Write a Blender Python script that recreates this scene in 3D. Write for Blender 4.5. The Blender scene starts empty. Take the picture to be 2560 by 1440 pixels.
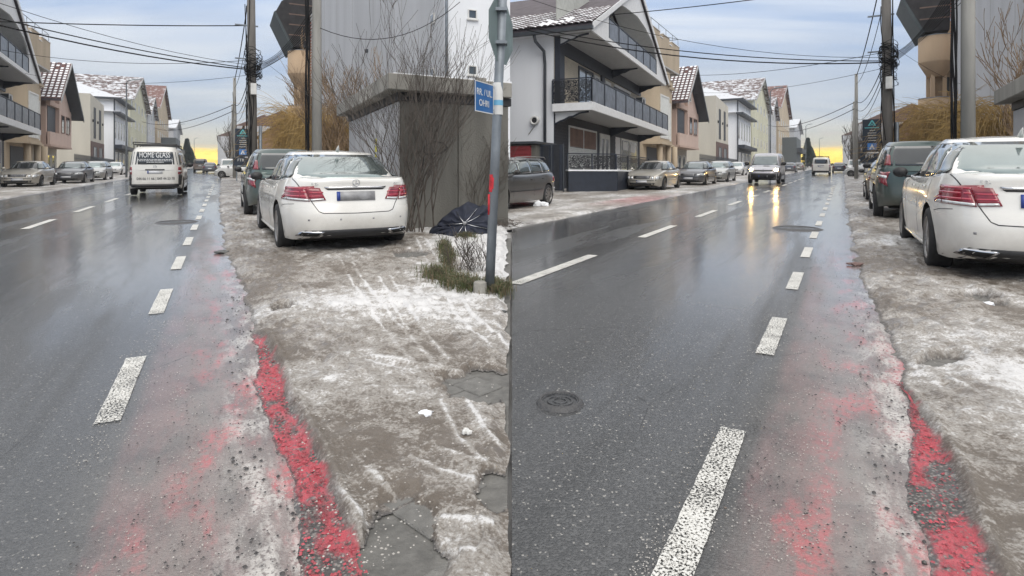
import bpy, bmesh, math, random
import numpy as np
from mathutils import Vector, Matrix
from mathutils.bvhtree import BVHTree
random.seed(7); rng = np.random.default_rng(11)
sc = bpy.context.scene
COL = sc.collection
rad = math.radians
# ------------------------------------------------------------ camera
F, EYE, HOR, SL = 1500.0, 1.30, 440.0, 32.0/1500.0     # focal (px of 2560), eye height, level horizon row, uphill slope
cam = bpy.data.cameras.new('camera'); cam.sensor_width = 36; cam.lens = 36*F/2560
cam.shift_y = -(720-HOR)/2560; cam.clip_start = 0.05; cam.clip_end = 6000
camo = bpy.data.objects.new('camera', cam); COL.objects.link(camo)
camo.location = (0, 0, EYE); camo.rotation_euler = (rad(90), 0, 0); sc.camera = camo
# ------------------------------------------------------------ world
world = bpy.data.worlds.new('World'); sc.world = world; world.use_nodes = True
SUN_EL, SUN_AZ = rad(48), rad(165)
def build_world():
    nt = world.node_tree; N = nt.nodes; L = nt.links; N.clear()
    def nd(t, **k):
        n = N.new(t)
        for a, b in k.items(): setattr(n, a, b)
        return n
    def mth(op, a, b=None, clamp=False):
        n = nd('ShaderNodeMath', operation=op); n.use_clamp = clamp
        for i, v in enumerate((a, b)):
            if v is None: continue
            if isinstance(v, (int, float)): n.inputs[i].default_value = v
            else: L.new(v, n.inputs[i])
        return n.outputs[0]
    def mix(fac, a, b):
        n = nd('ShaderNodeMix', data_type='RGBA')
        for i, v in ((0, fac), (6, a), (7, b)):
            if isinstance(v, (int, float)): n.inputs[i].default_value = v
            elif isinstance(v, tuple): n.inputs[i].default_value = (*v, 1)
            else: L.new(v, n.inputs[i])
        return n.outputs[2]
    def ramp(v, pts):
        n = nd('ShaderNodeValToRGB'); cr = n.color_ramp
        while len(cr.elements) < len(pts): cr.elements.new(0.5)
        for e, (p, c) in zip(cr.elements, pts):
            e.position = p; e.color = (*c, 1) if isinstance(c, tuple) else (c, c, c, 1)
        L.new(v, n.inputs[0]); return n.outputs[0]
    tc = nd('ShaderNodeTexCoord'); sep = nd('ShaderNodeSeparateXYZ'); L.new(tc.outputs['Generated'], sep.inputs[0])
    x, y, z = sep.outputs
    sky = nd('ShaderNodeTexSky', sky_type='NISHITA', sun_disc=False, sun_elevation=SUN_EL, sun_rotation=SUN_AZ)
    # cloud deck seen from below: divide by height to get its perspective
    zz = mth('ADD', mth('MAXIMUM', z, 0.0), 0.16)
    cx = mth('DIVIDE', x, zz); cy = mth('DIVIDE', y, zz)
    comb = nd('ShaderNodeCombineXYZ'); L.new(cx, comb.inputs[0]); L.new(cy, comb.inputs[1])
    def noise(vec, scale, detail, rough, sx, sy, off):
        m = nd('ShaderNodeMapping'); L.new(vec, m.inputs[0]); m.inputs['Scale'].default_value = (sx, sy, 1); m.inputs['Location'].default_value = (off, off, 0)
        n = nd('ShaderNodeTexNoise'); L.new(m.outputs[0], n.inputs['Vector']); n.inputs['Scale'].default_value = scale
        n.inputs['Detail'].default_value = detail; n.inputs['Roughness'].default_value = rough; n.inputs['Distortion'].default_value = 0.5
        return n.outputs[0]
    n1 = noise(comb.outputs[0], 1.0, 6, 0.52, 0.42, 1.15, 3.3)
    n2 = noise(comb.outputs[0], 2.6, 5, 0.5, 0.4, 1.3, 9.1)
    m1 = ramp(n1, [(0.40, 0.0), (0.60, 1.0)])
    m2 = ramp(n2, [(0.42, 0.0), (0.68, 1.0)])
    K = 6.3
    blue = tuple(K*c for c in (0.29, 0.40, 0.60)); pale = tuple(K*c for c in (0.64, 0.68, 0.74))
    cream = tuple(K*c for c in (0.72, 0.72, 0.70)); grey = tuple(K*c for c in (0.42, 0.47, 0.56))
    c = mix(m1, blue, pale)
    c = mix(mth('MULTIPLY', m2, 0.35), c, grey)
    # warmer, lighter towards the skyline
    c = mix(ramp(z, [(0.03, 0.85), (0.11, 0.25), (0.22, 0.0)]), c, cream)
    # overhead brightening of an overcast sky
    up = mth('ADD', mth('MULTIPLY', mth('MAXIMUM', z, 0.0), 2.6), 0.90)
    vm = nd('ShaderNodeVectorMath', operation='SCALE'); L.new(c, vm.inputs[0]); L.new(up, vm.inputs['Scale']); c = vm.outputs[0]
    c = mix(ramp(z, [(0.28, 0.0), (0.60, 0.85)]), c, tuple(K*2.3*q for q in (0.74, 0.705, 0.655)))
    # the low sun behind the far cloud edge: a yellow band along the skyline ahead
    ahead = ramp(y, [(0.62, 0.0), (0.80, 1.0)])
    wob = noise(comb.outputs[0], 5.0, 3, 0.5, 0.8, 1.0, 1.0)
    ze = mth('ADD', z, mth('MULTIPLY', mth('SUBTRACT', wob, 0.5), 0.010))
    band = ramp(ze, [(0.0, 1.0), (0.037, 1.0), (0.044, 0.16), (0.085, 0.0)])
    yel = ramp(wob, [(0.35, tuple(K*q*1.9 for q in (1.0, 0.60, 0.04))), (0.6, tuple(K*q*1.9 for q in (1.0, 0.78, 0.12)))])
    c = mix(mth('MULTIPLY', band, ahead), c, yel)
    c = mix(0.12, c, sky.outputs[0])
    bg = nd('ShaderNodeBackground'); L.new(c, bg.inputs[0]); bg.inputs[1].default_value = 0.11
    out = nd('ShaderNodeOutputWorld'); L.new(bg.outputs[0], out.inputs[0])
build_world()
sun = bpy.data.lights.new('sun', 'SUN'); sun.energy = 1.4; sun.angle = rad(50); sun.color = (1.0, 0.95, 0.88)
suno = bpy.data.objects.new('sun', sun); COL.objects.link(suno)
suno.rotation_euler = (rad(90)-SUN_EL, 0, rad(15))
sc.view_settings.view_transform = 'Standard'; sc.view_settings.look = 'None'
sc.view_settings.gamma = 1; sc.view_settings.use_curve_mapping = False; sc.view_settings.exposure = 0.35
sc.cycles.max_bounces = 6; sc.cycles.diffuse_bounces = 3; sc.cycles.glossy_bounces = 3; sc.cycles.transparent_max_bounces = 24
sc.cycles.volume_bounces = 0; sc.cycles.use_denoising = True

# ------------------------------------------------------------ frames
def gz(y): return SL*y
def gp(u, v, dz=0.0):
    Y = F*EYE/(v-408.0); return Vector(((u-1280)/F*Y, Y, gz(Y)+dz))
def at(u, v, Y): return Vector(((u-1280)/F*Y, Y, EYE-(v-HOR)/F*Y))
class Street:
    def __init__(self, vp):
        d = Vector(((vp-1280)/F, 1.0)).normalized(); self.d = d; self.n = Vector((d.y, -d.x))
        self.psi = math.atan2(-d.x, d.y)
    def xy(self, s, t): return (s*self.d.x+t*self.n.x, s*self.d.y+t*self.n.y)
    def P(self, s, t, z=0.0):
        x, y = self.xy(s, t); return Vector((x, y, gz(y)+z))
    def st(self, p): return (p.x*self.d.x+p.y*self.d.y, p.x*self.n.x+p.y*self.n.y)
LS, RS = Street(558), Street(2110)
SLOPE = Matrix.Rotation(math.atan(SL), 4, 'X')

# ------------------------------------------------------------ scene helpers
def link(o, parent=None):
    COL.objects.link(o)
    if parent is not None: o.parent = parent
    return o
def thing(name, label, cat, loc=(0, 0, 0), rz=0.0, group=None, tilt=False):
    o = bpy.data.objects.new(name, None); COL.objects.link(o); o.empty_display_size = 0.3
    m = Matrix.Translation(loc) @ (SLOPE if tilt else Matrix.Identity(4)) @ Matrix.Rotation(rz, 4, 'Z')
    o.matrix_world = m; o['label'] = label; o['category'] = cat
    if group: o['group'] = group
    return o
def tag(o, label=None, cat=None, group=None, kind=None):
    if label: o['label'] = label
    if cat: o['category'] = cat
    if group: o['group'] = group
    if kind: o['kind'] = kind
    return o
def copy_tree(root, label, loc=None, rz=None, tilt=False, group=None):
    kids = {}
    for o in bpy.data.objects:
        if o.parent is not None: kids.setdefault(o.parent.name, []).append(o)
    def rec(o, parent):
        c = o.copy(); COL.objects.link(c)
        if parent is not None: c.parent = parent
        for ch in kids.get(o.name, []): rec(ch, c)
        return c
    r = rec(root, None); r['label'] = label
    if group: r['group'] = group
    if loc is not None:
        r.matrix_world = Matrix.Translation(loc) @ (SLOPE if tilt else Matrix.Identity(4)) @ Matrix.Rotation(rz or 0, 4, 'Z')
    return r
class MB:
    def __init__(s, tf=None): s.v = []; s.f = []; s.m = []; s.tf = tf
    def add(s, vs, fs, mi=0):
        b = len(s.v)
        s.v += [tuple(s.tf @ Vector(p)) if s.tf else tuple(p) for p in vs]
        s.f += [tuple(b+i for i in f) for f in fs]; s.m += [mi]*len(fs); return s
    def box(s, x0, x1, y0, y1, z0, z1, mi=0):
        return s.add([(x0,y0,z0),(x1,y0,z0),(x1,y1,z0),(x0,y1,z0),(x0,y0,z1),(x1,y0,z1),(x1,y1,z1),(x0,y1,z1)],
                     [(0,3,2,1),(4,5,6,7),(0,1,5,4),(1,2,6,5),(2,3,7,6),(3,0,4,7)], mi)
    def hexa(s, p, mi=0):      # 8 points, bottom 4 then top 4
        return s.add(p, [(0,3,2,1),(4,5,6,7),(0,1,5,4),(1,2,6,5),(2,3,7,6),(3,0,4,7)], mi)
    def prism(s, poly, z0, z1, mi=0):
        n = len(poly)
        return s.add([(x,y,z0) for x,y in poly]+[(x,y,z1) for x,y in poly],
                     [tuple(range(n))[::-1], tuple(range(n,2*n))]+[(i,(i+1)%n,n+(i+1)%n,n+i) for i in range(n)], mi)
    def prism_dir(s, pts, dv, mi=0):       # extrude 3D polygon by vector
        n = len(pts); dv = Vector(dv); a = [Vector(p) for p in pts]
        return s.add(a+[p+dv for p in a], [tuple(range(n))[::-1], tuple(range(n,2*n))]+[(i,(i+1)%n,n+(i+1)%n,n+i) for i in range(n)], mi)
    def tube(s, pts, r, seg=8, mi=0, cap=True):
        pts = [Vector(p) for p in pts]; n = len(pts)
        rs = r if isinstance(r, (list, tuple)) else [r]*n
        vs = []; up = Vector((0,0,1))
        for i, p in enumerate(pts):
            t = (pts[min(i+1,n-1)]-pts[max(i-1,0)])
            if t.length < 1e-9: t = Vector((0,0,1))
            t.normalize()
            a = t.cross(up if abs(t.z) < 0.95 else Vector((1,0,0))).normalized(); b = t.cross(a)
            for k in range(seg):
                th = 2*math.pi*k/seg; vs.append(p+a*(rs[i]*math.cos(th))+b*(rs[i]*math.sin(th)))
        fs = [(i*seg+k, i*seg+(k+1)%seg, (i+1)*seg+(k+1)%seg, (i+1)*seg+k) for i in range(n-1) for k in range(seg)]
        if cap: fs += [tuple(range(seg))[::-1], tuple((n-1)*seg+k for k in range(seg))]
        return s.add(vs, fs, mi)
    def lathe(s, prof, seg=24, axis='Z', c=(0,0,0), mi=0, close=False):
        vs = []; n = len(prof); c = Vector(c)
        for k in range(seg):
            th = 2*math.pi*k/seg; ct, st = math.cos(th), math.sin(th)
            for r, h in prof:
                p = (r*ct, r*st, h) if axis == 'Z' else ((r*ct, h, r*st) if axis == 'Y' else (h, r*ct, r*st))
                vs.append(c+Vector(p))
        fs = []
        for k in range(seg):
            k2 = (k+1) % seg
            for i in range(n-1+(1 if close else 0)):
                i2 = (i+1) % n; fs.append((k*n+i, k2*n+i, k2*n+i2, k*n+i2))
        return s.add(vs, fs, mi)
    def build(s, name, mats, parent=None, smooth=False, bevel=0, label=None, weld=False):
        me = bpy.data.meshes.new(name); me.from_pydata(s.v, [], s.f)
        mats = mats if isinstance(mats, (list, tuple)) else [mats]
        for m in mats: me.materials.append(m)
        if len(mats) > 1: me.polygons.foreach_set('material_index', s.m)
        bm = bmesh.new(); bm.from_mesh(me)
        if weld: bmesh.ops.remove_doubles(bm, verts=bm.verts, dist=1e-4)
        bmesh.ops.recalc_face_normals(bm, faces=bm.faces)
        if bevel: bmesh.ops.bevel(bm, geom=list(bm.edges), offset=bevel, segments=1, affect='EDGES', profile=0.5)
        bm.to_mesh(me); bm.free()
        if smooth:
            me.polygons.foreach_set('use_smooth', [True]*len(me.polygons))
        me.update()
        o = bpy.data.objects.new(name, me); link(o, parent)
        if label: o['label'] = label
        return o
# ------------------------------------------------------------ materials
MATS = {}
def mat(name, color, rough=0.6, metal=0.0, var=0.12, scale=4.0, bump=0.0, bscale=40.0, spec=0.5, dirt=None, coat=0.0,
        emit=None, streak=False, color2=None, alpha=None):
    if name in MATS: return MATS[name]
    m = bpy.data.materials.new(name); m.use_nodes = True; nt = m.node_tree; N = nt.nodes; L = nt.links
    b = N['Principled BSDF']; b.inputs['Roughness'].default_value = rough; b.inputs['Metallic'].default_value = metal
    b.inputs['Specular IOR Level'].default_value = spec; b.inputs['Coat Weight'].default_value = coat; b.inputs['Coat Roughness'].default_value = 0.06
    tc = N.new('ShaderNodeTexCoord'); n = N.new('ShaderNodeTexNoise'); n.inputs['Scale'].default_value = scale; n.inputs['Detail'].default_value = 6
    src = tc.outputs['Object']
    if streak:
        mp = N.new('ShaderNodeMapping'); mp.inputs['Scale'].default_value = (1, 1, 0.15); L.new(src, mp.inputs[0]); src = mp.outputs[0]
    L.new(src, n.inputs['Vector'])
    r = N.new('ShaderNodeValToRGB'); r.color_ramp.elements[0].position = 0.3; r.color_ramp.elements[1].position = 0.7
    c2 = color2 or tuple(min(1, q*(1+var)) for q in color)
    c1 = tuple(q*(1-var) for q in color)
    r.color_ramp.elements[0].color = (*c1, 1); r.color_ramp.elements[1].color = (*c2, 1); L.new(n.outputs[0], r.inputs[0])
    cur = r.outputs[0]
    if dirt:      # road grime on the lower panels of a vehicle: (colour, height where it ends)
        dc, dh = dirt
        sp = N.new('ShaderNodeSeparateXYZ'); L.new(tc.outputs['Object'], sp.inputs[0])
        mr = N.new('ShaderNodeMapRange'); mr.inputs[1].default_value = 0.15; mr.inputs[2].default_value = dh; mr.inputs[3].default_value = 1.0; mr.inputs[4].default_value = 0.0
        L.new(sp.outputs[2], mr.inputs[0])
        n2 = N.new('ShaderNodeTexNoise'); n2.inputs['Scale'].default_value = 3.0; n2.inputs['Detail'].default_value = 8; n2.inputs['Roughness'].default_value = 0.7; L.new(tc.outputs['Object'], n2.inputs['Vector'])
        mu = N.new('ShaderNodeMath'); mu.operation = 'MULTIPLY'; L.new(mr.outputs[0], mu.inputs[0]); L.new(n2.outputs[0], mu.inputs[1])
        mx = N.new('ShaderNodeMix'); mx.data_type = 'RGBA'; L.new(mu.outputs[0], mx.inputs[0]); L.new(cur, mx.inputs[6]); mx.inputs[7].default_value = (*dc, 1); cur = mx.outputs[2]
        ad = N.new('ShaderNodeMath'); ad.operation = 'MULTIPLY_ADD'; L.new(mu.outputs[0], ad.inputs[0]); ad.inputs[1].default_value = 0.6; ad.inputs[2].default_value = rough; L.new(ad.outputs[0], b.inputs['Roughness'])
    L.new(cur, b.inputs['Base Color'])
    if bump:
        nb = N.new('ShaderNodeTexNoise'); nb.inputs['Scale'].default_value = bscale; nb.inputs['Detail'].default_value = 4; L.new(tc.outputs['Object'], nb.inputs['Vector'])
        bp = N.new('ShaderNodeBump'); bp.inputs['Strength'].default_value = bump; bp.inputs['Distance'].default_value = 0.02
        L.new(nb.outputs[0], bp.inputs['Height']); L.new(bp.outputs[0], b.inputs['Normal'])
    if emit:
        b.inputs['Emission Color'].default_value = (*emit[0], 1); b.inputs['Emission Strength'].default_value = emit[1]
    if alpha:     # pierced sheet: (scale, threshold) of a voronoi edge pattern
        vo = N.new('ShaderNodeTexNoise'); vo.inputs['Scale'].default_value = alpha[0]; vo.inputs['Detail'].default_value = 1; vo.inputs['Distortion'].default_value = 1.8
        L.new(tc.outputs['Object'], vo.inputs['Vector'])
        w = N.new('ShaderNodeMath'); w.operation = 'PINGPONG'; w.inputs[1].default_value = 0.09; L.new(vo.outputs[0], w.inputs[0])
        g = N.new('ShaderNodeMath'); g.operation = 'GREATER_THAN'; g.inputs[1].default_value = alpha[1]; L.new(w.outputs[0], g.inputs[0])
        L.new(g.outputs[0], b.inputs['Alpha'])
    MATS[name] = m; return m
# ------------------------------------------------------------ numpy noise
def _h(ix, iy, sd):
    h = (ix.astype(np.int64)*374761393 + iy.astype(np.int64)*668265263 + sd*1442695041) & 0x7fffffff
    h = ((h ^ (h >> 13))*1274126177) & 0x7fffffff
    return ((h ^ (h >> 16)) & 0xffff)/65535.0
def vn(x, y, sd=0):
    x = np.asarray(x, float); y = np.asarray(y, float)
    ix = np.floor(x); iy = np.floor(y); fx = x-ix; fy = y-iy; fx = fx*fx*(3-2*fx); fy = fy*fy*(3-2*fy)
    a = _h(ix, iy, sd); b = _h(ix+1, iy, sd); c = _h(ix, iy+1, sd); d = _h(ix+1, iy+1, sd)
    return (a*(1-fx)+b*fx)*(1-fy)+(c*(1-fx)+d*fx)*fy
def fbm(x, y, sd=0, o=4, g=0.5):
    r = 0; a = 1; t = 0
    for i in range(o):
        r = r+a*vn(x*2**i, y*2**i, sd+i*17); t += a; a *= g
    return r/t
def sstep(a, b, x):
    q = np.clip((x-a)/(b-a), 0, 1); return q*q*(3-2*q)
# ============================================================ GROUND
def nodes(m):
    m.use_nodes = True; nt = m.node_tree; return nt, nt.nodes, nt.links
class NG:
    def __init__(s, m):
        s.nt, s.N, s.L = nodes(m); s.b = s.N['Principled BSDF']
    def put(s, sock, v):
        if isinstance(v, (int, float)): sock.default_value = v
        elif isinstance(v, tuple): sock.default_value = (*v, 1) if len(v) == 3 and sock.type == 'RGBA' else v
        else: s.L.new(v, sock)
    def uv(s): return s.N.new('ShaderNodeUVMap').outputs[0]
    def obj(s): return s.N.new('ShaderNodeTexCoord').outputs['Object']
    def sep(s, v):
        n = s.N.new('ShaderNodeSeparateXYZ'); s.L.new(v, n.inputs[0]); return n.outputs
    def mapv(s, v, sc_, loc=(0,0,0)):
        n = s.N.new('ShaderNodeMapping'); s.L.new(v, n.inputs[0]); n.inputs['Scale'].default_value = sc_; n.inputs['Location'].default_value = loc; return n.outputs[0]
    def noise(s, v, scale, detail=5, rough=0.55, dist=0.0):
        n = s.N.new('ShaderNodeTexNoise'); s.L.new(v, n.inputs['Vector']); n.inputs['Scale'].default_value = scale
        n.inputs['Detail'].default_value = detail; n.inputs['Roughness'].default_value = rough; n.inputs['Distortion'].default_value = dist; return n.outputs[0]
    def vor(s, v, scale, out='Distance', feat='F1'):
        n = s.N.new('ShaderNodeTexVoronoi'); n.feature = feat; s.L.new(v, n.inputs['Vector']); n.inputs['Scale'].default_value = scale; return n.outputs[out]
    def m(s, op, a, b=0.0, c=None, clamp=False):
        n = s.N.new('ShaderNodeMath'); n.operation = op; n.use_clamp = clamp
        s.put(n.inputs[0], a); s.put(n.inputs[1], b)
        if c is not None: s.put(n.inputs[2], c)
        return n.outputs[0]
    def mr(s, v, a, b, c=0.0, d=1.0, smooth=True):
        n = s.N.new('ShaderNodeMapRange'); n.interpolation_type = 'SMOOTHSTEP' if smooth else 'LINEAR'
        s.put(n.inputs[0], v)
        for i, q in enumerate((a, b, c, d)): n.inputs[i+1].default_value = q
        return n.outputs[0]
    def mix(s, f, a, b):
        n = s.N.new('ShaderNodeMix'); n.data_type = 'RGBA'; s.put(n.inputs[0], f); s.put(n.inputs[6], a); s.put(n.inputs[7], b); return n.outputs[2]
    def attr(s, name):
        n = s.N.new('ShaderNodeAttribute'); n.attribute_name = name; return n.outputs
    def bump(s, h, strength, dist, prev=None):
        n = s.N.new('ShaderNodeBump'); s.put(n.inputs['Height'], h); n.inputs['Strength'].default_value = strength; n.inputs['Distance'].default_value = dist
        if prev is not None: s.L.new(prev, n.inputs['Normal'])
        return n.outputs[0]

def road_mat(name, tc_lane, seed, redw):
    m = bpy.data.materials.new(name); g = NG(m); uv = g.uv(); s_, t_, _ = g.sep(uv)
    agg = g.vor(g.mapv(uv, (1,1,1)), 120.0); agc = g.vor(g.mapv(uv, (1,1,1)), 120.0, 'Color')
    agv = g.sep(agc)[0]
    fine = g.noise(uv, 160.0, 3)
    big = g.noise(g.mapv(uv, (0.10, 1.3, 1), (seed,seed,0)), 1.0, 5, 0.55)
    patch = g.noise(g.mapv(uv, (0.09, 0.9, 1), (seed*2,seed,0)), 1.5, 5, 0.6, 0.35)
    base = g.mix(g.mr(agv, 0.35, 1.0), (0.042,0.044,0.046), (0.088,0.090,0.092))
    base = g.mix(g.mr(agv, 0.978, 0.988), base, (0.30,0.29,0.27))             # pale chips in the aggregate
    base = g.mix(g.mr(big, 0.38, 0.62, 0.0, 0.5), base, (0.075,0.078,0.082))
    # grit and salt film in the bicycle strip beside the kerb
    lane = g.mr(t_, tc_lane-0.25, tc_lane+0.35)
    dust = g.m('MULTIPLY', lane, g.mr(g.noise(uv, 3.0, 6, 0.65), 0.3, 0.6, 0.35, 0.9))
    base = g.mix(dust, base, (0.215,0.203,0.190))
    blk = g.m('MULTIPLY', g.mr(g.noise(g.mapv(uv,(1,1,1),(4,2,0)), 48.0, 2, 0.5), 0.63, 0.68), lane)
    base = g.mix(g.m('MULTIPLY', blk, 0.75), base, (0.03,0.03,0.032))
    # remains of the red lane paint
    rn = g.noise(g.mapv(uv, (0.75, 2.4, 1), (seed,0,0)), 2.1, 6, 0.62)
    rf = g.noise(uv, 26.0, 4, 0.7)
    near = g.mr(s_, 9.5, 14.0, 1.0, 0.0)
    wide = g.m('MULTIPLY', g.mr(t_, tc_lane-0.05, tc_lane+0.03), near)
    rmask = g.m('MULTIPLY', g.m('MULTIPLY', g.mr(rn, 0.50, 0.64), g.mr(rf, 0.34, 0.60)), g.m('MULTIPLY', wide, g.m('MAXIMUM', g.mr(t_, tc_lane+0.10, tc_lane+0.42), g.mr(s_, 2.3, 2.8, 0.8, 0.0))))
    rmask2 = g.m('MULTIPLY', g.m('MULTIPLY', wide, g.mr(rn, 0.34, 0.6, 0.03, 0.20)), 1.0)
    base = g.mix(rmask2, base, (0.40,0.20,0.20))
    base = g.mix(g.m('MULTIPLY', rmask, 0.70), base, (0.52,0.105,0.12))
    ce = g.vor(g.N.new('ShaderNodeVectorMath').outputs[0] if False else g.mapv(uv, (0.5,1.0,1)), 1.3, 'Distance', 'DISTANCE_TO_EDGE')
    cw = g.m('ADD', ce, g.m('MULTIPLY', g.m('SUBTRACT', g.noise(uv, 9.0, 5, .7), 0.5), 0.05)); crk = g.m('MULTIPLY', g.m('LESS_THAN', g.m('ABSOLUTE', cw), 0.0028), g.mr(g.noise(uv, 0.9, 2), 0.50, 0.56))
    base = g.mix(g.m('MULTIPLY', crk, 0.8), base, (0.015,0.015,0.016))
    # pale slush line hugging the kerb
    sl = g.m('MULTIPLY', g.m('MULTIPLY', g.mr(t_, redw-0.30, redw-0.04), g.mr(g.noise(g.mapv(uv,(0.8,2,1)), 3.2, 6, 0.7), 0.44, 0.62)), g.mr(g.noise(uv, 55.0, 3, 0.6), 0.38, 0.5))
    base = g.mix(g.m('MULTIPLY', sl, 0.8), base, (0.58,0.56,0.53))
    g.put(g.b.inputs['Base Color'], base)
    # wetness: smooth film in the wheel tracks and gutters
    trk_ = g.m('SINE', g.m('ADD', g.m('MULTIPLY', t_, 3.9), g.m('MULTIPLY', big, 2.0)))
    wet = g.mr(g.m('ADD', patch, g.m('MULTIPLY', trk_, 0.055)), 0.30, 0.56)
    far = g.mr(s_, 3.0, 9.0)
    wetf = g.m('ADD', g.m('MULTIPLY', wet, g.m('ADD', g.m('MULTIPLY', far, 0.50), 0.28)), g.m('MULTIPLY', far, 0.18))
    rgh = g.m('SUBTRACT', 0.44, g.m('MULTIPLY', wetf, 0.30))
    rgh = g.m('ADD', rgh, g.m('MULTIPLY', lane, 0.10))
    g.put(g.b.inputs['Roughness'], rgh)
    g.put(g.b.inputs['Coat Weight'], g.m('MULTIPLY', wetf, 1.0)); g.b.inputs['Coat Roughness'].default_value = 0.12; g.b.inputs['Coat IOR'].default_value = 1.5
    h = g.m('ADD', g.m('MULTIPLY', agg, -1.0), g.m('MULTIPLY', fine, 0.5))
    h = g.m('MULTIPLY', h, g.m('SUBTRACT', 1.0, g.m('MULTIPLY', wetf, 0.7)))
    nb = g.bump(h, 0.50, 0.008)
    rip = g.noise(g.mapv(uv, (0.22, 1.9, 1)), 5.0, 4, 0.6)
    nb = g.bump(rip, 0.22, 0.015, nb)
    g.put(g.b.inputs['Normal'], nb)
    cb = g.bump(g.m('ADD', rip, g.m('MULTIPLY', g.noise(uv, 14.0, 3), 0.25)), 0.20, 0.010); g.put(g.b.inputs['Coat Normal'], cb)
    return m
def ice_mat():
    m = bpy.data.materials.new('dirty_ice'); g = NG(m); uv = g.uv(); a = g.attr('mask')
    col = g.sep(a[0]) if False else None
    sp = g.N.new('ShaderNodeSeparateColor'); g.L.new(a[0], sp.inputs[0]); wh, red, rub = sp.outputs
    oc = g.obj(); n1 = g.noise(oc, 9.0, 9, 0.70, 0.12); n2 = g.noise(oc, 60.0, 5, 0.7); n3 = g.noise(uv, 2.2, 5, 0.6)
    w = g.m('ADD', wh, g.m('MULTIPLY', g.m('SUBTRACT', n1, 0.5), 1.7))
    w = g.m('ADD', w, g.m('MULTIPLY', g.m('SUBTRACT', n2, 0.5), 1.1))
    rd = g.m('ABSOLUTE', g.m('SUBTRACT', g.noise(g.mapv(oc, (1,1,1), (7,3,0)), 9.0, 7, 0.7, 0.25), 0.5)); fil = g.mr(rd, 0.0, 0.045, 1.0, 0.0)
    w = g.m('ADD', w, g.m('MULTIPLY', fil, 0.20))
    dirt = g.mix(n3, (0.110,0.088,0.068), (0.20,0.172,0.143))
    mid = g.mix(g.mr(n2, 0.3, 0.7), (0.27,0.245,0.215), (0.40,0.375,0.345))
    c = g.mix(g.mr(w, 0.12, 0.48), dirt, mid); c = g.mix(g.mr(w, 0.50, 0.98), c, (0.72,0.715,0.71))
    rubc = g.mix(g.mr(g.vor(uv, 70.0), 0.1, 0.6), (0.30,0.28,0.26), (0.085,0.08,0.078)); c = g.mix(rub, c, rubc)
    rp = g.m('MULTIPLY', red, g.mr(g.noise(uv, 30.0, 5, 0.7), 0.36, 0.52)); c = g.mix(rp, c, g.mix(n1, (0.30,0.035,0.05), (0.68,0.115,0.145)))
    chips = g.mr(g.noise(uv, 110.0, 2), 0.70, 0.74); c = g.mix(g.m('MULTIPLY', chips, 0.5), c, (0.05,0.045,0.04))
    g.put(g.b.inputs['Base Color'], c)
    g.put(g.b.inputs['Roughness'], g.mr(n1, 0.3, 0.7, 0.28, 0.6))
    g.put(g.b.inputs['Coat Weight'], g.mr(n3, 0.45, 0.65, 0.0, 0.45)); g.b.inputs['Coat Roughness'].default_value = 0.15
    h = g.m('ADD', g.m('MULTIPLY', n1, 1.0), g.m('MULTIPLY', n2, 0.35))
    g.put(g.b.inputs['Normal'], g.bump(h, 0.95, 0.03)); return m
ICE = ice_mat()

def sheet(name, street, s0, s1, ds, tfun0, tfun1, ncol, mtl, hf=None, mf=None, hole=None, power=1.0, skirt0=0.0, skirt1=0.0, kind='structure', parent=None, dz=0.0):
    """A strip of ground in street coordinates; rows are spaced in proportion to distance."""
    srow = [s0]
    while srow[-1] < s1: srow.append(srow[-1]+max(ds*srow[-1], 0.006))
    S = np.array(srow); n = len(S); c = np.linspace(0, 1, ncol)**power
    t0 = np.array([tfun0(q) for q in S]); t1 = np.array([tfun1(q) for q in S])
    T = t0[:,None]+(t1-t0)[:,None]*c[None,:]; SS = np.repeat(S[:,None], ncol, 1)
    X = SS*street.d.x+T*street.n.x; Y = SS*street.d.y+T*street.n.y
    Hh = hf(SS, T, T-t0[:,None], t1[:,None]-T) if hf else np.zeros_like(T)
    Z = SL*Y+Hh+dz
    V = np.stack([X, Y, Z], -1).reshape(-1, 3)
    idx = np.arange(n*ncol).reshape(n, ncol)
    Q = np.stack([idx[:-1,:-1], idx[:-1,1:], idx[1:,1:], idx[1:,:-1]], -1).reshape(-1, 4)
    if hole is not None:
        hm = hole(SS, T).reshape(-1); keep = ~((hm[Q] > 0.5).all(1)); Q = Q[keep]
    me = bpy.data.meshes.new(name); me.vertices.add(len(V)); me.vertices.foreach_set('co', V.ravel())
    me.loops.add(len(Q)*4); me.loops.foreach_set('vertex_index', Q.ravel())
    me.polygons.add(len(Q)); me.polygons.foreach_set('loop_start', np.arange(0, len(Q)*4, 4)); me.polygons.foreach_set('loop_total', np.full(len(Q), 4))
    me.polygons.foreach_set('use_smooth', np.ones(len(Q), bool)); me.update(calc_edges=True)
    uvl = me.uv_layers.new(name='UVMap'); st = np.stack([SS.reshape(-1), T.reshape(-1)], -1)[Q.ravel()]; uvl.data.foreach_set('uv', st.ravel())
    if mf:
        M = mf(SS, T, T-t0[:,None], t1[:,None]-T); ca = me.color_attributes.new('mask', 'FLOAT_COLOR', 'POINT')
        A = np.ones((n*ncol, 4)); 
        for i in range(3): A[:, i] = np.clip(M[i], 0, 1).reshape(-1)
        ca.data.foreach_set('color', A.ravel())
    me.materials.append(mtl); o = bpy.data.objects.new(name, me); link(o, parent); o['kind'] = kind
    return o
def curve_fn(pts, amp=0.0, sd=0, fr=3.0):
    xs = [p[0] for p in pts]; ys = [p[1] for p in pts]
    def f(s):
        w = (float(fbm(s*fr, sd*3.1, sd, 5, 0.62))-0.5)*2*amp*(0.45+0.08*min(s, 12))
        return float(np.interp(s, xs, ys))+w
    return f
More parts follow.
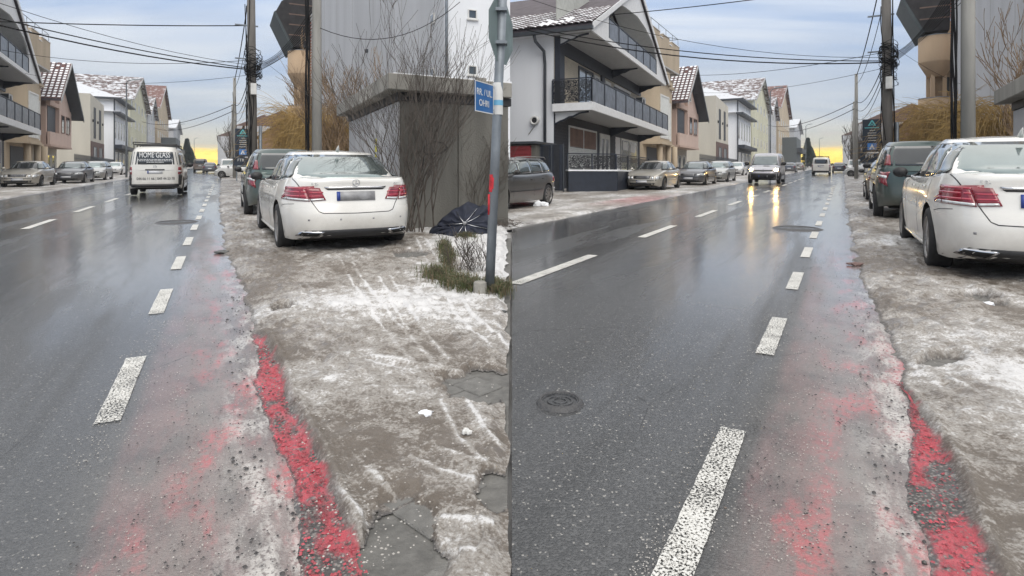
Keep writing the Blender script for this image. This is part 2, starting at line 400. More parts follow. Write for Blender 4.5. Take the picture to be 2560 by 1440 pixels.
edgeL = curve_fn([(1,.23),(2.24,.225),(2.81,.224),(3.45,.176),(4.49,.196),(7.3,.167),(9.7,.02),(23.6,-.12),(60,-.15),(400,-.2)], 0.10, 3, 2.6)
edgeR = curve_fn([(1,.22),(2.47,.24),(2.95,.244),(3.93,.293),(4.7,.32),(6.46,.22),(9.3,.14),(24,.06),(60,0.05),(400,0)], 0.10, 8, 2.6)
redL = lambda s: float(np.interp(s, [1,1.9,2.74,3.5,4.1,4.9,5.1], [.41,.40,.37,.315,.31,.25,.18]))
redR = lambda s: float(np.interp(s, [1,2.3,2.63,3.0,3.5,4.0,4.3], [.44,.42,.395,.405,.37,.30,.2]))
# the base sheet under everything, out to the skyline
m_earth = mat('frozen_earth', (0.30,0.29,0.27), 0.8, var=0.4, scale=0.6, bump=0.4, bscale=3, color2=(0.62,0.62,0.63))
gb = MB(); NX = 24
for i in range(30):
    ya = -30+(i/30)**2*540; yb = -30+((i+1)/30)**2*540
    for j in range(NX):
        xa = -450+j*900/NX; xb = xa+900/NX
        gb.add([(xa,ya,gz(ya)-.07),(xb,ya,gz(ya)-.07),(xb,yb,gz(yb)-.07),(xa,yb,gz(yb)-.07)], [(0,1,2,3)])
ground = gb.build('ground', m_earth, weld=True); ground['kind'] = 'structure'
roadL_m = road_mat('wet_asphalt_left', -0.40, 3.0, 0.2); roadR_m = road_mat('wet_asphalt_right', -0.33, 8.0, 0.28)
LX0 = lambda s: 0.4813*s               # line straight ahead of the fork, where the two surfaces meet
RX0 = lambda s: -0.5534*s
def crown(S, T, a, b): return -0.012*sstep(0, .5, 0*T)+0.006*(fbm(S*.5, T*1.2, 5)-.5)
roadL = sheet('road', LS, 0.8, 420, 0.02, lambda s: -7.25, lambda s: min(edgeL(s)+.06, LX0(s)), 60, roadL_m, hf=crown)
roadR = sheet('road', RS, 0.3, 420, 0.02, lambda s: max(-6.0, RX0(s)), lambda s: edgeR(s)+.06, 60, roadR_m, hf=crown)
# --- kerbside ice of the left street (widens into the fork)
padsL = [(gp(1000,1400), .36, .13, 0.2), (gp(1235,965), .26, .30, 0.5), (gp(1262,1230), .13, .13, .3), (gp(1030,640), .35, .25, .3), (gp(705,782), .13, .10, 0.0)]
padsR = [(gp(2360,912), .19, .10, 0.5), (gp(2435,752), .22, .14, 0.3), (gp(2480,772), .16, .09, 0.3)]
def padmask(street, pads, S, T, sd):
    out = np.full_like(S, -9.0)
    for p, a, b, ang in pads:
        ps, pt = street.st(p); u = S-ps; v = T-pt; ca, sa = math.cos(ang), math.sin(ang)
        q = 1-np.sqrt(((u*ca+v*sa)/a)**2+((-u*sa+v*ca)/b)**2); out = np.maximum(out, q)
    return out+(fbm(S*7, T*7, sd, 4, .6)-.5)*1.1
def polydist(S, T, pl):
    best = np.full_like(S, 1e9); sgn = np.zeros_like(S); al = np.zeros_like(S); acc = 0
    for (a0, b0), (a1, b1) in zip(pl[:-1], pl[1:]):
        dx, dy = a1-a0, b1-b0; ln = math.hypot(dx, dy); q = np.clip(((S-a0)*dx+(T-b0)*dy)/ln**2, 0, 1)
        ex = S-(a0+q*dx); ey = T-(b0+q*dy); d = np.hypot(ex, ey); k = d < best
        best = np.where(k, d, best); al = np.where(k, acc+q*ln, al); sgn = np.where(k, np.sign(ex*dy-ey*dx), sgn); acc += ln
    fade = sstep(0, .25, al)*sstep(acc, acc-.25, al)
    return np.where(fade+.5*(fbm(S*14, T*14, 3)-.5) < .3, 9.0, best), sgn, al
def trk(street, pts): return [street.st(gp(*p)) for p in pts]
tracksL = [(trk(LS, [(865,665),(905,735),(960,810),(1040,905),(1080,930)]), .055), (trk(LS, [(960,700),(1000,780),(1060,870),(1110,930)]), .05),
           (trk(LS, [(760,1075),(850,1180),(960,1290),(1060,1340),(1280,1365)]), .07), (trk(LS, [(1020,1130),(1120,1170),(1280,1215)]), .06),
           (trk(LS, [(900,910),(1050,935),(1180,960)]), .05), (trk(LS, [(1120,990),(1180,1100),(1290,1200)]), .06), (trk(LS, [(1050,600),(1100,700),(1160,800),(1270,900)]), .06)]
tracksR = [(trk(RS, [(2400,1170),(2480,1190),(2570,1210)]), .06), (trk(RS, [(2380,1250),(2460,1300),(2570,1330)]), .07), (trk(RS, [(2340,960),(2430,1020),(2570,1060)]), .05)]
def ice_fns(street, redf, pads, tracks, sd, xlim=None, soft=False):
    def hf(S, T, D0, D1):
        wv = 0.5*fbm(S*1.3, T*1.6, sd)+0.5*fbm(S*5, T*6, sd+1, 5, .6)
        lump = (fbm(S*11, T*15, sd+2, 3, .55)-.5)
        nr = sstep(1.5, 6.0, S)
        h = 0.010+(0.016+0.036*nr)*sstep(0.0, 0.14, D0)*(0.45+0.9*wv)+(0.013+.034*nr)*lump*sstep(0, .06, D0)+.004*(fbm(S*26, T*30, sd+12, 2, .6)-.5)
        if xlim is not None: h = h*sstep(0.0, .10, D1)+.004
        h = h+0.022*sstep(.50, .66, fbm(S*2.3, T*3.1, sd+40, 4))*sstep(.1,.3,D0)*sstep(2.0,4.5,S)
        r0 = np.vectorize(redf)(S[:,0])[:,None] if redf else None
        if redf:
            inr = sstep(0.055, -0.02, T-r0)*sstep(5.3, 4.8, S)
            rb = 0.004+0.024*np.abs(fbm(S*22, T*22, sd+5, 2, .6)-.35)
            h = h*(1-inr)+rb*inr
            lip = np.exp(-((T-r0-.035)/.03)**2)*sstep(5.2, 4.5, S); h = h+0.018*lip
        for pl, w in tracks:
            d, sg, al = polydist(S, T, pl)
            tread = 0.5+0.5*np.tanh(3*np.sin(al*190+sg*d*70+fbm(S*9,T*9,7)*4))
            brk = sstep(.42, .58, fbm(S*3.5, T*3.5, sd+31, 3))
            h = h-(0.010*np.exp(-(d/w)**4)-0.0025*tread*np.exp(-(d/w)**4)-0.005*np.exp(-((d-w*1.15)/(.012))**2))*brk
        if pads:
            pm = padmask(street, pads, S, T, sd+9); h = np.where(pm > -0.35, h*sstep(0.05, -0.35, pm)+0.0, h)
            h = h+0.005*np.exp(-((pm+.18)/.12)**2)
        h = h*sstep(-0.002, 0.03, D0)-0.03*sstep(0.004, 0.0, D0)
        return h
    def mf(S, T, D0, D1):
        w = 0.36+0.50*(fbm(S*1.1, T*1.6, sd+3, 5)-.5)*2.6+0.55*(fbm(S*7, T*9, sd+4, 4, .6)-.5)
        dirty = sstep(0.9, 0.1, D0); w = w-0.10*dirty
        if xlim is not None:
            w = w+xlim(S, T)
        red = np.zeros_like(S); rub = np.zeros_like(S)
        if redf:
            r0 = np.vectorize(redf)(S[:,0])[:,None]
            inr = sstep(0.02, -0.02, T-r0+(fbm(S*11, T*11, sd+6)-.5)*.10)*sstep(0.0, .03, D0)*sstep(5.0, 4.7, S)
            rub = np.maximum(sstep(0.035, -0.02, T-r0)*sstep(5.2, 4.9, S), 0.85*sstep(.05, .0, D0))
            red = inr*sstep(0.40, 0.52, fbm(S*3.6, T*8, sd+7, 4))
        for pl, wd in tracks:
            d, sg, al = polydist(S, T, pl); tread = 0.5+0.5*np.tanh(3*np.sin(al*190+sg*d*70+fbm(S*9,T*9,7)*4)); brk = sstep(.42, .58, fbm(S*3.5, T*3.5, sd+31, 3))
            w = w+(.4+.6*brk)*(0.55*np.exp(-((d-wd*1.15)/.014)**2)+0.13*(tread-.5)*np.exp(-(d/wd)**4))
        if pads:
            pm = padmask(street, pads, S, T, sd+9); w = w-0.3*sstep(-.3, 0, pm); rub = np.maximum(rub, sstep(-.12, .05, pm))
        return w, red, rub
    return hf, mf
def xl_left(S, T):
    X = -S*.4337+T*.901; Yw = S*.901+T*.4337
    a = sstep(-2.6, -0.4, X)*sstep(3.8, 5.2, Yw)*0.38
    b = sstep(2.9, 3.6, T)*0.3+sstep(-1.3, -.2, X)*sstep(5.0, 6.2, Yw)*.25
    return a+b-0.12*sstep(3.6, 2.6, Yw)
hfL, mfL = ice_fns(LS, redL, padsL, tracksL, 21, xl_left)
wob_x = lambda s: 0.03*(float(fbm(s*4, 1.0, 77, 4))-.5)*min(s, 4)
m_bed = mat('paving_bed', (0.125,0.122,0.113), 0.6, var=0.3, scale=14, bump=0.4, bscale=60)
bedL = sheet('paving_bed', LS, 1.0, 9, 0.05, lambda s: edgeL(s)+.03, lambda s: LX0(s)-.02, 12, m_bed, dz=-0.006)
bedR = sheet('paving_bed', RS, 1.0, 9, 0.05, lambda s: edgeR(s)+.03, lambda s: 3.5, 12, m_bed, dz=-0.006)
verge = sheet('icy_verge', LS, 1.0, 75, 0.0052, edgeL, lambda s: min(LX0(s)-0.012*s*.9+wob_x(s), 9.0), 290, ICE, hfL, mfL,
              hole=lambda S, T: (padmask(LS, padsL, S, T, 30) > 0.02).astype(float), power=1.25)
hfR, mfR = ice_fns(RS, redR, padsR, tracksR, 55, lambda S, T: -0.02+0.25*sstep(6, 3, S)*sstep(.5, .9, T)+0.1)
vergeR = sheet('icy_verge', RS, 1.0, 75, 0.0056, edgeR, lambda s: 8.5, 290, ICE, hfR, mfR,
               hole=lambda S, T: (padmask(RS, padsR, S, T, 64) > 0.02).astype(float), power=1.9)
def hflat(sd):
    def hf(S, T, D0, D1): return (0.02+0.05*fbm(S*1.5, T*2.5, sd, 5, .6))*sstep(0, .15, D1)-0.02*sstep(.01, 0, D1)
    def mf(S, T, D0, D1):
        w = 0.52+1.1*(fbm(S*.7, T*1.6, sd+1, 5)-.5); red = np.zeros_like(S); rub = 0.7*sstep(.25, .0, D1)*sstep(.4,.6,fbm(S*3,T*3,sd+2))
        return w, red, rub
    return hf, mf
h1, m1 = hflat(91); h2, m2 = hflat(97)
ekl = curve_fn([(1,-7.1),(400,-7.1)], .05, 14, 1.2); ekr = curve_fn([(1,-5.78),(400,-5.78)], .05, 15, 1.2)
def mR(S, T, D0, D1):
    w, r, b = m2(S, T, D0, D1)
    r = 0.36*np.exp(-(((S-20.5)/2.6)**2))*sstep(.75, .45, np.abs(D1-.55))*1.3
    return w, r, b
walkL = sheet('snowy_pavement', LS, 8, 420, 0.012, lambda s: -16.0, ekl, 90, ICE, h1, m1, power=0.7)
walkR = sheet('snowy_pavement', RS, 10.2, 420, 0.010, lambda s: max(-15.0, min(RX0(s)-.25, ekr(s)-.02)), lambda s: ekr(s) , 110, ICE, h2, mR, power=0.7)
farL = sheet('snowy_pavement', LS, 74, 420, 0.03, lambda s: -0.15, lambda s: 12.0, 30, ICE, *hflat(120)) 
farR = sheet('snowy_pavement', RS, 74, 420, 0.03, lambda s: 0.05, lambda s: 12.0, 30, ICE, *hflat(130))
# --- lane markings: thin paint sheets, worn through
def paint_mat():
    m = bpy.data.materials.new('worn_white_paint'); g = NG(m); uv = g.uv()
    s_, t_, _ = g.sep(uv)
    n = g.noise(uv, 90.0, 4, 0.7); n2 = g.noise(uv, 5.0, 4, 0.6)
    v = g.m('ADD', n, g.m('MULTIPLY', g.m('SUBTRACT', n2, 0.5), 0.25))
    g.put(g.b.inputs['Base Color'], g.mix(g.mr(v, 0.45, 0.7), (0.56,0.55,0.51), (0.76,0.76,0.73)))
    near = g.mr(s_, 4.0, 10.0, 0.475, 0.40, False)
    g.put(g.b.inputs['Alpha'], g.m('GREATER_THAN', v, near)); g.b.inputs['Roughness'].default_value = 0.5
    g.put(g.b.inputs['Normal'], g.bump(n, 0.5, 0.01)); return m
PAINT = paint_mat()
def dash(road, street, s0, s1, ta, tb):
    n = max(2, int((s1-s0)/0.04)); V = []; Fc = []; U = []
    for i in range(n+1):
        s = s0+(s1-s0)*i/n
        j = .004*(random.random()-.5) if s < 9 else 0; j2 = .004*(random.random()-.5) if s < 9 else 0
        for t in (ta+j, tb+j2): V.append(street.P(s, t, 0.007)); U.append((s, t))
    Fc = [(2*i, 2*i+1, 2*i+3, 2*i+2) for i in range(n)]
    me = bpy.data.meshes.new('lane_dash'); me.from_pydata([tuple(v) for v in V], [], Fc); me.materials.append(PAINT)
    uvl = me.uv_layers.new(name='UVMap')
    for l in me.loops: uvl.data[l.index].uv = U[l.vertex_index]
    o = bpy.data.objects.new('lane_dash', me); link(o, road); return o
for k in range(16): dash(roadL, LS, 3.58+2.4*k, 4.70+2.4*k, -0.58, -0.465)
for k in range(16): dash(roadR, RS, 1.99+2.4*k-(.35 if k == 0 else 0), 3.08+2.4*k, -0.53, -0.413)
for k in range(11): dash(roadL, LS, 14.8+4.6*k, 17.1+4.6*k, -3.60, -3.45)
for k in range(12): dash(roadR, RS, 5.65+4.6*k, 7.95+4.6*k, -3.17, -3.02)
# --- pavers showing through the ice
m_paver = mat('grey_paver', (0.155,0.152,0.142), 0.55, var=0.25, scale=18, bump=0.5, bscale=120)
m_slot = mat('dark_joint', (0.05,0.047,0.043), 0.8)
def pavers(street, verge_o, pads, ang, edge, lim, size=0.235):
    base_mb = MB(); base_mb.box(-size/2+.004, size/2-.004, -size*.42+.004, size*.42-.004, -0.06, 0.0)
    proto = base_mb.build('paver', m_paver, verge_o, bevel=0.006)
    cells = set()
    for p, a, b, an in pads:
        ps, pt = street.st(p); R = max(a, b)+.12
        ca, sa = math.cos(ang), math.sin(ang)
        pu = ps*ca+pt*sa; pv = -ps*sa+pt*ca
        for i in range(int((pu-R)/size)-1, int((pu+R)/size)+2):
            for j in range(int((pv-R)/(size*.84))-1, int((pv+R)/(size*.84))+2):
                cu = (i+.5*(j%2))*size; cv = j*size*.84
                ws, wt = cu*ca-cv*sa, cu*sa+cv*ca
                if math.hypot(cu-pu, cv-pv) < R and wt > edge(ws)+.17 and wt < lim(ws)-.17: cells.add((i, j))
    first = True
    for i, j in sorted(cells):
        ca, sa = math.cos(ang), math.sin(ang); cu = (i+.5*(j%2))*size; cv = j*size*.84
        s, t = cu*ca-cv*sa, cu*sa+cv*ca
        o = proto if first else proto.copy()
        if not first: COL.objects.link(o); o.parent = verge_o
        first = False
        P = street.P(s, t, 0.004+random.uniform(-.003, .002))
        o.matrix_world = Matrix.Translation(P) @ SLOPE @ Matrix.Rotation(street.psi+math.pi/2-ang+random.uniform(-.015,.015), 4, 'Z')
pavers(LS, verge, padsL, -0.35, redL, LX0); pavers(RS, vergeR, padsR, 0.5, redR, lambda s: 9)
# --- grit, chips and crumbs
def scatter(name, street, n, sf, tf, rr, mtl, label, z=0.006, flat=.7):
    mb = MB(); V = []; Fc = []
    octa = [(1,0,0),(0,1,0),(-1,0,0),(0,-1,0),(0,0,1),(0,0,-.5)]; of = [(0,1,4),(1,2,4),(2,3,4),(3,0,4),(1,0,5),(2,1,5),(3,2,5),(0,3,5)]
    for i in range(n):
        s = sf(); t = tf(s); r = rr(s); P = street.P(s, t, z+r*.2); a = random.random()*6.3; ca, sa = math.cos(a), math.sin(a)
        k = [random.uniform(.7, 1.2) for _ in range(6)]
        mb.add([(P.x+r*(x*ca-y*sa)*q, P.y+r*(x*sa+y*ca)*q, P.z+r*zz*flat*q) for (x,y,zz), q in zip(octa, k)], of)
    o = mb.build(name, mtl, smooth=False); o['kind'] = 'stuff'; o['label'] = label; o['category'] = 'gravel'; return o
m_grit = mat('pale_grit', (0.40,0.38,0.35), 0.5, var=0.3, scale=30); m_crumb = mat('asphalt_crumb', (0.045,0.042,0.042), 0.6, var=0.4, scale=20)
m_redcrumb = mat('red_crumb', (0.16,0.10,0.10), 0.6, var=0.5, scale=6, color2=(0.58,0.085,0.115))
def clus(street, sd, a, b):
    def tf(s):
        for _ in range(60):
            t = random.uniform(a, b)
            if float(fbm(s*2.2, t*2.6, sd, 3)) > random.uniform(.38, .62): return t
        return t
    return tf
sdist = lambda a, b, p=2.0: (lambda: a+(b-a)*random.random()**p)
scatter('gravel', LS, 2600, sdist(1.2, 6), clus(LS, 5, -.62, .5), lambda s: random.uniform(.0012, .0032)*(1+.1*s), m_grit, 'pale grit scattered over the left street lane edge')
scatter('gravel', RS, 3200, sdist(1.2, 6), clus(RS, 9, -.6, .55), lambda s: random.uniform(.0012, .0032)*(1+.1*s), m_grit, 'pale grit scattered over the right street lane edge')
scatter('gravel', LS, 330, sdist(1.9, 6.5), clus(LS, 41, .02, .24), lambda s: .0015+.009*random.random()**2.5*(1+.05*s), m_crumb, 'dark asphalt crumbs along the broken left street edge', .004)
scatter('gravel', RS, 280, sdist(2.1, 7), clus(RS, 43, .08, .34), lambda s: .0015+.008*random.random()**2.5*(1+.05*s), m_crumb, 'dark asphalt crumbs along the broken right street edge', .004)
scatter('gravel', LS, 1500, sdist(1.9, 4.6, 1.4), lambda s: random.uniform(edgeL(s)+.01, redL(s)+.01), lambda s: .0015+.008*random.random()**2, m_redcrumb, 'red painted rubble beside the left street', .012)
scatter('gravel', RS, 1300, sdist(2.0, 4.2, 1.2), lambda s: random.uniform(edgeR(s)+.01, redR(s)+.01), lambda s: .0015+.007*random.random()**2, m_redcrumb, 'red painted rubble beside the right street', .012)
scatter('gravel', LS, 900, sdist(1.9, 9, 1.6), lambda s: random.uniform(edgeL(s), max(edgeL(s)+.3, LX0(s)-.1)), lambda s: random.uniform(.002, .0055)*(1+.1*s), m_grit, 'pale grit frozen into the icy left verge', .045)
scatter('gravel', LS, 600, sdist(2.2, 10, 1.4), clus(LS, 6, -.55, .15), lambda s: random.uniform(.002, .006), m_crumb, 'black chips sprinkled on the left cycle strip')
scatter('gravel', RS, 700, sdist(2.2, 10, 1.4), clus(RS, 7, -.45, .25), lambda s: random.uniform(.002, .006), m_crumb, 'black chips sprinkled on the right cycle strip')
# --- manhole covers
m_iron = mat('cast_iron', (0.07,0.072,0.075), 0.35, metal=0.3, var=0.3, scale=12, bump=0.4, bscale=60)
m_ring = mat('patched_asphalt', (0.06,0.06,0.062), 0.5, bump=.6, bscale=40)
def manhole(u, v, r, label):
    P = gp(u, v); t = thing('manhole_cover', label, 'manhole cover', P+Vector((0,0,.006)), 0, 'manhole covers in the road', tilt=True)
    a = MB(); a.lathe([(r,-.03),(r,.018),(r*1.10,.02),(r*1.22,.004),(r*1.3,-.006)], 40); a.build('collar', m_ring, t, True)
    b = MB(); b.lathe([(0,.004),(r*.3,.004),(r*.32,.010),(r*.38,.010),(r*.4,.004),(r*.6,.004),(r*.62,.010),(r*.7,.010),(r*.72,.004),(r*.9,.004),(r*.92,.012),(r*.985,.012),(r*.985,-.02)], 40); b.build('lid', m_iron, t)
manhole(441, 556, .33, 'iron manhole cover behind the white lettered van on the left street')
manhole(1993, 572, .36, 'iron manhole cover beside the dashes ahead of the oncoming silver van')
manhole(1400, 1008, .10, 'small round manhole cover with broken rim in the near right street asphalt')
# ============================================================ VEHICLES
m_rub = mat('tyre_rubber', (0.018,0.018,0.019), 0.75, var=0.3, scale=20)
m_dark = mat('black_plastic', (0.02,0.02,0.022), 0.5, var=0.2)
m_well = mat('wheel_well', (0.008,0.008,0.008), 0.9)
m_alloy = mat('dirty_alloy', (0.30,0.29,0.28), 0.4, metal=0.7, var=0.2)
m_alloyd = mat('dark_alloy', (0.10,0.10,0.105), 0.35, metal=0.7, var=0.2)
m_chrome = mat('chrome', (0.62,0.63,0.65), 0.15, metal=1.0, var=0.05)
m_red = mat('tail_lamp_red', (0.20,0.006,0.018), 0.12, var=0.35, scale=9, coat=1.0)
m_redb = mat('tail_lamp_bright', (0.42,0.02,0.05), 0.15, var=0.2, coat=1.0)
m_clear = mat('clear_lens', (0.62,0.65,0.66), 0.1, metal=0.35, var=0.2, scale=15, coat=1.0)
m_lens_on = mat('lit_headlamp', (0.9,0.85,0.6), 0.2, emit=((1.0,0.62,0.20), 120.0))
m_amber = mat('amber_lens', (0.75,0.28,0.03), 0.2)
m_plate = mat('plate_white', (0.62,0.63,0.65), 0.4, var=0.06)
m_plateblur = mat('plate_grey', (0.30,0.30,0.31), 0.4, var=0.35, scale=9)
m_blue = mat('plate_blue', (0.02,0.05,0.25), 0.4)
m_ink = mat('black_ink', (0.02,0.02,0.022), 0.5)
def glass_mat(name, tint, metal=0.5, rough=0.04):
    return mat(name, tint, rough, metal=metal, var=0.12, scale=2.2, coat=1.0)
g_teal = glass_mat('rear_glass_sky', (0.235,0.29,0.29), 0.75); g_dark = glass_mat('dark_glass', (0.03,0.035,0.038), 0.35); g_mid = glass_mat('side_glass', (0.10,0.125,0.13), 0.6)
g_fr = glass_mat('windscreen_glass', (0.155,0.185,0.19), 0.6)
GRIME = (0.20,0.175,0.145)
def paint(name, c, metal=0.0, rough=0.28, dh=0.9):
    return mat(name, c, rough, metal=metal, var=0.05, scale=2.0, coat=0.9, dirt=(GRIME, dh))

def text_mesh(name, body, size, mtl, parent, M, depth=0.002, align='CENTER', sx=1.0):
    cu = bpy.data.curves.new(name, 'FONT'); cu.body = body; cu.size = size; cu.align_x = align; cu.align_y = 'CENTER'; cu.extrude = depth; cu.resolution_u = 3
    o = bpy.data.objects.new(name+'_c', cu); COL.objects.link(o)
    dg = bpy.context.evaluated_depsgraph_get(); me = bpy.data.meshes.new_from_object(o.evaluated_get(dg)); bpy.data.objects.remove(o); bpy.data.curves.remove(cu)
    me.transform(M @ Matrix.Diagonal((sx, 1, 1, 1))); me.materials.clear(); me.materials.append(mtl); me.name = name
    t = bpy.data.objects.new(name, me); link(t, parent); return t

def wheel(parent, x, y, r, w, style, front=False):
    side = 1 if y > 0 else -1
    mb = MB(); p = [(r*.66, w/2-.01),(r*.72, w/2),(r*.93, w/2-.005),(r*.985, w/2-.03),(r, w/4),(r,-w/4),(r*.985,-w/2+.03),(r*.93,-w/2+.005),(r*.72,-w/2),(r*.6,-w/2+.02),(0.02,-w/2+.04)]
    mb.lathe([(a, b*side) for a, b in p], 36, 'Y', (x, y, r))
    wh = mb.build('wheel', m_rub, parent, True)
    rm = MB(); yo = y+side*(w/2-.012)
    rm.lathe([(r*.70, side*.004),(r*.665, side*.012),(r*.63, -side*.02),(r*.60,-side*.09)], 36, 'Y', (x, yo, r), 0)
    n = style[0]; sw = style[1]
    for k in range(n):
        a = 2*math.pi*(k+.25)/n; ca, sa = math.cos(a), math.sin(a); R0, R1 = r*.10, r*.66
        hw0, hw1 = sw*.6, sw
        pts = []
        for q, yy in ((0, -.02), (1, -.045)):
            for R, hw in ((R0, hw0), (R1, hw1)):
                for sg in (-1, 1): pts.append((x+ca*R-sa*hw*sg, yo+side*(yy+(.02 if R == R0 else .012)), r+sa*R+ca*hw*sg))
        a0,a1,b0,b1,c0,c1,d0,d1 = pts
        rm.hexa([a0,a1,b1,b0,c0,c1,d1,d0], 0)
    rm.lathe([(0.001, side*.0),(r*.17, side*-.005),(r*.19,-side*.05)], 16, 'Y', (x, yo, r), 0)
    rm.lathe([(0.001,-side*.075),(r*.62,-side*.075)], 20, 'Y', (x, yo, r), 1)
    rm.build('rim', [style[2], m_well], wh, True if n > 12 else False)
    return wh

class Vehicle:
    def __init__(v, sp, name, label, cat, group=None):
        v.sp = sp; v.root = thing(name, label, cat, (0,0,0), 0, group)
        sp = v.sp; Lh = sp['L']/2; Wh = sp['W']/2; r = sp['r']
        xa = [sp['xr'], sp['xf']]; R = r+sp.get('gap', .055)
        zt = sp['zt']; ztx = [a for a, _ in zt]; ztz = [b for _, b in zt]
        def ZT(x): return sum(float(np.interp(x+d, ztx, ztz)) for d in (-.08,-.04,0,.04,.08))/5
        zb0 = sp['zb']
        def ZB(x):
            z = float(np.interp(x, [-Lh, -Lh+.35, Lh-.35, Lh], [zb0+sp.get('rise',.06), zb0, zb0, zb0+sp.get('risef',.05)]))
            for c in xa:
                if abs(x-c) < R: z = max(z, r+math.sqrt(max(R*R-(x-c)**2, 0)))
            return z
        pe = sp.get('p', 5.5)
        half = []
        for yn in (0, .2, .4, .55, .68, .78, .86): half.append((-(1-yn**pe)**(1/pe), yn))
        xs = set(np.linspace(-.985, .985, 44).tolist())
        for c in xa:
            for q in np.linspace(-1, 1, 15): xs.add((c+R*math.sin(q*math.pi/2))/Lh)
            xs.add((c-R-.002)/Lh); xs.add((c+R+.002)/Lh)
        xs = sorted(x for x in xs if (1-abs(x)**pe)**(1/pe) > .87 and abs(x) < 1)
        out = [xs[0]]
        for x in xs[1:]:
            if x-out[-1] > 2e-4: out.append(x)
        for xn in out: half.append((xn, (1-abs(xn)**pe)**(1/pe)))
        for yn in (.86, .78, .68, .55, .4, .2, 0): half.append(((1-yn**pe)**(1/pe), yn))
        M = len(half); crown = sp.get('crown', .035)
        pr = sp['prof_r']; pf = sp['prof_f']; ps = sp['prof_s']
        I = lambda z, t: float(np.interp(z, [a for a,_ in t], [b for _,b in t]))
        fr = [0, .05, .12, .22, .34, .46, .58, .70, .80, .88, .94, .975, 1.0]
        mb = MB(); rows = []
        for f in fr:
            e = max(0, (f-.88)/.12)**2*.022
            row = []
            for xn, yn in half:
                x0 = xn*Lh; zb_, zt_ = ZB(x0), ZT(x0)
                z = zb_+f*(zt_-zb_)
                bl = np.clip((abs(xn)-.55)/.45, 0, 1)**2
                ins = (I(z, pr) if xn < 0 else I(z, pf))
                x = x0-math.copysign(1, xn)*(ins*bl+e*bl)
                y = yn*Wh*I(z, ps)-e*(yn > .3)*1.0
                z2 = z+f**3*crown*(1-min(1, yn)**2)
                row.append((x, y, z2))
            rows.append(row)
        # lower lip folded inward (dark inside of arches and sills)
        V = []; 
        for row in [[(x, max(y-.16, y*.2), z+.01) for x, y, z in rows[0]]]+rows: V += row
        fs = []; mi = []
        for j in range(len(rows)):
            for i in range(M-1): fs.append((j*M+i, j*M+i+1, (j+1)*M+i+1, (j+1)*M+i)); mi.append(1 if j == 0 else 0)
        base = len(V); cs = [1, .93, .8, .6, .3, 0]
        top = rows[-1]; ymax = max(p[1] for p in top)
        for c in cs:
            for (x, y, z), (xn, yn) in zip(top, half):
                zc = ZT(xn*Lh)+crown*(1-(min(1, yn)*c)**2)
                V.append((x, y*c, zc))
        for j in range(len(cs)-1):
            for i in range(M-1): fs.append((base+j*M+i, base+j*M+i+1, base+(j+1)*M+i+1, base+(j+1)*M+i)); mi.append(0)
        v.emit(mb, V, fs, mi)
        # greenhouse
        g = sp['green']; pg = g.get('p', 4.2); gh = []
        for yn in (0, .25, .5, .68, .8): gh.append((-(1-yn**pg)**(1/pg), yn))
        for xn in np.linspace(-.97, .97, 34):
            yy = (1-abs(xn)**pg)**(1/pg)
            if yy > .81: gh.append((xn, yy))
        for yn in (.8, .68, .5, .25, 0): gh.append(((1-yn**pg)**(1/pg), yn))
        MG = len(gh); V = []; fs = []; mi = []
        lv = [0, .15, .3, .45, .6, .72, .82, .9, .96, 1.0]
        for h in lv:
            zz = g['z0']+h*(g['z1']-g['z0']); rd = max(0, (h-.72)/.28)**2.2
            hb = h+g.get('bow', .08)*math.sin(math.pi*h)
            x0 = g['xrb']+(g['xrt']-g['xrb'])*(h-g.get('bowr', .05)*math.sin(math.pi*h)); x1 = g['xfb']+(g['xft']-g['xfb'])*(h-g.get('bowf', .03)*math.sin(math.pi*h))
            x0 += rd*g.get('rr', .10); x1 -= rd*g.get('rf', .10)
            w = g['wb']+(g['wt']-g['wb'])*(h**1.25); w -= rd*g.get('rs', .07)
            cx, ax = (x0+x1)/2, (x1-x0)/2
            for xn, yn in gh:
                V.append((cx+ax*xn, w*yn, zz+rd*(g['arc']*(1-xn*xn)+g['cr']*(1-yn*yn))))
            lastw = (cx, ax, w)
        for j in range(len(lv)-1):
            for i in range(MG-1): fs.append((j*MG+i, j*MG+i+1, (j+1)*MG+i+1, (j+1)*MG+i)); mi.append(0)
        base = len(V); cx, ax, w = lastw
        for c in cs:
            for xn, yn in gh: V.append((cx+ax*xn, w*yn*c, g['z1']+g['arc']*(1-xn*xn)+g['cr']*(1-(yn*c)**2)))
        for j in range(len(cs)-1):
            for i in range(MG-1): fs.append((base+j*MG+i, base+j*MG+i+1, base+(j+1)*MG+i+1, base+(j+1)*MG+i)); mi.append(0)
        v.emit(mb, V, fs, mi)
        v.bvh = BVHTree.FromPolygons([Vector(p) for p in mb.v], mb.f)
        # floor pan and wheel housings
        mb.box(-Lh+.32, Lh-.32, -Wh+.30, Wh-.30, zb0-.02, zb0+.28, 1)
        mb.box(-Lh+.12, Lh-.12, -Wh+.34, Wh-.34, zb0+.1, r+.38, 1)
        v.body = mb.build('body', [sp['paint'], m_well], v.root, True, weld=True)
        v.body.data.set_sharp_from_angle(angle=rad(42))
        for x in xa:
            for s in (1, -1): wheel(v.root, x, s*(Wh-sp.get('wi', .125)), r, sp.get('tw', .21), sp['rim'])
    def emit(v, mb, V, fs, mi):
        for sg in (1, -1):
            vs = [(x, y*sg, z) for x, y, z in V]; b = len(mb.v)
            mb.v += vs; mb.f += [tuple(b+i for i in (f if sg == 1 else f[::-1])) for f in fs]; mb.m += mi
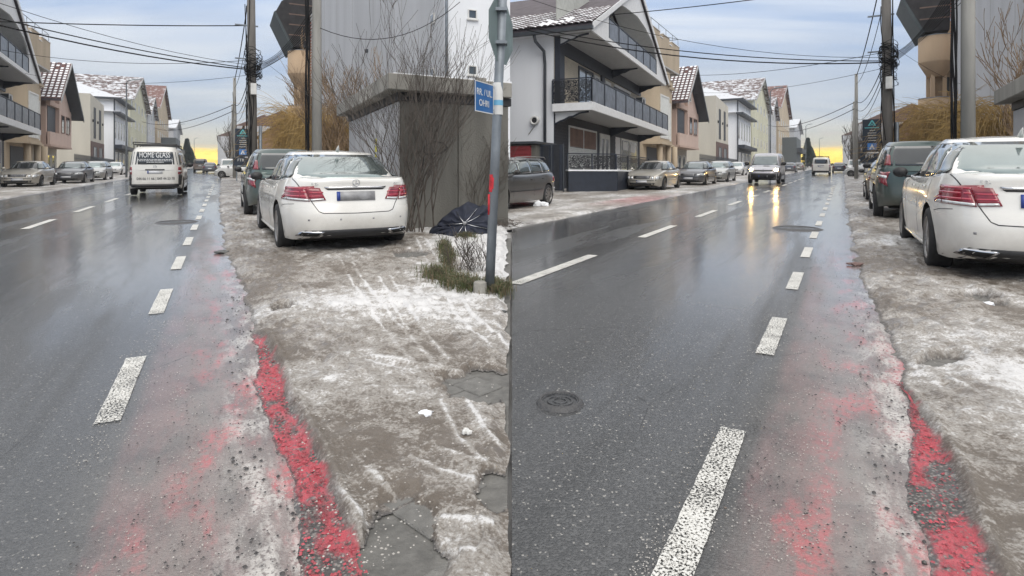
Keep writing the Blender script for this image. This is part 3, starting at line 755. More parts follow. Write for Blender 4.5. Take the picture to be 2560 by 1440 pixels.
    def decal(v, name, quad, axis, off=.004, mtl=None, nx=6, ny=4, parent=None, sub=True, label=None, smooth=True, th=None):
        """Lay a four-cornered piece (two coordinates per corner) on the body along an axis. quad: a,b,c,d going round."""
        pts = []; last = None
        ax = {'x-': (Vector((-6,0,0)), Vector((1,0,0))), 'x+': (Vector((6,0,0)), Vector((-1,0,0))), 'y+': (Vector((0,4,0)), Vector((0,-1,0))), 'y-': (Vector((0,-4,0)), Vector((0,1,0))), 'z': (Vector((0,0,5)), Vector((0,0,-1)))}[axis]
        a, b, c, d = [Vector(q) for q in quad]
        for j in range(ny+1):
            for i in range(nx+1):
                u, w = i/nx, j/ny; q = a*(1-u)*(1-w)+b*u*(1-w)+c*u*w+d*(1-u)*w
                if axis[0] == 'x': o = Vector((ax[0].x, q.x, q.y))
                elif axis[0] == 'y': o = Vector((q.x, ax[0].y, q.y))
                else: o = Vector((q.x, q.y, 5))
                loc, nrm, _, _ = v.bvh.ray_cast(o, ax[1]); cen = (a+b+c+d)/4; tries = 0
                while (loc is None or abs(nrm.dot(ax[1])) < .16) and tries < 14:
                    q = q.lerp(cen, .09); tries += 1
                    o = Vector((ax[0].x, q.x, q.y)) if axis[0] == 'x' else (Vector((q.x, ax[0].y, q.y)) if axis[0] == 'y' else Vector((q.x, q.y, 5)))
                    loc, nrm, _, _ = v.bvh.ray_cast(o, ax[1])
                if loc is None: loc, nrm = (last if last else (o+ax[1]*3, -ax[1]))
                if nrm.dot(ax[1]) > 0: nrm = -nrm
                last = (loc, nrm); pts.append((loc, nrm))
        mb = MB(); N = (nx+1)*(ny+1); th = off*1.6 if th is None else th
        mb.v = [tuple(l+n*off) for l, n in pts]+[tuple(l+n*(off-th)) for l, n in pts]
        for j in range(ny):
            for i in range(nx): k = j*(nx+1)+i; mb.f.append((k, k+1, k+nx+2, k+nx+1))
        ring = [i for i in range(nx+1)]+[(j+1)*(nx+1)-1 for j in range(1, ny+1)]+[ny*(nx+1)+i for i in range(nx-1, -1, -1)]+[j*(nx+1) for j in range(ny-1, 0, -1)]
        for q in range(len(ring)):
            a_, b_ = ring[q], ring[(q+1) % len(ring)]; mb.f.append((a_, b_, b_+N, a_+N))
        mb.m = [0]*len(mb.f)
        o = mb.build(name, mtl, parent or v.root, smooth, label=label)
        return o
    def mirror(v, name, x, z, mtl, s=1.0, arm=.06):
        for sg in (1, -1):
            y0 = sg*(v.sp['W']/2*.93)
            mb = MB(); mb.lathe([(0.001,-.05*s),(.06*s,-.045*s),(.09*s,-.01*s),(.085*s,.05*s),(.03*s,.085*s),(0.001,.09*s)], 14, 'X', (0,0,0))
            for i, p in enumerate(mb.v): mb.v[i] = (x+p[0], y0+sg*(.10*s+arm*.5)+p[1]*1.05, z+p[2]*.78)
            mb.box(x-.02, x+.03, min(y0, y0+sg*.08), max(y0, y0+sg*.08), z-.07*s, z-.04*s)
            mb.build('side_mirror', mtl, v.root, True)
    def seam(v, quad_pts, axis, w=.006, name='door_seam'):
        """thin dark gap drawn along a polyline in side or rear view, one piece"""
        mb = MB(); 
        for (a, b) in zip(quad_pts[:-1], quad_pts[1:]):
            a = Vector(a); b = Vector(b); d = (b-a).normalized(); n = Vector((-d.y, d.x))*w/2
            o = v.decal('tmp', [a-n, b-n, b+n, a+n], axis, .0015, m_dark, 8, 1, th=.001)
            b0 = len(mb.v); mb.v += [tuple(p.co) for p in o.data.vertices]; mb.f += [tuple(b0+i for i in p.vertices) for p in o.data.polygons]; mb.m += [0]*len(o.data.polygons)
            me = o.data; bpy.data.objects.remove(o); bpy.data.meshes.remove(me)
        return mb.build(name, m_dark, v.root)
    def windows_side(v, quads, mtl, frame=True):
        for sg, ax in ((1, 'y+'), (-1, 'y-')):
            for q in quads:
                c = sum((Vector(p) for p in q), Vector((0,0)))/4
                if frame: v.decal('window_frame', [c+(Vector(p)-c)*1.0+(Vector(p)-c).normalized()*.028 for p in q], ax, .003, m_dark, 8, 5, th=.004)
                v.decal('side_window', q, ax, .0065, mtl, 8, 5, th=.006)
    def plate(v, axis, z, w=.52, h=.11, y=0, mtl=None, text=None):
        p = v.decal('license_plate', [(y-w/2, z-h/2), (y+w/2, z-h/2), (y+w/2, z+h/2), (y-w/2, z+h/2)], axis, .012, mtl or m_plate, 2, 2, th=.012)
        left = (y+w/2, y+w/2-.045) if axis == 'x-' else (y-w/2, y-w/2+.045)
        v.decal('blue_band', [(left[0], z-h/2), (left[1], z-h/2), (left[1], z+h/2), (left[0], z+h/2)], axis, .0135, m_blue, 1, 1, p, th=.003)
        if text:
            bx = min((q.co.x for q in p.data.vertices)) if axis == 'x-' else max((q.co.x for q in p.data.vertices))
            M = Matrix.Translation((bx+(-.001 if axis == 'x-' else .001), y-(.03 if axis == 'x-' else -.03)*1, z)) @ Matrix.Rotation(rad(-90) if axis == 'x-' else rad(90), 4, 'Z') @ Matrix.Rotation(rad(90), 4, 'X')
            text_mesh('plate_text', text, h*.95, m_ink, p, M, .001, sx=.85)
        return p
    def place(v, street, s, t, away=True, yaw=0.0):
        P = street.P(s, t, v.sp.get('lift', .02)); place_root(v.root, P, street.psi+(rad(90) if away else rad(-90))+yaw); return v
def place_root(r, P, rz): r.matrix_world = Matrix.Translation(P) @ SLOPE @ Matrix.Rotation(rz, 4, 'Z')

SIDE = [(.15,.93),(.25,.965),(.45,.99),(.58,1.0),(.75,.995),(.9,.965),(1.0,.93),(1.2,.90)]
# ---- white saloon (seen from behind)
p_white = paint('pearl_white_paint', (0.79,0.78,0.74), 0.0, .22, .75)
def white_saloon(label, blurred):
    sp = dict(L=4.87, W=1.86, r=.335, xr=-1.36, xf=1.51, zb=.20, rise=.03, paint=p_white, rim=(20, .008, m_alloy), tw=.24, wi=.13, crown=.03, p=5.0,
        zt=[(-2.5,.99),(-2.3,1.035),(-1.9,1.05),(-1.2,1.03),(0,.985),(.9,.99),(1.6,.93),(2.1,.83),(2.4,.68),(2.5,.62)],
        prof_r=[(.2,.16),(.27,.05),(.36,.0),(.55,.0),(.64,.02),(.66,.06),(.78,.075),(.93,.10),(.97,.065),(1.05,.07),(1.1,.10)],
        prof_f=[(.2,.08),(.35,.0),(.6,.02),(.75,.10),(.9,.2)], prof_s=SIDE,
        green=dict(z0=.96, z1=1.405, xrb=-2.02, xrt=-1.02, xfb=1.12, xft=.28, wb=.835, wt=.665, arc=.035, cr=.03, rr=.12, rf=.12, rs=.06, p=4.6))
    v = Vehicle(sp, 'white_sedan', label, 'car', 'white saloons parked with their tails to the camera')
    v.decal('rear_window', [(.76,1.055),(-.76,1.055),(-.60,1.385),(.60,1.385)], 'x-', .006, g_teal, 14, 8)
    v.windows_side([[(-.46,1.0),(.30,1.0),(.16,1.36),(-.46,1.375)], [(-1.28,1.02),(-.52,1.0),(-.52,1.375),(-1.02,1.355)], [(.36,1.0),(.98,1.0),(.46,1.30),(.22,1.355)], [(-1.62,1.04),(-1.34,1.025),(-1.09,1.35),(-1.17,1.33)]], g_mid)
    v.decal('windscreen', [(-.74,1.02),(.74,1.02),(.60,1.38),(-.60,1.38)], 'x+', .006, g_fr, 12, 6)
    for sg in (1, -1):
        ou = v.decal('tail_lamp', [(sg*.925,.755),(sg*.60,.735),(sg*.66,.925),(sg*.905,.945)], 'x-', .010, m_red, 8, 5)
        for zz in (.80, .855, .905): v.decal('light_bar', [(sg*(.905),zz),(sg*(.635),zz-.006),(sg*(.64),zz+.014),(sg*.90,zz+.02)], 'x-', .0125, m_redb, 6, 1, ou, th=.004)
        v.decal('reflector', [(sg*.92,.76),(sg*.61,.742),(sg*.615,.768),(sg*.92,.788)], 'x-', .0125, m_clear, 6, 1, ou, th=.004)
        inn = v.decal('tail_lamp', [(sg*.59,.738),(sg*.40,.750),(sg*.475,.915),(sg*.65,.925)], 'x-', .010, m_red, 6, 4)
        for zz in (.80, .85): v.decal('light_bar', [(sg*.60,zz-.004),(sg*(.43),zz),(sg*(.44),zz+.014),(sg*.61,zz+.012)], 'x-', .0125, m_redb, 4, 1, inn, th=.004)
        v.decal('reflector', [(sg*.585,.742),(sg*.42,.755),(sg*.43,.775),(sg*.59,.768)], 'x-', .0125, m_clear, 4, 1, inn, th=.004)
        ex = v.decal('exhaust_tip', [(sg*.76,.272),(sg*.50,.255),(sg*.42,.325),(sg*.70,.335)], 'x-', .016, m_chrome, 5, 2, th=.02)
        v.decal('exhaust_opening', [(sg*.73,.282),(sg*.52,.268),(sg*.46,.316),(sg*.69,.324)], 'x-', .019, m_well, 4, 2, ex, th=.004)
        v.decal('tail_lamp_rear_wrap', [(-2.32,.765),(-2.12,.80),(-2.12,.93),(-2.30,.945)], 'y+' if sg > 0 else 'y-', .009, m_red, 4, 4)
        v.decal('door_handle', [(-.15,.86),(.05,.865),(.05,.89),(-.15,.885)], 'y+' if sg > 0 else 'y-', .022, p_white, 3, 1, th=.01)
        v.decal('door_handle', [(-1.12,.875),(-.92,.88),(-.92,.905),(-1.12,.90)], 'y+' if sg > 0 else 'y-', .022, p_white, 3, 1, th=.01)
        a = 'y+' if sg > 0 else 'y-'
        v.seam([(-.50,.30),(-.50,.97)], a); v.seam([(-1.02,.45),(-1.30,.72),(-1.33,.98)], a); v.seam([(.78,.30),(.76,.6),(.86,.95)], a)
        v.seam([(-2.14,.70),(-1.88,.685),(-1.72,.66)], a, .007, 'bumper_seam')
        v.decal('sill_trim', [(-.95,.215),(1.1,.215),(1.1,.25),(-.95,.25)], a, .02, p_white, 10, 1, th=.02)
    v.decal('lower_valance', [(.83,.225),(-.83,.225),(-.66,.345),(.66,.345)], 'x-', .008, m_dark, 14, 2)
    v.seam([(.775,1.045),(.71,.93),(.645,.93),(.58,.735),(.50,.60),(.44,.575),(0,.565),(-.44,.575),(-.50,.60),(-.58,.735),(-.645,.93),(-.71,.93),(-.775,1.045)], 'x-', .010, 'boot_lid_seam')
    v.decal('chrome_strip', [(.40,.905),(-.40,.905),(-.42,.932),(.42,.932)], 'x-', .014, m_chrome, 8, 1)
    v.decal('plate_recess', [(.37,.885),(-.37,.885),(-.40,.903),(.40,.903)], 'x-', .006, m_dark, 6, 1)
    if blurred: v.plate('x-', .80, .52, .125, 0, m_plateblur)
    else: v.plate('x-', .80, .52, .125, 0, None, '01   ')
    def badge(text, y, z, size):
        o = Vector((-6, y, z)); loc, n, _, _ = v.bvh.ray_cast(o, Vector((1,0,0)))
        text_mesh('badge_text', text, size, m_chrome, v.root, Matrix.Translation((loc.x-.006, y, z)) @ Matrix.Rotation(rad(-90), 4, 'Z') @ Matrix.Rotation(rad(90), 4, 'X'), .003, sx=1.35)
    badge('E 220', .52, .972, .042); badge('4MATIC', -.56, .972, .030)
    loc, n, _, _ = v.bvh.ray_cast(Vector((-6,0,.985)), Vector((1,0,0))); em = MB()
    R = .047; bx = loc.x-.008
    em.tube([(bx, R*math.cos(a), .985+R*math.sin(a)) for a in np.linspace(0, 2*math.pi, 25)], .0045, 6)
    for k in range(3):
        a = rad(90+120*k); em.tube([(bx, 0, .985), (bx, R*math.cos(a), .985+R*math.sin(a))], [.007, .003], 5)
    em.build('star_emblem', m_chrome, v.root, True)
    for sg in (.62, .22, -.22, -.62): v.decal('parking_sensor', [(sg-.012,.475),(sg+.012,.475),(sg+.012,.499),(sg-.012,.499)], 'x-', .002, m_plateblur, 1, 1)
    an = MB(); an.tube([(-1.12,0,1.44),(-1.16,0,1.50),(-1.20,0,1.525)], [.035,.016,.006], 6); an.build('roof_antenna', p_white, v.root, True)
    v.mirror('side_mirror', .80, 1.03, m_dark, 1.05)
    return v
v = white_saloon('white four-door sedan with blurred number plate parked beside the concrete garage', True); v.place(LS, 11.02, 1.62, yaw=rad(2.2)); v.root.scale = (1.0, 1.04, 1.02)
v = white_saloon('white four-door sedan with blue-banded plate at the right edge, parked on the right street ice', False); v.place(RS, 10.35, 1.80, yaw=rad(1.0)); v.root.scale = (1.03, 1.03, 1.11)
# ---- generic parked cars
def generic(kind, name, label, cat, pm, group='cars parked along both streets', wind=None, rim=None, detail=True, lamp='square', plate_t=None):
    K = dict(
     saloon=dict(L=4.5, W=1.78, r=.31, xr=-1.33, xf=1.36, zt=[(-2.4,.92),(-2.1,.99),(-1.6,1.0),(0,.93),(.85,.95),(1.5,.88),(2.0,.78),(2.25,.64)], green=dict(z0=.90, z1=1.36, xrb=-1.78, xrt=-.92, xfb=1.02, xft=.25, wb=.80, wt=.62, arc=.03, cr=.03), sw=[[(-.42,.96),(.28,.95),(.14,1.31),(-.42,1.33)],[(-1.22,.98),(-.48,.96),(-.48,1.33),(-.98,1.30)],[(.34,.95),(.85,.96),(.40,1.26),(.20,1.31)]], ws=(.96,1.33), rw=(1.03,1.32)),
     estate=dict(L=4.75, W=1.8, r=.32, xr=-1.42, xf=1.36, zt=[(-2.5,.92),(-2.3,.98),(-1.6,.99),(0,.95),(.85,.97),(1.5,.90),(2.05,.78),(2.4,.60)], green=dict(z0=.93, z1=1.40, xrb=-2.32, xrt=-1.86, xfb=1.02, xft=.22, wb=.81, wt=.64, arc=.03, cr=.03), sw=[[(-.42,1.0),(.28,.98),(.14,1.35),(-.42,1.37)],[(-1.22,1.0),(-.48,1.0),(-.48,1.37),(-1.18,1.365)],[(.34,.98),(.88,.99),(.42,1.29),(.20,1.35)],[(-2.10,1.04),(-1.28,1.01),(-1.24,1.365),(-1.86,1.31)]], ws=(1.0,1.36), rw=(1.02,1.33)),
     suv=dict(L=4.35, W=1.84, r=.355, xr=-1.3, xf=1.32, zb=.27, zt=[(-2.3,1.02),(-2.0,1.08),(0,1.06),(.8,1.08),(1.5,1.03),(1.95,.93),(2.2,.75)], green=dict(z0=1.02, z1=1.60, xrb=-2.10, xrt=-1.55, xfb=1.05, xft=.35, wb=.84, wt=.66, arc=.03, cr=.03), sw=[[(-.40,1.12),(.32,1.11),(.2,1.53),(-.40,1.55)],[(-1.18,1.13),(-.46,1.12),(-.46,1.55),(-1.12,1.54)],[(-1.78,1.2),(-1.24,1.14),(-1.2,1.53),(-1.5,1.5)]], ws=(1.13,1.54), rw=(1.12,1.52)),
     hatch=dict(L=4.0, W=1.72, r=.30, xr=-1.2, xf=1.28, zt=[(-2.1,.92),(-1.8,.98),(0,.93),(.75,.95),(1.4,.88),(1.8,.76),(2.0,.62)], green=dict(z0=.90, z1=1.38, xrb=-1.90, xrt=-1.30, xfb=.95, xft=.2, wb=.77, wt=.60, arc=.03, cr=.03), sw=[[(-.35,.97),(.3,.96),(.15,1.32),(-.35,1.34)],[(-1.1,.98),(-.41,.97),(-.41,1.34),(-1.0,1.31)]], ws=(.98,1.34), rw=(1.0,1.32)))[kind]
    zb = K.get('zb', .20)
    zmid = K['green']['z0']
    sp = dict(L=K['L'], W=K['W'], r=K['r'], xr=K['xr'], xf=K['xf'], zb=zb, zt=K['zt'], paint=pm, rim=rim or (7, .026, m_alloy), tw=.20, wi=.115, p=5.0, crown=.03,
        prof_r=[(zb,.14),(zb+.1,.03),(.5,.0),(.62,.03),(.85,.07),(1.0,.1)], prof_f=[(zb,.10),(zb+.1,.02),(.45,.0),(.58,.03),(.7,.10),(.9,.2)], prof_s=SIDE, green=K['green'])
    v = Vehicle(sp, name, label, cat, group); W = K['W']/2; g = K['green']; zw0, zw1 = K['ws']; zr0, zr1 = K['rw']
    v.decal('windscreen', [(-.72*W/.9,zw0),(.72*W/.9,zw0),(.60*W/.9,zw1),(-.60*W/.9,zw1)], 'x+', .006, wind or g_fr, 12, 6)
    v.decal('rear_window', [(-.72*W/.9,zr0),(.72*W/.9,zr0),(.58*W/.9,zr1),(-.58*W/.9,zr1)], 'x-', .006, g_dark, 10, 6)
    v.windows_side(K['sw'], g_mid)
    for sg in (1, -1):
        a = 'y+' if sg > 0 else 'y-'
        if lamp == 'round':
            for yy, rr in ((.70, .092), (.50, .075)):
                q = [(sg*(yy-rr), .60-rr*.3), (sg*yy, .50-rr*.1), (sg*(yy+rr), .60), (sg*yy, .60+rr*1.0)]
                hl = v.decal('headlamp', [(sg*(yy-rr*.8),.60-rr*.75),(sg*(yy+rr*.8),.60-rr*.75),(sg*(yy+rr*.8),.60+rr*.7),(sg*(yy-rr*.8),.60+rr*.7)], 'x+', .012, m_chrome, 4, 4)
                v.decal('lens', [(sg*(yy-rr*.62),.60-rr*.55),(sg*(yy+rr*.62),.60-rr*.55),(sg*(yy+rr*.62),.60+rr*.5),(sg*(yy-rr*.62),.60+rr*.5)], 'x+', .016, m_clear, 4, 4, hl)
        else:
            hl = v.decal('headlamp', [(sg*.46,.575),(sg*(W-.07),.585),(sg*(W-.08),.70),(sg*.46,.675)], 'x+', .010, m_clear, 6, 3)
            v.decal('lamp_bezel', [(sg*.55,.595),(sg*.66,.597),(sg*.66,.665),(sg*.55,.66)], 'x+', .013, m_chrome, 2, 2, hl)
        if kind != 'suv': v.decal('tail_lamp', [(sg*.56,.72),(sg*(W-.06),.72),(sg*(W-.07),.88),(sg*.60,.86)], 'x-', .010, m_red, 6, 3)
        if kind == 'suv':
            v.decal('tail_lamp', [(sg*.66,.70),(sg*(W-.10),.78),(sg*(W-.13),1.0),(sg*.72,.99)], 'x-', .014, m_red, 5, 4)
            v.decal('reflector', [(sg*.67,.88),(sg*(W-.06),.90),(sg*(W-.06),.94),(sg*.68,.92)], 'x-', .018, m_clear, 4, 1)
            v.decal('tail_lamp', [(-2.00,.74),(-1.74,.84),(-1.78,.97),(-2.00,1.0)], a, .012, m_red, 4, 5); v.decal('tail_lamp', [(sg*.60,1.13),(sg*.72,1.13),(sg*.655,1.36),(sg*.60,1.34)], 'x-', .012, m_red, 3, 5)
            v.decal('reflector', [(-1.99,.86),(-1.80,.89),(-1.80,.92),(-1.99,.90)], a, .017, m_clear, 4, 1)
        if detail:
            x0 = K['sw'][0][0][0]-.03
            v.seam([(x0,.32),(x0,.93)], a); v.seam([(x0-.62,.48),(x0-.82,.72),(x0-.84,.95)], a); v.seam([(.80,.32),(.80,.92)], a)
            v.decal('side_moulding', [(-.92,.50),(.95,.50),(.95,.535),(-.92,.535)], a, .012, sp['paint'] if lamp == 'round' else m_dark, 10, 1)
            v.decal('door_handle', [(x0+.08,.80),(x0+.26,.80),(x0+.26,.825),(x0+.08,.825)], a, .022, m_chrome if lamp == 'round' else m_dark, 3, 1, th=.01)
            v.decal('door_handle', [(x0-.68,.81),(x0-.5,.81),(x0-.5,.835),(x0-.68,.835)], a, .022, m_chrome if lamp == 'round' else m_dark, 3, 1, th=.01)
            v.decal('indicator', [(K['L']/2-.50,.60),(K['L']/2-.36,.60),(K['L']/2-.38,.66),(K['L']/2-.5,.66)], a, .008, m_clear, 2, 2)
    gr = v.decal('grille', [(-.36,.55),(.36,.55),(.41,.685),(-.41,.685)], 'x+', .010, m_dark, 8, 4)
    for zz in (.575, .605, .635, .665): v.decal('grille_bar', [(-.36,zz),(.36,zz),(.36,zz+.008),(-.36,zz+.008)], 'x+', .015, m_chrome, 6, 1, gr)
    v.decal('lower_intake', [(-.55,.265),(.55,.265),(.60,.36),(-.60,.36)], 'x+', .008, m_dark, 8, 2)
    v.decal('bumper_strip', [(-.80,.47),(.80,.47),(.80,.495),(-.80,.495)], 'x+', .010, m_dark, 10, 1)
    v.plate('x+', .42, .50, .105, 0, None, plate_t); v.plate('x-', .60, .50, .105)
    v.mirror('side_mirror', .72, zmid+.10, sp['paint'] if lamp == 'round' else m_dark)
    wp = MB()
    for yy in (-.55, .1):
        p = [];
        for k in range(6):
            u = k/5; o = Vector((6, yy+.5*u, zw0+.03+.03*u)); loc, n, _, _ = v.bvh.ray_cast(o, Vector((-1,0,0)))
            if loc: p.append(loc+n*.02)
        if len(p) > 2: wp.tube(p, .008, 5)
    if wp.v: wp.build('wiper', m_dark, v.root)
    return v
p_silver = paint('champagne_silver', (0.50,0.475,0.42), .55, .33); p_silver2 = paint('cool_silver', (0.50,0.51,0.50), .5, .33)
p_navy = paint('dark_blue_grey', (0.055,0.065,0.085), .3, .3); p_anth = paint('anthracite_paint', (0.06,0.064,0.068), .3, .3)
p_green = paint('dark_green_paint', (0.022,0.052,0.048), .35, .28, 1.0); p_taupe = paint('taupe_paint', (0.20,0.185,0.165), .4, .35)
p_whitec = paint('plain_white_paint', (0.66,0.67,0.67), 0, .35)
def dup(v, label, street, s, t, away, yaw=0.0):
    return copy_tree(v.root, label, street.P(s, t, .02), street.psi+(rad(90) if away else rad(-90))+yaw, True)
saloonS = generic('saloon', 'silver_sedan', 'champagne silver sedan with twin round headlamps at the far left edge of the left street', 'car', p_silver, lamp='round', wind=g_dark, rim=(9,.02,m_alloyd)).place(LS, 41.9, -9.75, False)
dup(saloonS, 'champagne silver sedan with twin round headlamps parked below the white balcony house', RS, 29.6, -8.25, False)
bora = generic('saloon', 'dark_sedan', 'dark blue-grey sedan second in the parked row on the left street', 'car', p_navy, plate_t='').place(LS, 47.8, -8.8, False)
dup(bora, 'dark blue-grey sedan parked behind the silver round-lamp car on the right street', RS, 36.9, -7.75, False)
passat = generic('estate', 'silver_estate', 'silver estate car third in the parked row on the left street', 'car', p_silver2, wind=g_teal).place(LS, 55.0, -8.75, False)
dup(passat, 'silver estate car behind the dark sedan on the right street', RS, 44.0, -7.7, False)
wh4 = generic('hatch', 'white_hatchback', 'white hatchback seen between the silver estate and the lettered van', 'car', p_whitec, wind=g_teal, detail=False).place(LS, 77.5, -10.6, False)
dup(wh4, 'white hatchback left of the oncoming silver van', RS, 67.0, -9.9, False)
green = generic('suv', 'green_compact_suv', 'dark green tall car with arrow-shaped red tail lamps behind the left-street white sedan', 'car', p_green, rim=(5,.05,m_alloyd)).place(LS, 17.3, 1.36, True)
dup(green, 'dark green tall car with arrow-shaped red tail lamps behind the right-street white sedan', RS, 17.7, 1.50, True).scale = (1.0, 1.0, 1.09)
tp = generic('saloon', 'taupe_sedan', 'taupe sedan parked ahead of the green car on the left street', 'car', p_taupe).place(LS, 25.0, 1.52, True)
dup(tp, 'taupe sedan parked ahead of the green car on the right street', RS, 24.6, 1.50, True)
wagon = generic('estate', 'dark_grey_estate', 'dark grey estate car with roof rails parked before the red garage door', 'car', p_anth, rim=(8,.030,m_alloy)).place(RS, 15.05, -8.72, False)
rl = MB()
for sg in (1, -1): rl.tube([(-1.75, sg*.60, 1.40), (-1.65, sg*.60, 1.46), (-.6, sg*.615, 1.475), (.15, sg*.60, 1.45), (.22, sg*.60, 1.40)], .014, 6)
rl.build('roof_rail', m_alloy, wagon.root, True)
wagon.decal('rear_bumper_strip', [(-2.33,.505),(-1.9,.50),(-1.9,.53),(-2.33,.535)], 'y-', .014, m_chrome, 4, 1)
wagon.decal('rear_bumper_strip', [(-2.33,.505),(-1.9,.50),(-1.9,.53),(-2.33,.535)], 'y+', .014, m_chrome, 4, 1)
wagon.decal('side_lamp', [(-2.30,.72),(-2.12,.74),(-2.10,.84),(-2.28,.82)], 'y-', .01, m_amber, 2, 2); wagon.decal('side_lamp', [(-2.30,.72),(-2.12,.74),(-2.10,.84),(-2.28,.82)], 'y+', .01, m_amber, 2, 2)
# far cars
P = gp(600, 445); c = copy_tree(wh4.root, 'white car parked nose out beside the left-street sign board', P, LS.psi+rad(90)+rad(75), True)
P = gp(2172, 443); c = copy_tree(wh4.root, 'white car parked nose out beside the right-street sign board', P, RS.psi+rad(90)+rad(75), True)
for (u, vv, lab, src, st_) in ((525, 432, 'dark car driving off beside the brown van at the far end of the left street', bora, LS), (2098, 431, 'dark car driving off beside the far white van on the right street', bora, RS), (1975, 431, 'dark blue car parked far off on the left side of the right street', bora, RS), (1997, 427, 'dark grey car parked furthest away on the right street', tp, RS)):
    P = gp(u, vv); copy_tree(src.root, lab, P, st_.psi+rad(90), True)
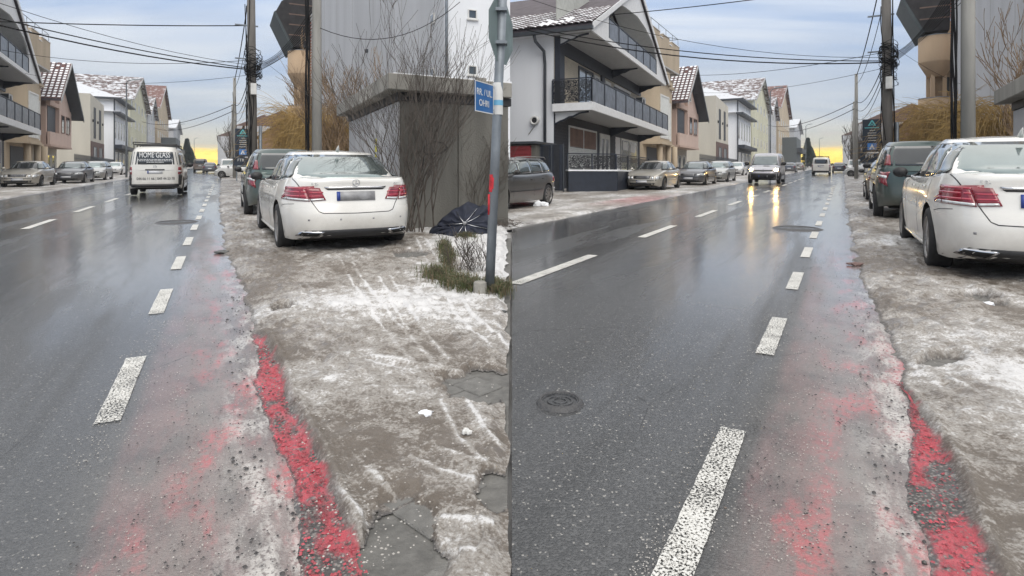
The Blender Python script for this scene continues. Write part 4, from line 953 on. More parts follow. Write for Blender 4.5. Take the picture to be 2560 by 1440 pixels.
# ---- vans
def van(name, label, kind, pm, group='vans on the two streets'):
    if kind == 'transporter':
        sp = dict(L=4.9, W=1.90, r=.34, xr=-1.45, xf=1.5, zb=.26, zt=[(-2.5,1.06),(1.2,1.06),(1.6,1.02),(2.2,.92),(2.45,.78)], crown=.02, p=7.0, tw=.22, wi=.13,
            prof_r=[(.26,.06),(.34,.0),(.55,.0),(.6,.03),(1.1,.045)], prof_f=[(.26,.1),(.4,.0),(.7,.06),(1.0,.2)], prof_s=[(.2,.96),(.4,.99),(.6,1.0),(1.1,.985)],
            green=dict(z0=1.0, z1=1.90, xrb=-2.42, xrt=-2.30, xfb=1.75, xft=.95, wb=.935, wt=.80, arc=.02, cr=.04, rr=.10, rs=.07, p=6.5), paint=pm, rim=(10,.02,m_alloyd))
        v = Vehicle(sp, name, label, 'van', group)
        v.decal('rear_window', [(.78,1.23),(-.78,1.23),(-.70,1.73),(.70,1.73)], 'x-', .006, g_dark, 12, 6)
        for sg in (1, -1):
            v.decal('tail_lamp', [(sg*.93,.83),(sg*.79,.83),(sg*.79,1.13),(sg*.92,1.13)], 'x-', .012, m_red, 3, 5)
            v.decal('reflector', [(sg*.92,.93),(sg*.80,.93),(sg*.80,.99),(sg*.92,.99)], 'x-', .016, m_clear, 2, 1)
            v.decal('corner_trim', [(sg*.935,.40),(sg*.80,.40),(sg*.80,.82),(sg*.935,.82)], 'x-', .010, m_dark, 3, 5)
            a = 'y+' if sg > 0 else 'y-'
            for q in ([(-2.15,1.22),(-1.3,1.2),(-1.3,1.7),(-2.10,1.7)], [(-1.2,1.2),(-.2,1.18),(-.2,1.7),(-1.2,1.7)], [(-.02,1.17),(.95,1.15),(.62,1.68),(-.02,1.7)]): v.decal('side_window', q, a, .006, g_mid, 5, 4)
            v.seam([(-.1,.4),(-.1,1.75)], a); v.seam([(1.15,.4),(1.1,1.1)], a); v.decal('side_moulding', [(-1.0,.58),(1.05,.58),(1.05,.63),(-1.0,.63)], a, .012, m_dark, 8, 1)
            v.decal('headlamp', [(sg*.55,.68),(sg*.88,.70),(sg*.88,.86),(sg*.55,.82)], 'x+', .01, m_clear, 4, 3)
        v.decal('rear_bumper', [(.93,.28),(-.93,.28),(-.93,.46),(.93,.46)], 'x-', .03, m_dark, 14, 3, th=.04)
        v.decal('windscreen', [(-.8,1.12),(.8,1.12),(.7,1.75),(-.7,1.75)], 'x+', .006, g_fr, 8, 5)
        v.decal('handle_bar', [(.33,1.00),(-.33,1.00),(-.33,1.045),(.33,1.045)], 'x-', .012, m_dark, 4, 1)
        v.plate('x-', .925, .52, .11)
        em = MB(); R = .055; loc, n, _, _ = v.bvh.ray_cast(Vector((-6,0,1.14)), Vector((1,0,0))); bx = loc.x-.008
        em.tube([(bx, R*math.cos(a), 1.145+R*math.sin(a)) for a in np.linspace(0, 2*math.pi, 21)], .006, 5)
        em.tube([(bx, .035, 1.18), (bx, .012, 1.147), (bx, 0, 1.165), (bx, -.012, 1.147), (bx, -.035, 1.18)], .004, 4)
        em.tube([(bx, .045, 1.15), (bx, .02, 1.105), (bx, 0, 1.14), (bx, -.02, 1.105), (bx, -.045, 1.15)], .004, 4)
        em.build('round_emblem', m_chrome, v.root, True)
        v.mirror('side_mirror', 1.30, 1.20, m_dark, 1.5)
    elif kind == 'traffic':
        sp = dict(L=4.8, W=1.90, r=.33, xr=-1.45, xf=1.6, zb=.26, zt=[(-2.45,1.10),(1.0,1.10),(1.5,1.08),(2.0,1.0),(2.3,.86),(2.42,.74)], crown=.06, p=5.0, tw=.22, wi=.13,
            prof_r=[(.26,.06),(.34,.0),(1.1,.04)], prof_f=[(.26,.1),(.4,.0),(.6,.0),(.72,.06),(.9,.14),(1.1,.25)], prof_s=[(.2,.96),(.4,.99),(.6,1.0),(1.1,.975)],
            green=dict(z0=1.04, z1=1.87, xrb=-2.36, xrt=-2.25, xfb=1.72, xft=.75, wb=.92, wt=.79, arc=.03, cr=.05, rs=.08, p=6.0), paint=pm, rim=(8,.022,m_alloyd))
        v = Vehicle(sp, name, label, 'van', group)
        v.decal('windscreen', [(-.86,1.17),(.86,1.17),(.72,1.76),(-.72,1.76)], 'x+', .006, g_fr, 14, 7)
        for sg in (1, -1):
            hl = v.decal('headlamp', [(sg*.52,.80),(sg*.86,.74),(sg*.90,1.02),(sg*.72,.96)], 'x+', .012, m_clear, 5, 5)
            v.decal('lit_bulb', [(sg*.60,.82),(sg*.78,.80),(sg*.80,.93),(sg*.64,.93)], 'x+', .018, m_lens_on, 2, 2, hl)
            v.decal('tail_lamp', [(sg*.92,.83),(sg*.80,.83),(sg*.80,1.25),(sg*.91,1.25)], 'x-', .012, m_red, 3, 5)
            a = 'y+' if sg > 0 else 'y-'
            v.decal('side_window', [(.0,1.2),(1.0,1.17),(.58,1.68),(.0,1.7)], a, .006, g_mid, 5, 4)
            v.seam([(-.1,.4),(-.1,1.75)], a); v.seam([(1.15,.4),(1.1,1.1)], a); v.decal('side_moulding', [(-1.0,.52),(1.1,.52),(1.1,.60),(-1.0,.60)], a, .012, m_dark, 8, 1)
        v.decal('front_bumper', [(-.95,.27),(.95,.27),(.93,.66),(-.93,.66)], 'x+', .012, m_dark, 14, 5)
        v.decal('grille', [(-.50,.78),(.50,.78),(.55,.86),(-.55,.86)], 'x+', .010, m_dark, 10, 2)
        v.decal('bonnet_vent', [(-.05,1.085),(.30,1.085),(.30,1.12),(-.05,1.12)], 'x+', .008, m_dark, 4, 1)
        em = MB(); loc, n, _, _ = v.bvh.ray_cast(Vector((6,0,.81)), Vector((-1,0,0))); bx = loc.x+.03
        for a_, b_, c_ in ((.055,.11,.010), (.03,.06,.006)): em.tube([(bx, 0, .81+b_), (bx, a_, .81), (bx, 0, .81-b_), (bx, -a_, .81), (bx, 0, .81+b_)], c_, 5)
        em.build('diamond_emblem', m_chrome, v.root)
        v.decal('rear_window', [(.7,1.25),(-.7,1.25),(-.65,1.7),(.65,1.7)], 'x-', .006, g_dark, 6, 4)
        v.plate('x+', .48, .50, .11); v.mirror('side_mirror', 1.28, 1.25, m_dark, 1.6)
    else:
        sp = dict(L=4.2, W=1.80, r=.31, xr=-1.3, xf=1.35, zb=.24, zt=[(-2.1,1.02),(.9,1.02),(1.4,1.0),(1.9,.86),(2.1,.7)], crown=.05, p=5.5, tw=.2, wi=.12,
            prof_r=[(.24,.06),(.34,.0),(1.1,.04)], prof_f=[(.24,.1),(.4,.0),(.6,.02),(.75,.08),(1.0,.2)], prof_s=[(.2,.96),(.4,.99),(.6,1.0),(1.1,.98)],
            green=dict(z0=.98, z1=1.74, xrb=-2.04, xrt=-1.95, xfb=1.35, xft=.65, wb=.88, wt=.76, arc=.02, cr=.04, p=6.0), paint=pm, rim=(8,.022,m_alloyd))
        v = Vehicle(sp, name, label, 'van', group)
        v.decal('windscreen', [(-.76,1.1),(.76,1.1),(.68,1.62),(-.68,1.62)], 'x+', .006, g_fr, 10, 6)
        v.decal('rear_window', [(.66,1.1),(-.66,1.1),(-.6,1.55),(.6,1.55)], 'x-', .006, g_dark, 6, 4)
        for sg in (1, -1):
            v.decal('headlamp', [(sg*.48,.66),(sg*.80,.68),(sg*.80,.88),(sg*.52,.80)], 'x+', .01, m_clear, 4, 4)
            v.decal('tail_lamp', [(sg*.86,.75),(sg*.76,.75),(sg*.76,1.1),(sg*.85,1.1)], 'x-', .012, m_red, 3, 5)
        v.decal('front_bumper', [(-.85,.25),(.85,.25),(.82,.52),(-.82,.52)], 'x+', .012, m_dark, 10, 4)
        v.decal('grille', [(-.40,.66),(.40,.66),(.44,.74),(-.44,.74)], 'x+', .010, m_dark, 8, 2)
        v.plate('x+', .42); v.mirror('side_mirror', 1.0, 1.15, m_dark, 1.3)
    return v
p_vanw = paint('van_white', (0.68,0.67,0.63), 0, .3, 1.1)
hg = van('lettered_white_van', 'white glazier van driving away with dark lettered rear window and roof rack', 'transporter', p_vanw); hg.place(LS, 29.9, -2.42, True)
bx = -2.475
def rear_text(v, txt, y, z, size, m, sx=1.0, name='lettering'):
    loc, n, _, _ = v.bvh.ray_cast(Vector((-6,y,z)), Vector((1,0,0)))
    ang = math.atan2(n.z, -n.x) if n.x < 0 else math.atan2(-n.z, n.x)
    text_mesh(name, txt, size, m, v.root, Matrix.Translation((loc.x-.022, y, z)) @ Matrix.Rotation(rad(-90), 4, 'Z') @ Matrix.Rotation(rad(90)-ang, 4, 'X'), .002, sx=sx)
m_letter = mat('pale_lettering', (0.75,0.76,0.76), 0.5)
rear_text(hg, 'HOME GLASS', 0, 1.595, .30, m_letter, .60)
for z_, w_ in ((1.43,1.16),(1.375,1.24),(1.32,.60)):
    t_ = MB(); x_ = -w_/2
    loc, n, _, _ = hg.bvh.ray_cast(Vector((-6,0,z_)), Vector((1,0,0)))
    while x_ < w_/2:
        L_ = random.uniform(.04,.13); t_.box(loc.x-.024, loc.x-.012, x_, min(x_+L_, w_/2), z_-.011, z_+.011); x_ += L_+.018
    t_.build('small_print', m_letter, hg.root)
rear_text(hg, '044 66 11 66 | 049 44 53 78', -.03, .67, .150, m_ink, .76, 'phone_number')
ic = MB(); ic.lathe([(.001,-.006),(.034,-.006),(.034,.006)], 16, 'X', (-2.475, .80, .67)); ic.build('phone_symbol', m_ink, hg.root)
rr = MB()
for sg in (.74, -.74): rr.tube([(-2.2, sg, 2.03), (1.0, sg, 2.03)], .022, 6)
for x_ in (-2.0, -1.0, 0, .9):
    rr.tube([(x_, -.74, 2.03), (x_, .74, 2.03)], .022, 6)
    for sg in (.74, -.74): rr.tube([(x_, sg, 1.86), (x_, sg, 2.03)], .018, 5)
rr.tube([(-2.2, .74, 2.03), (-2.3, .74, 2.10), (-2.3, -.2, 2.06)], .022, 6)
rr.build('roof_rack', m_dark, hg.root)
hg2 = copy_tree(hg.root, 'white van with roof rack driving away at the far end of the right street', RS.P(77, -2.25, .01), RS.psi+rad(90), True)
for o in list(bpy.data.objects):
    if o.parent == hg2 and o.name.split('.')[0] in ('lettering','small_print','phone_number','phone_symbol'): bpy.data.objects.remove(o)
p_brown = paint('brown_van_paint', (0.11,0.085,0.07), .2, .4)
bv = van('brown_van', 'brown van seen from behind at the far end of the left street', 'transporter', p_brown); place_root(bv.root, gp(502, 430), LS.psi+rad(90))
p_lilac = paint('lilac_silver', (0.48,0.48,0.52), .35, .32)
tv = van('silver_van', 'oncoming silver van with lit headlamps on the right street', 'traffic', p_lilac); tv.place(RS, 42.0, -4.35, False)
kv = van('white_small_van', 'small white van facing the camera beyond the left-street poles', 'small', p_whitec); place_root(kv.root, gp(572, 438), LS.psi+rad(-90))
copy_tree(kv.root, 'small white van facing the camera beyond the right-street poles', gp(2137, 433), RS.psi+rad(-90), True)
# ============================================================ RIGHT SIDE OF EACH STREET
def rootS(name, label, cat, street, s, t, yaw=0.0, group=None):      # local x = forward, y = left, z up
    return thing(name, label, cat, street.P(s, t), street.psi+rad(90)+yaw, group)
m_conc = mat('weathered_concrete', (0.26,0.25,0.225), 0.85, var=0.35, scale=1.6, bump=0.5, bscale=30, streak=True)
m_concd = mat('stained_concrete', (0.135,0.13,0.115), 0.85, var=0.45, scale=1.3, bump=0.5, bscale=30, streak=True)
m_concl = mat('pale_concrete_panel', (0.40,0.40,0.41), 0.8, var=0.2, scale=1.5, bump=0.3, bscale=30, streak=True)
m_pole = mat('concrete_pole', (0.27,0.265,0.245), 0.8, var=0.25, scale=3, bump=0.3, bscale=60, streak=True)
m_poled = mat('dark_wooden_pole', (0.16,0.15,0.138), 0.85, var=0.35, scale=4, bump=0.5, bscale=40, streak=True)
m_steel = mat('galvanised_steel', (0.20,0.225,0.25), 0.5, metal=0.4, var=0.2, scale=6)
m_cable = mat('black_cable', (0.012,0.012,0.013), 0.8, spec=0.15)
m_whitew = mat('white_render', (0.76,0.78,0.81), 0.8, var=0.07, scale=0.8, streak=True)
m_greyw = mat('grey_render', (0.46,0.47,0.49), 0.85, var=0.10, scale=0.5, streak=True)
m_beige = mat('beige_render', (0.48,0.35,0.23), 0.85, var=0.12, scale=0.9, streak=True)
m_pane = mat('window_pane', (0.06,0.075,0.085), 0.08, metal=0.3, var=0.3, scale=1.5, coat=1.0)
m_frame = mat('white_frame', (0.66,0.66,0.64), 0.5)
m_snow = mat('snow', (0.80,0.82,0.85), 0.6, var=0.06, scale=6, bump=0.6, bscale=15)
m_twig = mat('bare_twig', (0.095,0.08,0.068), 0.85, var=0.4, scale=8)
m_twigy = mat('ochre_twig', (0.40,0.27,0.10), 0.7, var=0.45, scale=3)
m_twigr = mat('tan_twig', (0.26,0.18,0.11), 0.75, var=0.45, scale=3)
m_brick = mat('red_brick', (0.36,0.12,0.08), 0.85, var=0.35, scale=14)
def window(parent, x0, x1, z0, z1, y=0.0, frame=m_frame, pane=m_pane, mull=1, side='front', fw=.06, name='window', depth=.05):
    """window set in a wall; front: wall plane y=const facing -y; side: wall plane x=const facing -x"""
    def B(mb, a0, a1, c0, c1, b0, b1):
        if side == 'front': mb.box(a0, a1, y-b1, y-b0, c0, c1)
        else: mb.box(y-b1, y-b0, a0, a1, c0, c1)
    f = MB(); B(f, x0, x1, z0, z0+fw, -.02, depth); B(f, x0, x1, z1-fw, z1, -.02, depth); B(f, x0, x0+fw, z0+fw, z1-fw, -.02, depth); B(f, x1-fw, x1, z0+fw, z1-fw, -.02, depth)
    for k in range(mull):
        c = x0+(x1-x0)*(k+1)/(mull+1); B(f, c-fw/2, c+fw/2, z0+fw, z1-fw, -.02, depth*.8)
    w = f.build(name, frame, parent)
    p = MB(); B(p, x0+fw, x1-fw, z0+fw, z1-fw, -.015, .012); p.build('pane', pane, w)
    return w
# --- concrete garage, left street (a real five-sided plan squeezed into the fork)
def garage(label, street, pts, root_s, root_t, zw, zt, full):
    r = rootS('concrete_garage', label, 'garage', street, root_s, root_t)
    inv = r.matrix_world.inverted(); P = [inv @ p for p in pts]; pl = [(p.x, p.y) for p in P]
    n = len(pl); c = Vector((sum(p[0] for p in pl)/n, sum(p[1] for p in pl)/n))
    mb = MB(); mb.prism(pl, -.6, zw); mb.build('wall', m_concd, r)
    def off(k):
        o = []
        for i in range(n):
            a = Vector(pl[i-1]); b = Vector(pl[i]); d = Vector(pl[(i+1) % n])
            e1 = (b-a).normalized(); e2 = (d-b).normalized(); n1 = Vector((e1.y, -e1.x)); n2 = Vector((e2.y, -e2.x))
            if n1.dot(b-c) < 0: n1 = -n1
            if n2.dot(b-c) < 0: n2 = -n2
            m = (n1+n2).normalized(); q = b+m*k/max(.45, m.dot(n1)); W_ = r.matrix_world @ Vector((q.x, q.y, 0))
            if full and W_.x > .0: W_.x = .0
            W_ = inv @ W_; o.append((W_.x, W_.y))
        return o
    mb = MB(); mb.prism(off(.30), zw+.02, zt); mb.build('roof_slab', m_conc, r, bevel=.015)
    mb = MB(); mb.prism(off(.05), zw-.14, zw+.018); mb.build('eave_beam', m_dark, r)
    mb = MB(); mb.prism(off(.16), zt+.003, zt+.035); mb.build('roof_snow', m_snow, r)
    def panels(i, mtl, widths):
        a = Vector(pl[i]); b = Vector(pl[(i+1) % n]); e = (b-a); L_ = e.length; e.normalize(); nn = Vector((e.y, -e.x))
        if nn.dot(a-c) < 0: nn = -nn
        q = 0
        for w in widths:
            w = min(w, L_-q)
            if w < .1: break
            p0 = a+e*(q+.012); p1 = a+e*(q+w-.012); pm = MB()
            pm.hexa([(p0.x,p0.y,-.4),(p1.x,p1.y,-.4),(p1.x+nn.x*.035,p1.y+nn.y*.035,-.4),(p0.x+nn.x*.035,p0.y+nn.y*.035,-.4),
                     (p0.x,p0.y,zw-.16),(p1.x,p1.y,zw-.16),(p1.x+nn.x*.035,p1.y+nn.y*.035,zw-.16),(p0.x+nn.x*.035,p0.y+nn.y*.035,zw-.16)])
            pm.build('concrete_panel', mtl, r); q += w
        return a, e, nn
    return r, panels
A = Vector((-2.11, 11.3, gz(11.3))); dL = Vector((LS.d.x, LS.d.y, 0)); nL = Vector((LS.n.x, LS.n.y, 0))
B_ = A+nL*2.25; C_ = B_+dL*1.55; D_ = A+dL*4.9+nL*.95; E_ = A+dL*4.9
gar, pan = garage('grey concrete panel garage with flat slab roof behind the bare bush', LS, [A, B_, C_, D_, E_], *LS.st(A), 2.62, 2.94, True)
a, e, nn = pan(0, m_concd, [1.15, 1.2]); 
a2, e2, n2 = pan(4, m_concl, [1.6, 1.65, 1.65])
# sticker and sprayed letter
def on_wall(a, e, nn, q, z): return Vector((a.x+e.x*q+nn.x*.040, a.y+e.y*q+nn.y*.040, z))
mys = mat('yellow_sticker', (0.62,0.58,0.04), 0.5)
s_ = MB(); q0 = 4.9-1.9
for k in range(3):
    p0 = on_wall(a2, e2, n2, q0+.02*k, 1.42+.16*k); s_.prism_dir([p0, p0+e2.to_3d()*.16, p0+e2.to_3d()*.13+Vector((0,0,.12)), p0+Vector((0,0,.12))+e2.to_3d()*.03], n2.to_3d()*.004)
s_.build('sticker', mys, gar)
sp_ = MB(); mspray = mat('black_spray', (0.035,0.035,0.035), 0.8)
def stroke(pts, w=.03):
    for (q1, z1), (q2, z2) in zip(pts[:-1], pts[1:]):
        p1 = on_wall(a, e, nn, q1, z1); p2 = on_wall(a, e, nn, q2, z2); d = (p2-p1).normalized(); up = d.cross(nn.to_3d()).normalized()*w/2
        sp_.prism_dir([p1-up, p2-up, p2+up, p1+up], nn.to_3d()*.003)
stroke([(.42,1.18),(.47,1.62),(.62,1.72),(.85,1.70),(.93,1.60),(.80,1.50),(.48,1.47)]); stroke([(.60,1.46),(.62,1.25),(.52,1.10)])
sp_.build('sprayed_letter', mspray, gar)
bk = MB(); pb = on_wall(a, e, nn, 1.55, 2.66); bk.box(pb.x-.28, pb.x-.20, pb.y-.08, pb.y+.12, 2.70, 2.97); bk.build('drain_outlet', m_conc, gar)
# garage whose roof tip shows at the right edge
A2 = RS.P(11.1, 3.1); B2 = RS.P(11.1, 7.5); C2 = RS.P(15.9, 7.5); D2 = RS.P(15.9, 3.1)
gar2, pan2 = garage('flat roofed grey garage cut by the right edge of the photo', RS, [A2, B2, C2, D2], 11.1, 3.1, 2.62, 2.94, False)
pan2(3, m_concl, [1.6, 1.6, 1.7]); pan2(0, m_concd, [1.1]*4)
# --- tall rendered block
def tall(label, street, s, t, Lf, Wf, wins=True):
    r = rootS('apartment_block', label, 'building', street, s, t)
    mb = MB(); mb.box(0, Lf, -Wf, 0, -1, 15); mb.build('wall', m_greyw, r)  # grey of the street face holds its shade as well as its paint
    mb = MB(); mb.box(-.03, -.002, -Wf, .0, -1, 15); mb.build('end_wall', m_whitew, r)
    # side facing the fork is the plane x=0; our "left" (+y) face looks on the street
    dp = MB(); dp.tube([(-.10, -.06, -.5), (-.10, -.06, 15)], .055, 8); dp.build('downpipe', m_steel, r, True)
    if wins:
        for (yy, z) in ((-1.05, 4.45), (-1.05, 6.45), (-2.2, 6.45)):
            w = window(r, yy-.17, yy+.17, z, z+.34, -.03, side='side', mull=0, fw=.035)
            sm = MB(); sm.box(-.12, -.033, yy-.22, yy+.22, z-.05, z-.005); sm.build('sill', m_frame, w)
    for (xx, z) in ((1.2, 4.45), (1.2, 6.45)):
        f = MB(); f.box(xx-.2, xx+.2, .0, .05, z, z+.36); w = f.build('window', m_frame, r)
        p = MB(); p.box(xx-.16, xx+.16, .04, .058, z+.04, z+.32); p.build('pane', m_pane, w)
    for q in np.arange(5.5, Lf, 5.5):
        j = MB(); j.box(q-.01, q+.01, .0, .006, -1, 15); j.build('wall_joint', m_dark if False else m_conc, r)
    br = MB(); 
    for k in range(64):
        zb_ = .2*k
    pier = MB(); pier.box(Lf+.02, Lf+.45, -.6, .02, -1, 15); pr = pier.build('brick_pier', m_frame, r)
    bset = MB()
    for k in range(46):
        z = 2.5+k*.26; o = .10 if k % 2 else 0
        bset.box(Lf-.02, Lf+.02+.23-o, -.04, .045, z, z+.12)
        bset.box(Lf+.30-o, Lf+.47, -.04, .045, z, z+.12)
    b = bset.build('brick_courses', m_brick, r); b['kind'] = 'stuff'
    return r
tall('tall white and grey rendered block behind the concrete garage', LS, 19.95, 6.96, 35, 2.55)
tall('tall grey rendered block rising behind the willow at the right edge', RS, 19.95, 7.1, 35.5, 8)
# --- beige house with round balconies
def tower(label, street, s, t):
    r = rootS('beige_balcony_house', label, 'house', street, s, t)
    mb = MB(); mb.box(1.0, 10, -7, -.6, -1, 12.6); mb.build('wall', m_beige, r)
    for z0, z1, nm in ((9.2, 11.2, 'upper_balcony'), (4.9, 6.35, 'lower_balcony')):
        m = MB(); m.lathe([(1.20, z0), (1.20, z1), (1.12, z1), (1.12, z0+.15), (0.001, z0+.15)], 32, 'Z', (0, 0, 0)); m.lathe([(1.20, z0), (.62, z0-1.1), (0.001, z0-1.1)], 32, 'Z'); m.build(nm, m_beige, r, True)
        m = MB(); m.lathe([(1.22, z1+.001), (1.22, z1+.05), (1.10, z1+.05), (1.10, z1+.001)], 32, 'Z'); m.build('coping', m_steel, r, True)
    for (x, y) in ((-.45, .28), (-.2, -.5), (.35, .5)):
        m = MB(); m.box(x-.13, x+.13, y-.13, y+.13, 6.4, 9.3); m.build('column', m_beige, r)
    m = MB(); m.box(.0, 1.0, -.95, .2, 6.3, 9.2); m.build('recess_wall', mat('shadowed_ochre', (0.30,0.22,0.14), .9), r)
    m = MB(); m.box(-.02, .0, -.85, -.45, 6.9, 8.0); m.build('window', m_pane, r)
    m = MB(); m.box(-1.0, 3, -1.3, 1.15, -1, 5.0); m.build('lower_wall', m_beige, r)
    mr = mat('dark_roof_boards', (0.022,0.020,0.021), .85, var=.4, scale=2)
    m = MB(); A0 = [(-1.2, .95, 11.45), (-1.2, -.7, 11.45), (-1.2, -.9, 16.5), (-1.2, .9, 15.9), (-1.2, 1.8, 15.3), (-1.2, 2.3, 14.3)]
    m.prism_dir(A0, (5, 0, 0)); m.build('roof', mr, r)
    m = MB(); m.prism_dir([(-1.3, 2.3, 14.4), (-1.3, 2.43, 14.25), (-1.3, 1.02, 11.3), (-1.3, .85, 11.4)], (5.2, 0, 0)); m.build('fascia', mat('verdigris_trim', (0.045,0.06,0.065), .7), r)
    m = MB()
    for k in range(4): m.box(-1.23, -1.205, -1.2, 1.2, 12.4+k*.9, 12.5+k*.9)
    m.build('soffit_board', mat('brown_soffit', (0.13,0.085,0.065), .7), r)
    return r
tower('beige house with stacked round balconies and dark overhanging roof beside the left-street pole', LS, 56.6, 6.35)
tower('beige house with stacked round balconies behind the right-street cables', RS, 57.4, 6.35)
# --- pink gabled house far behind the poles
def pinkfar(label, street, s, t):
    r = rootS('pink_gabled_house', label, 'house', street, s, t)
    mp = mat('dusty_pink_render', (0.42,0.27,0.24), .85, var=.1)
    m = MB(); m.box(0, 9, -8, 0, -1, 4.2); m.prism_dir([(0,-8,4.2),(0,0,4.2),(0,-4,6.9)], (9,0,0)); m.build('wall', mp, r)
    mt = mat('brown_roof_tiles', (0.14,0.09,0.075), .8, var=.3, scale=5, bump=.5, bscale=18)
    for sg in (0, 1):
        m = MB(); y0, y1 = ((.5, -4), (-8.5, -4))[sg]; m.prism_dir([(-.4, y0, 3.9), (-.4, y1, 7.0), (-.4, y1, 7.16), (-.4, y0, 4.06)], (9.8,0,0)); m.build('roof_slope', mt, r)
    return r
pinkfar('pink gabled house behind the dark sign board on the left street', LS, 66, 3.6); pinkfar('pink gabled house behind the dark sign board on the right street', RS, 60, 3.9)
# --- more distant buildings on the right side
for st_, sd in ((LS, 1), (RS, 2)):
    w_ = 'left' if sd == 1 else 'right'
    for k, (s, t, Lf, H_, lab) in enumerate(((86, 2.6, 12, 6.2, 'low grey house just past the %s-street sign board'), (118, 2.2, 22, 8.0, 'pale hazy block far off right of the %s street'), (190, (-1.4 if sd == 1 else -.3), 50, 9.0, 'furthest hazy block closing the right side of the %s street'))):
        r = rootS('distant_building', lab % w_, 'building', st_, s, t)
        m = MB(); m.box(0, Lf, -9, 0, -1, H_); m.build('wall', (m_greyw, m_concl, m_greyw)[k], r)
        m = MB(); m.prism_dir([(0,.3,H_),(0,-4.5,H_+2.2),(0,-9.3,H_)], (Lf,0,0)); m.build('roof', mat('brown_roof_tiles', (0,0,0)), r)
        for q in range(int(Lf/4)): 
            for z in np.arange(1.0, H_-1.5, 3.0):
                m = MB(); m.box(1+q*4, 2.4+q*4, 0, .04, z, z+1.3); m.build('window', m_pane, r)
# ============================================================ POLES
def clampbox(mb, x, y, z, r=.2):
    pass
def util_pole(name, label, street, s, t, r0, r1, H_, m, cables=0, box=False, lean=(0,0), group='utility poles along the streets'):
    r = rootS(name, label, 'utility pole', street, s, t, group=group)
    mb = MB(); mb.tube([(0,0,-.5), (lean[0]*.5, lean[1]*.5, H_*.5), (lean[0], lean[1], H_)], [r0, (r0+r1)/2, r1], 14); mb.build('shaft', m, r, True)
    f = lambda z: (lean[0]*z/H_, lean[1]*z/H_)
    for k in range(cables):
        a = random.uniform(0, 6.28); o = r0+.03+random.uniform(0, .05); z0, z1 = random.uniform(-.2, 2.5), random.uniform(5.2, H_-.3); p = []
        for q in range(12):
            z = z0+(z1-z0)*q/11; fx, fy = f(z); p.append((fx+math.cos(a+.3*math.sin(q*.9+k))*o, fy+math.sin(a+.3*math.sin(q*.9+k))*o, z))
        c = MB(); c.tube(p, random.uniform(.012, .022), 5); c.build('cable_run', m_cable, r, True)
    return r
def tangle(r, z, n, rad_, lean=(0,0,10)):
    for k in range(n):
        a0 = random.uniform(0, 6.28); R = random.uniform(.1, rad_); zc = z+random.uniform(-.45, .45); p = []
        for q in range(14):
            th = a0+q*.5; p.append((lean[0]*z/lean[2]+math.cos(th)*(.2+R*abs(math.sin(q*.4))), lean[1]*z/lean[2]+math.sin(th)*(.2+R*.6), zc+R*math.sin(q*.55+k)))
        c = MB(); c.tube(p, .011, 4); c.build('cable_loop', m_cable, r, True)
pc = []
for st_, w_, (s1, t1), (s2, t2) in ((LS, 'left', (20.6, 2.78), (29.4, 1.22)), (RS, 'right', (19.1, 2.78), (29.4, 1.62))):
    pl_ = util_pole('concrete_pole', 'smooth round concrete pole beside the cable bundle on the %s street' % w_, st_, s1, t1, .165, .14, 9.5, m_pole, 0)
    cb = MB()
    # heavy black bundles running down next to it
    for k in range(5):
        p = []
        for q in range(14):
            z = 1.0+7.6*q/13; p.append((.05*math.sin(q*.8+k), .215+.022*k+.028*math.sin(q*.7+k*1.7)+.05*math.sin(q*.24), z))
        c = MB(); c.tube(p, .020+.006*(k % 2), 6); c.build('cable_bundle', m_cable, pl_, True)
    tangle(pl_, 8.3, 12, .6)
    pd = util_pole('dark_pole', 'dark pole wrapped in cables with a small white box on the %s street' % w_, st_, s2, t2, .20, .16, 11.5, m_poled, 7, lean=(0, .12))
    tangle(pd, 5.75, 24, .32); tangle(pd, 5.15, 12, .28)
    bx = MB(); bx.box(-.42, -.24, -.12, .12, 4.35, 4.85); bx.build('junction_box', m_frame, pd, bevel=.01)
    for z in (7.45, 5.95): 
        b = MB(); b.box(-.05, .05, -.2, .75, z, z+.05); b.build('crossarm', m_steel, pd)
    # pipe leg beside the dark pole
    pp = MB(); pp.tube([(.05, -.32, -.4), (.05, -.30, 3.0)], .07, 8); pp.build('conduit', m_steel, pd, True)
    far = [(55, .85), (74, .95), (100, 1.1), (135, 1.2)]
    for i, (s, t) in enumerate(far):
        util_pole('concrete_pole', ('nearest', 'second', 'third', 'furthest')[i]+' slender concrete pole in the distant line on the %s street' % w_, st_, s, t, .15, .11, 8.4-.5*i, m_pole, 2 if i < 2 else 0)
        if i < 1:
            pass
# --- street lamps on the left side
def lamp(label, street, s, t, H_=8.6):
    r = rootS('street_lamp', label, 'street lamp', street, s, t, group='street lamps on the left-hand pavements')
    m = MB(); m.tube([(0,0,-.3),(0,0,H_*.5),(0,0,H_-.2),(0,-.15,H_),(0,-.5,H_+.10)], [.09,.07,.05,.045,.04], 8); m.build('post', m_steel, r, True)
    m = MB(); m.hexa([(-.12,-1.15,H_+.16),(.12,-1.15,H_+.16),(.12,-.42,H_+.04),(-.12,-.42,H_+.04),(-.10,-1.15,H_+.23),(.10,-1.15,H_+.23),(.10,-.42,H_+.15),(-.10,-.42,H_+.15)]); m.build('lamp_head', m_steel, r)
for st_, w_, lst in ((LS, 'left', ((62.5, -7.7), (130, -7.7), (200, -7.7))), (RS, 'right', ((64.5, -6.4), (128, -6.4), (200, -6.4)))):
    for i, (s, t) in enumerate(lst): lamp(('nearest', 'middle', 'furthest')[i]+' slim street lamp with a short arm on the %s street' % w_, st_, s, t)
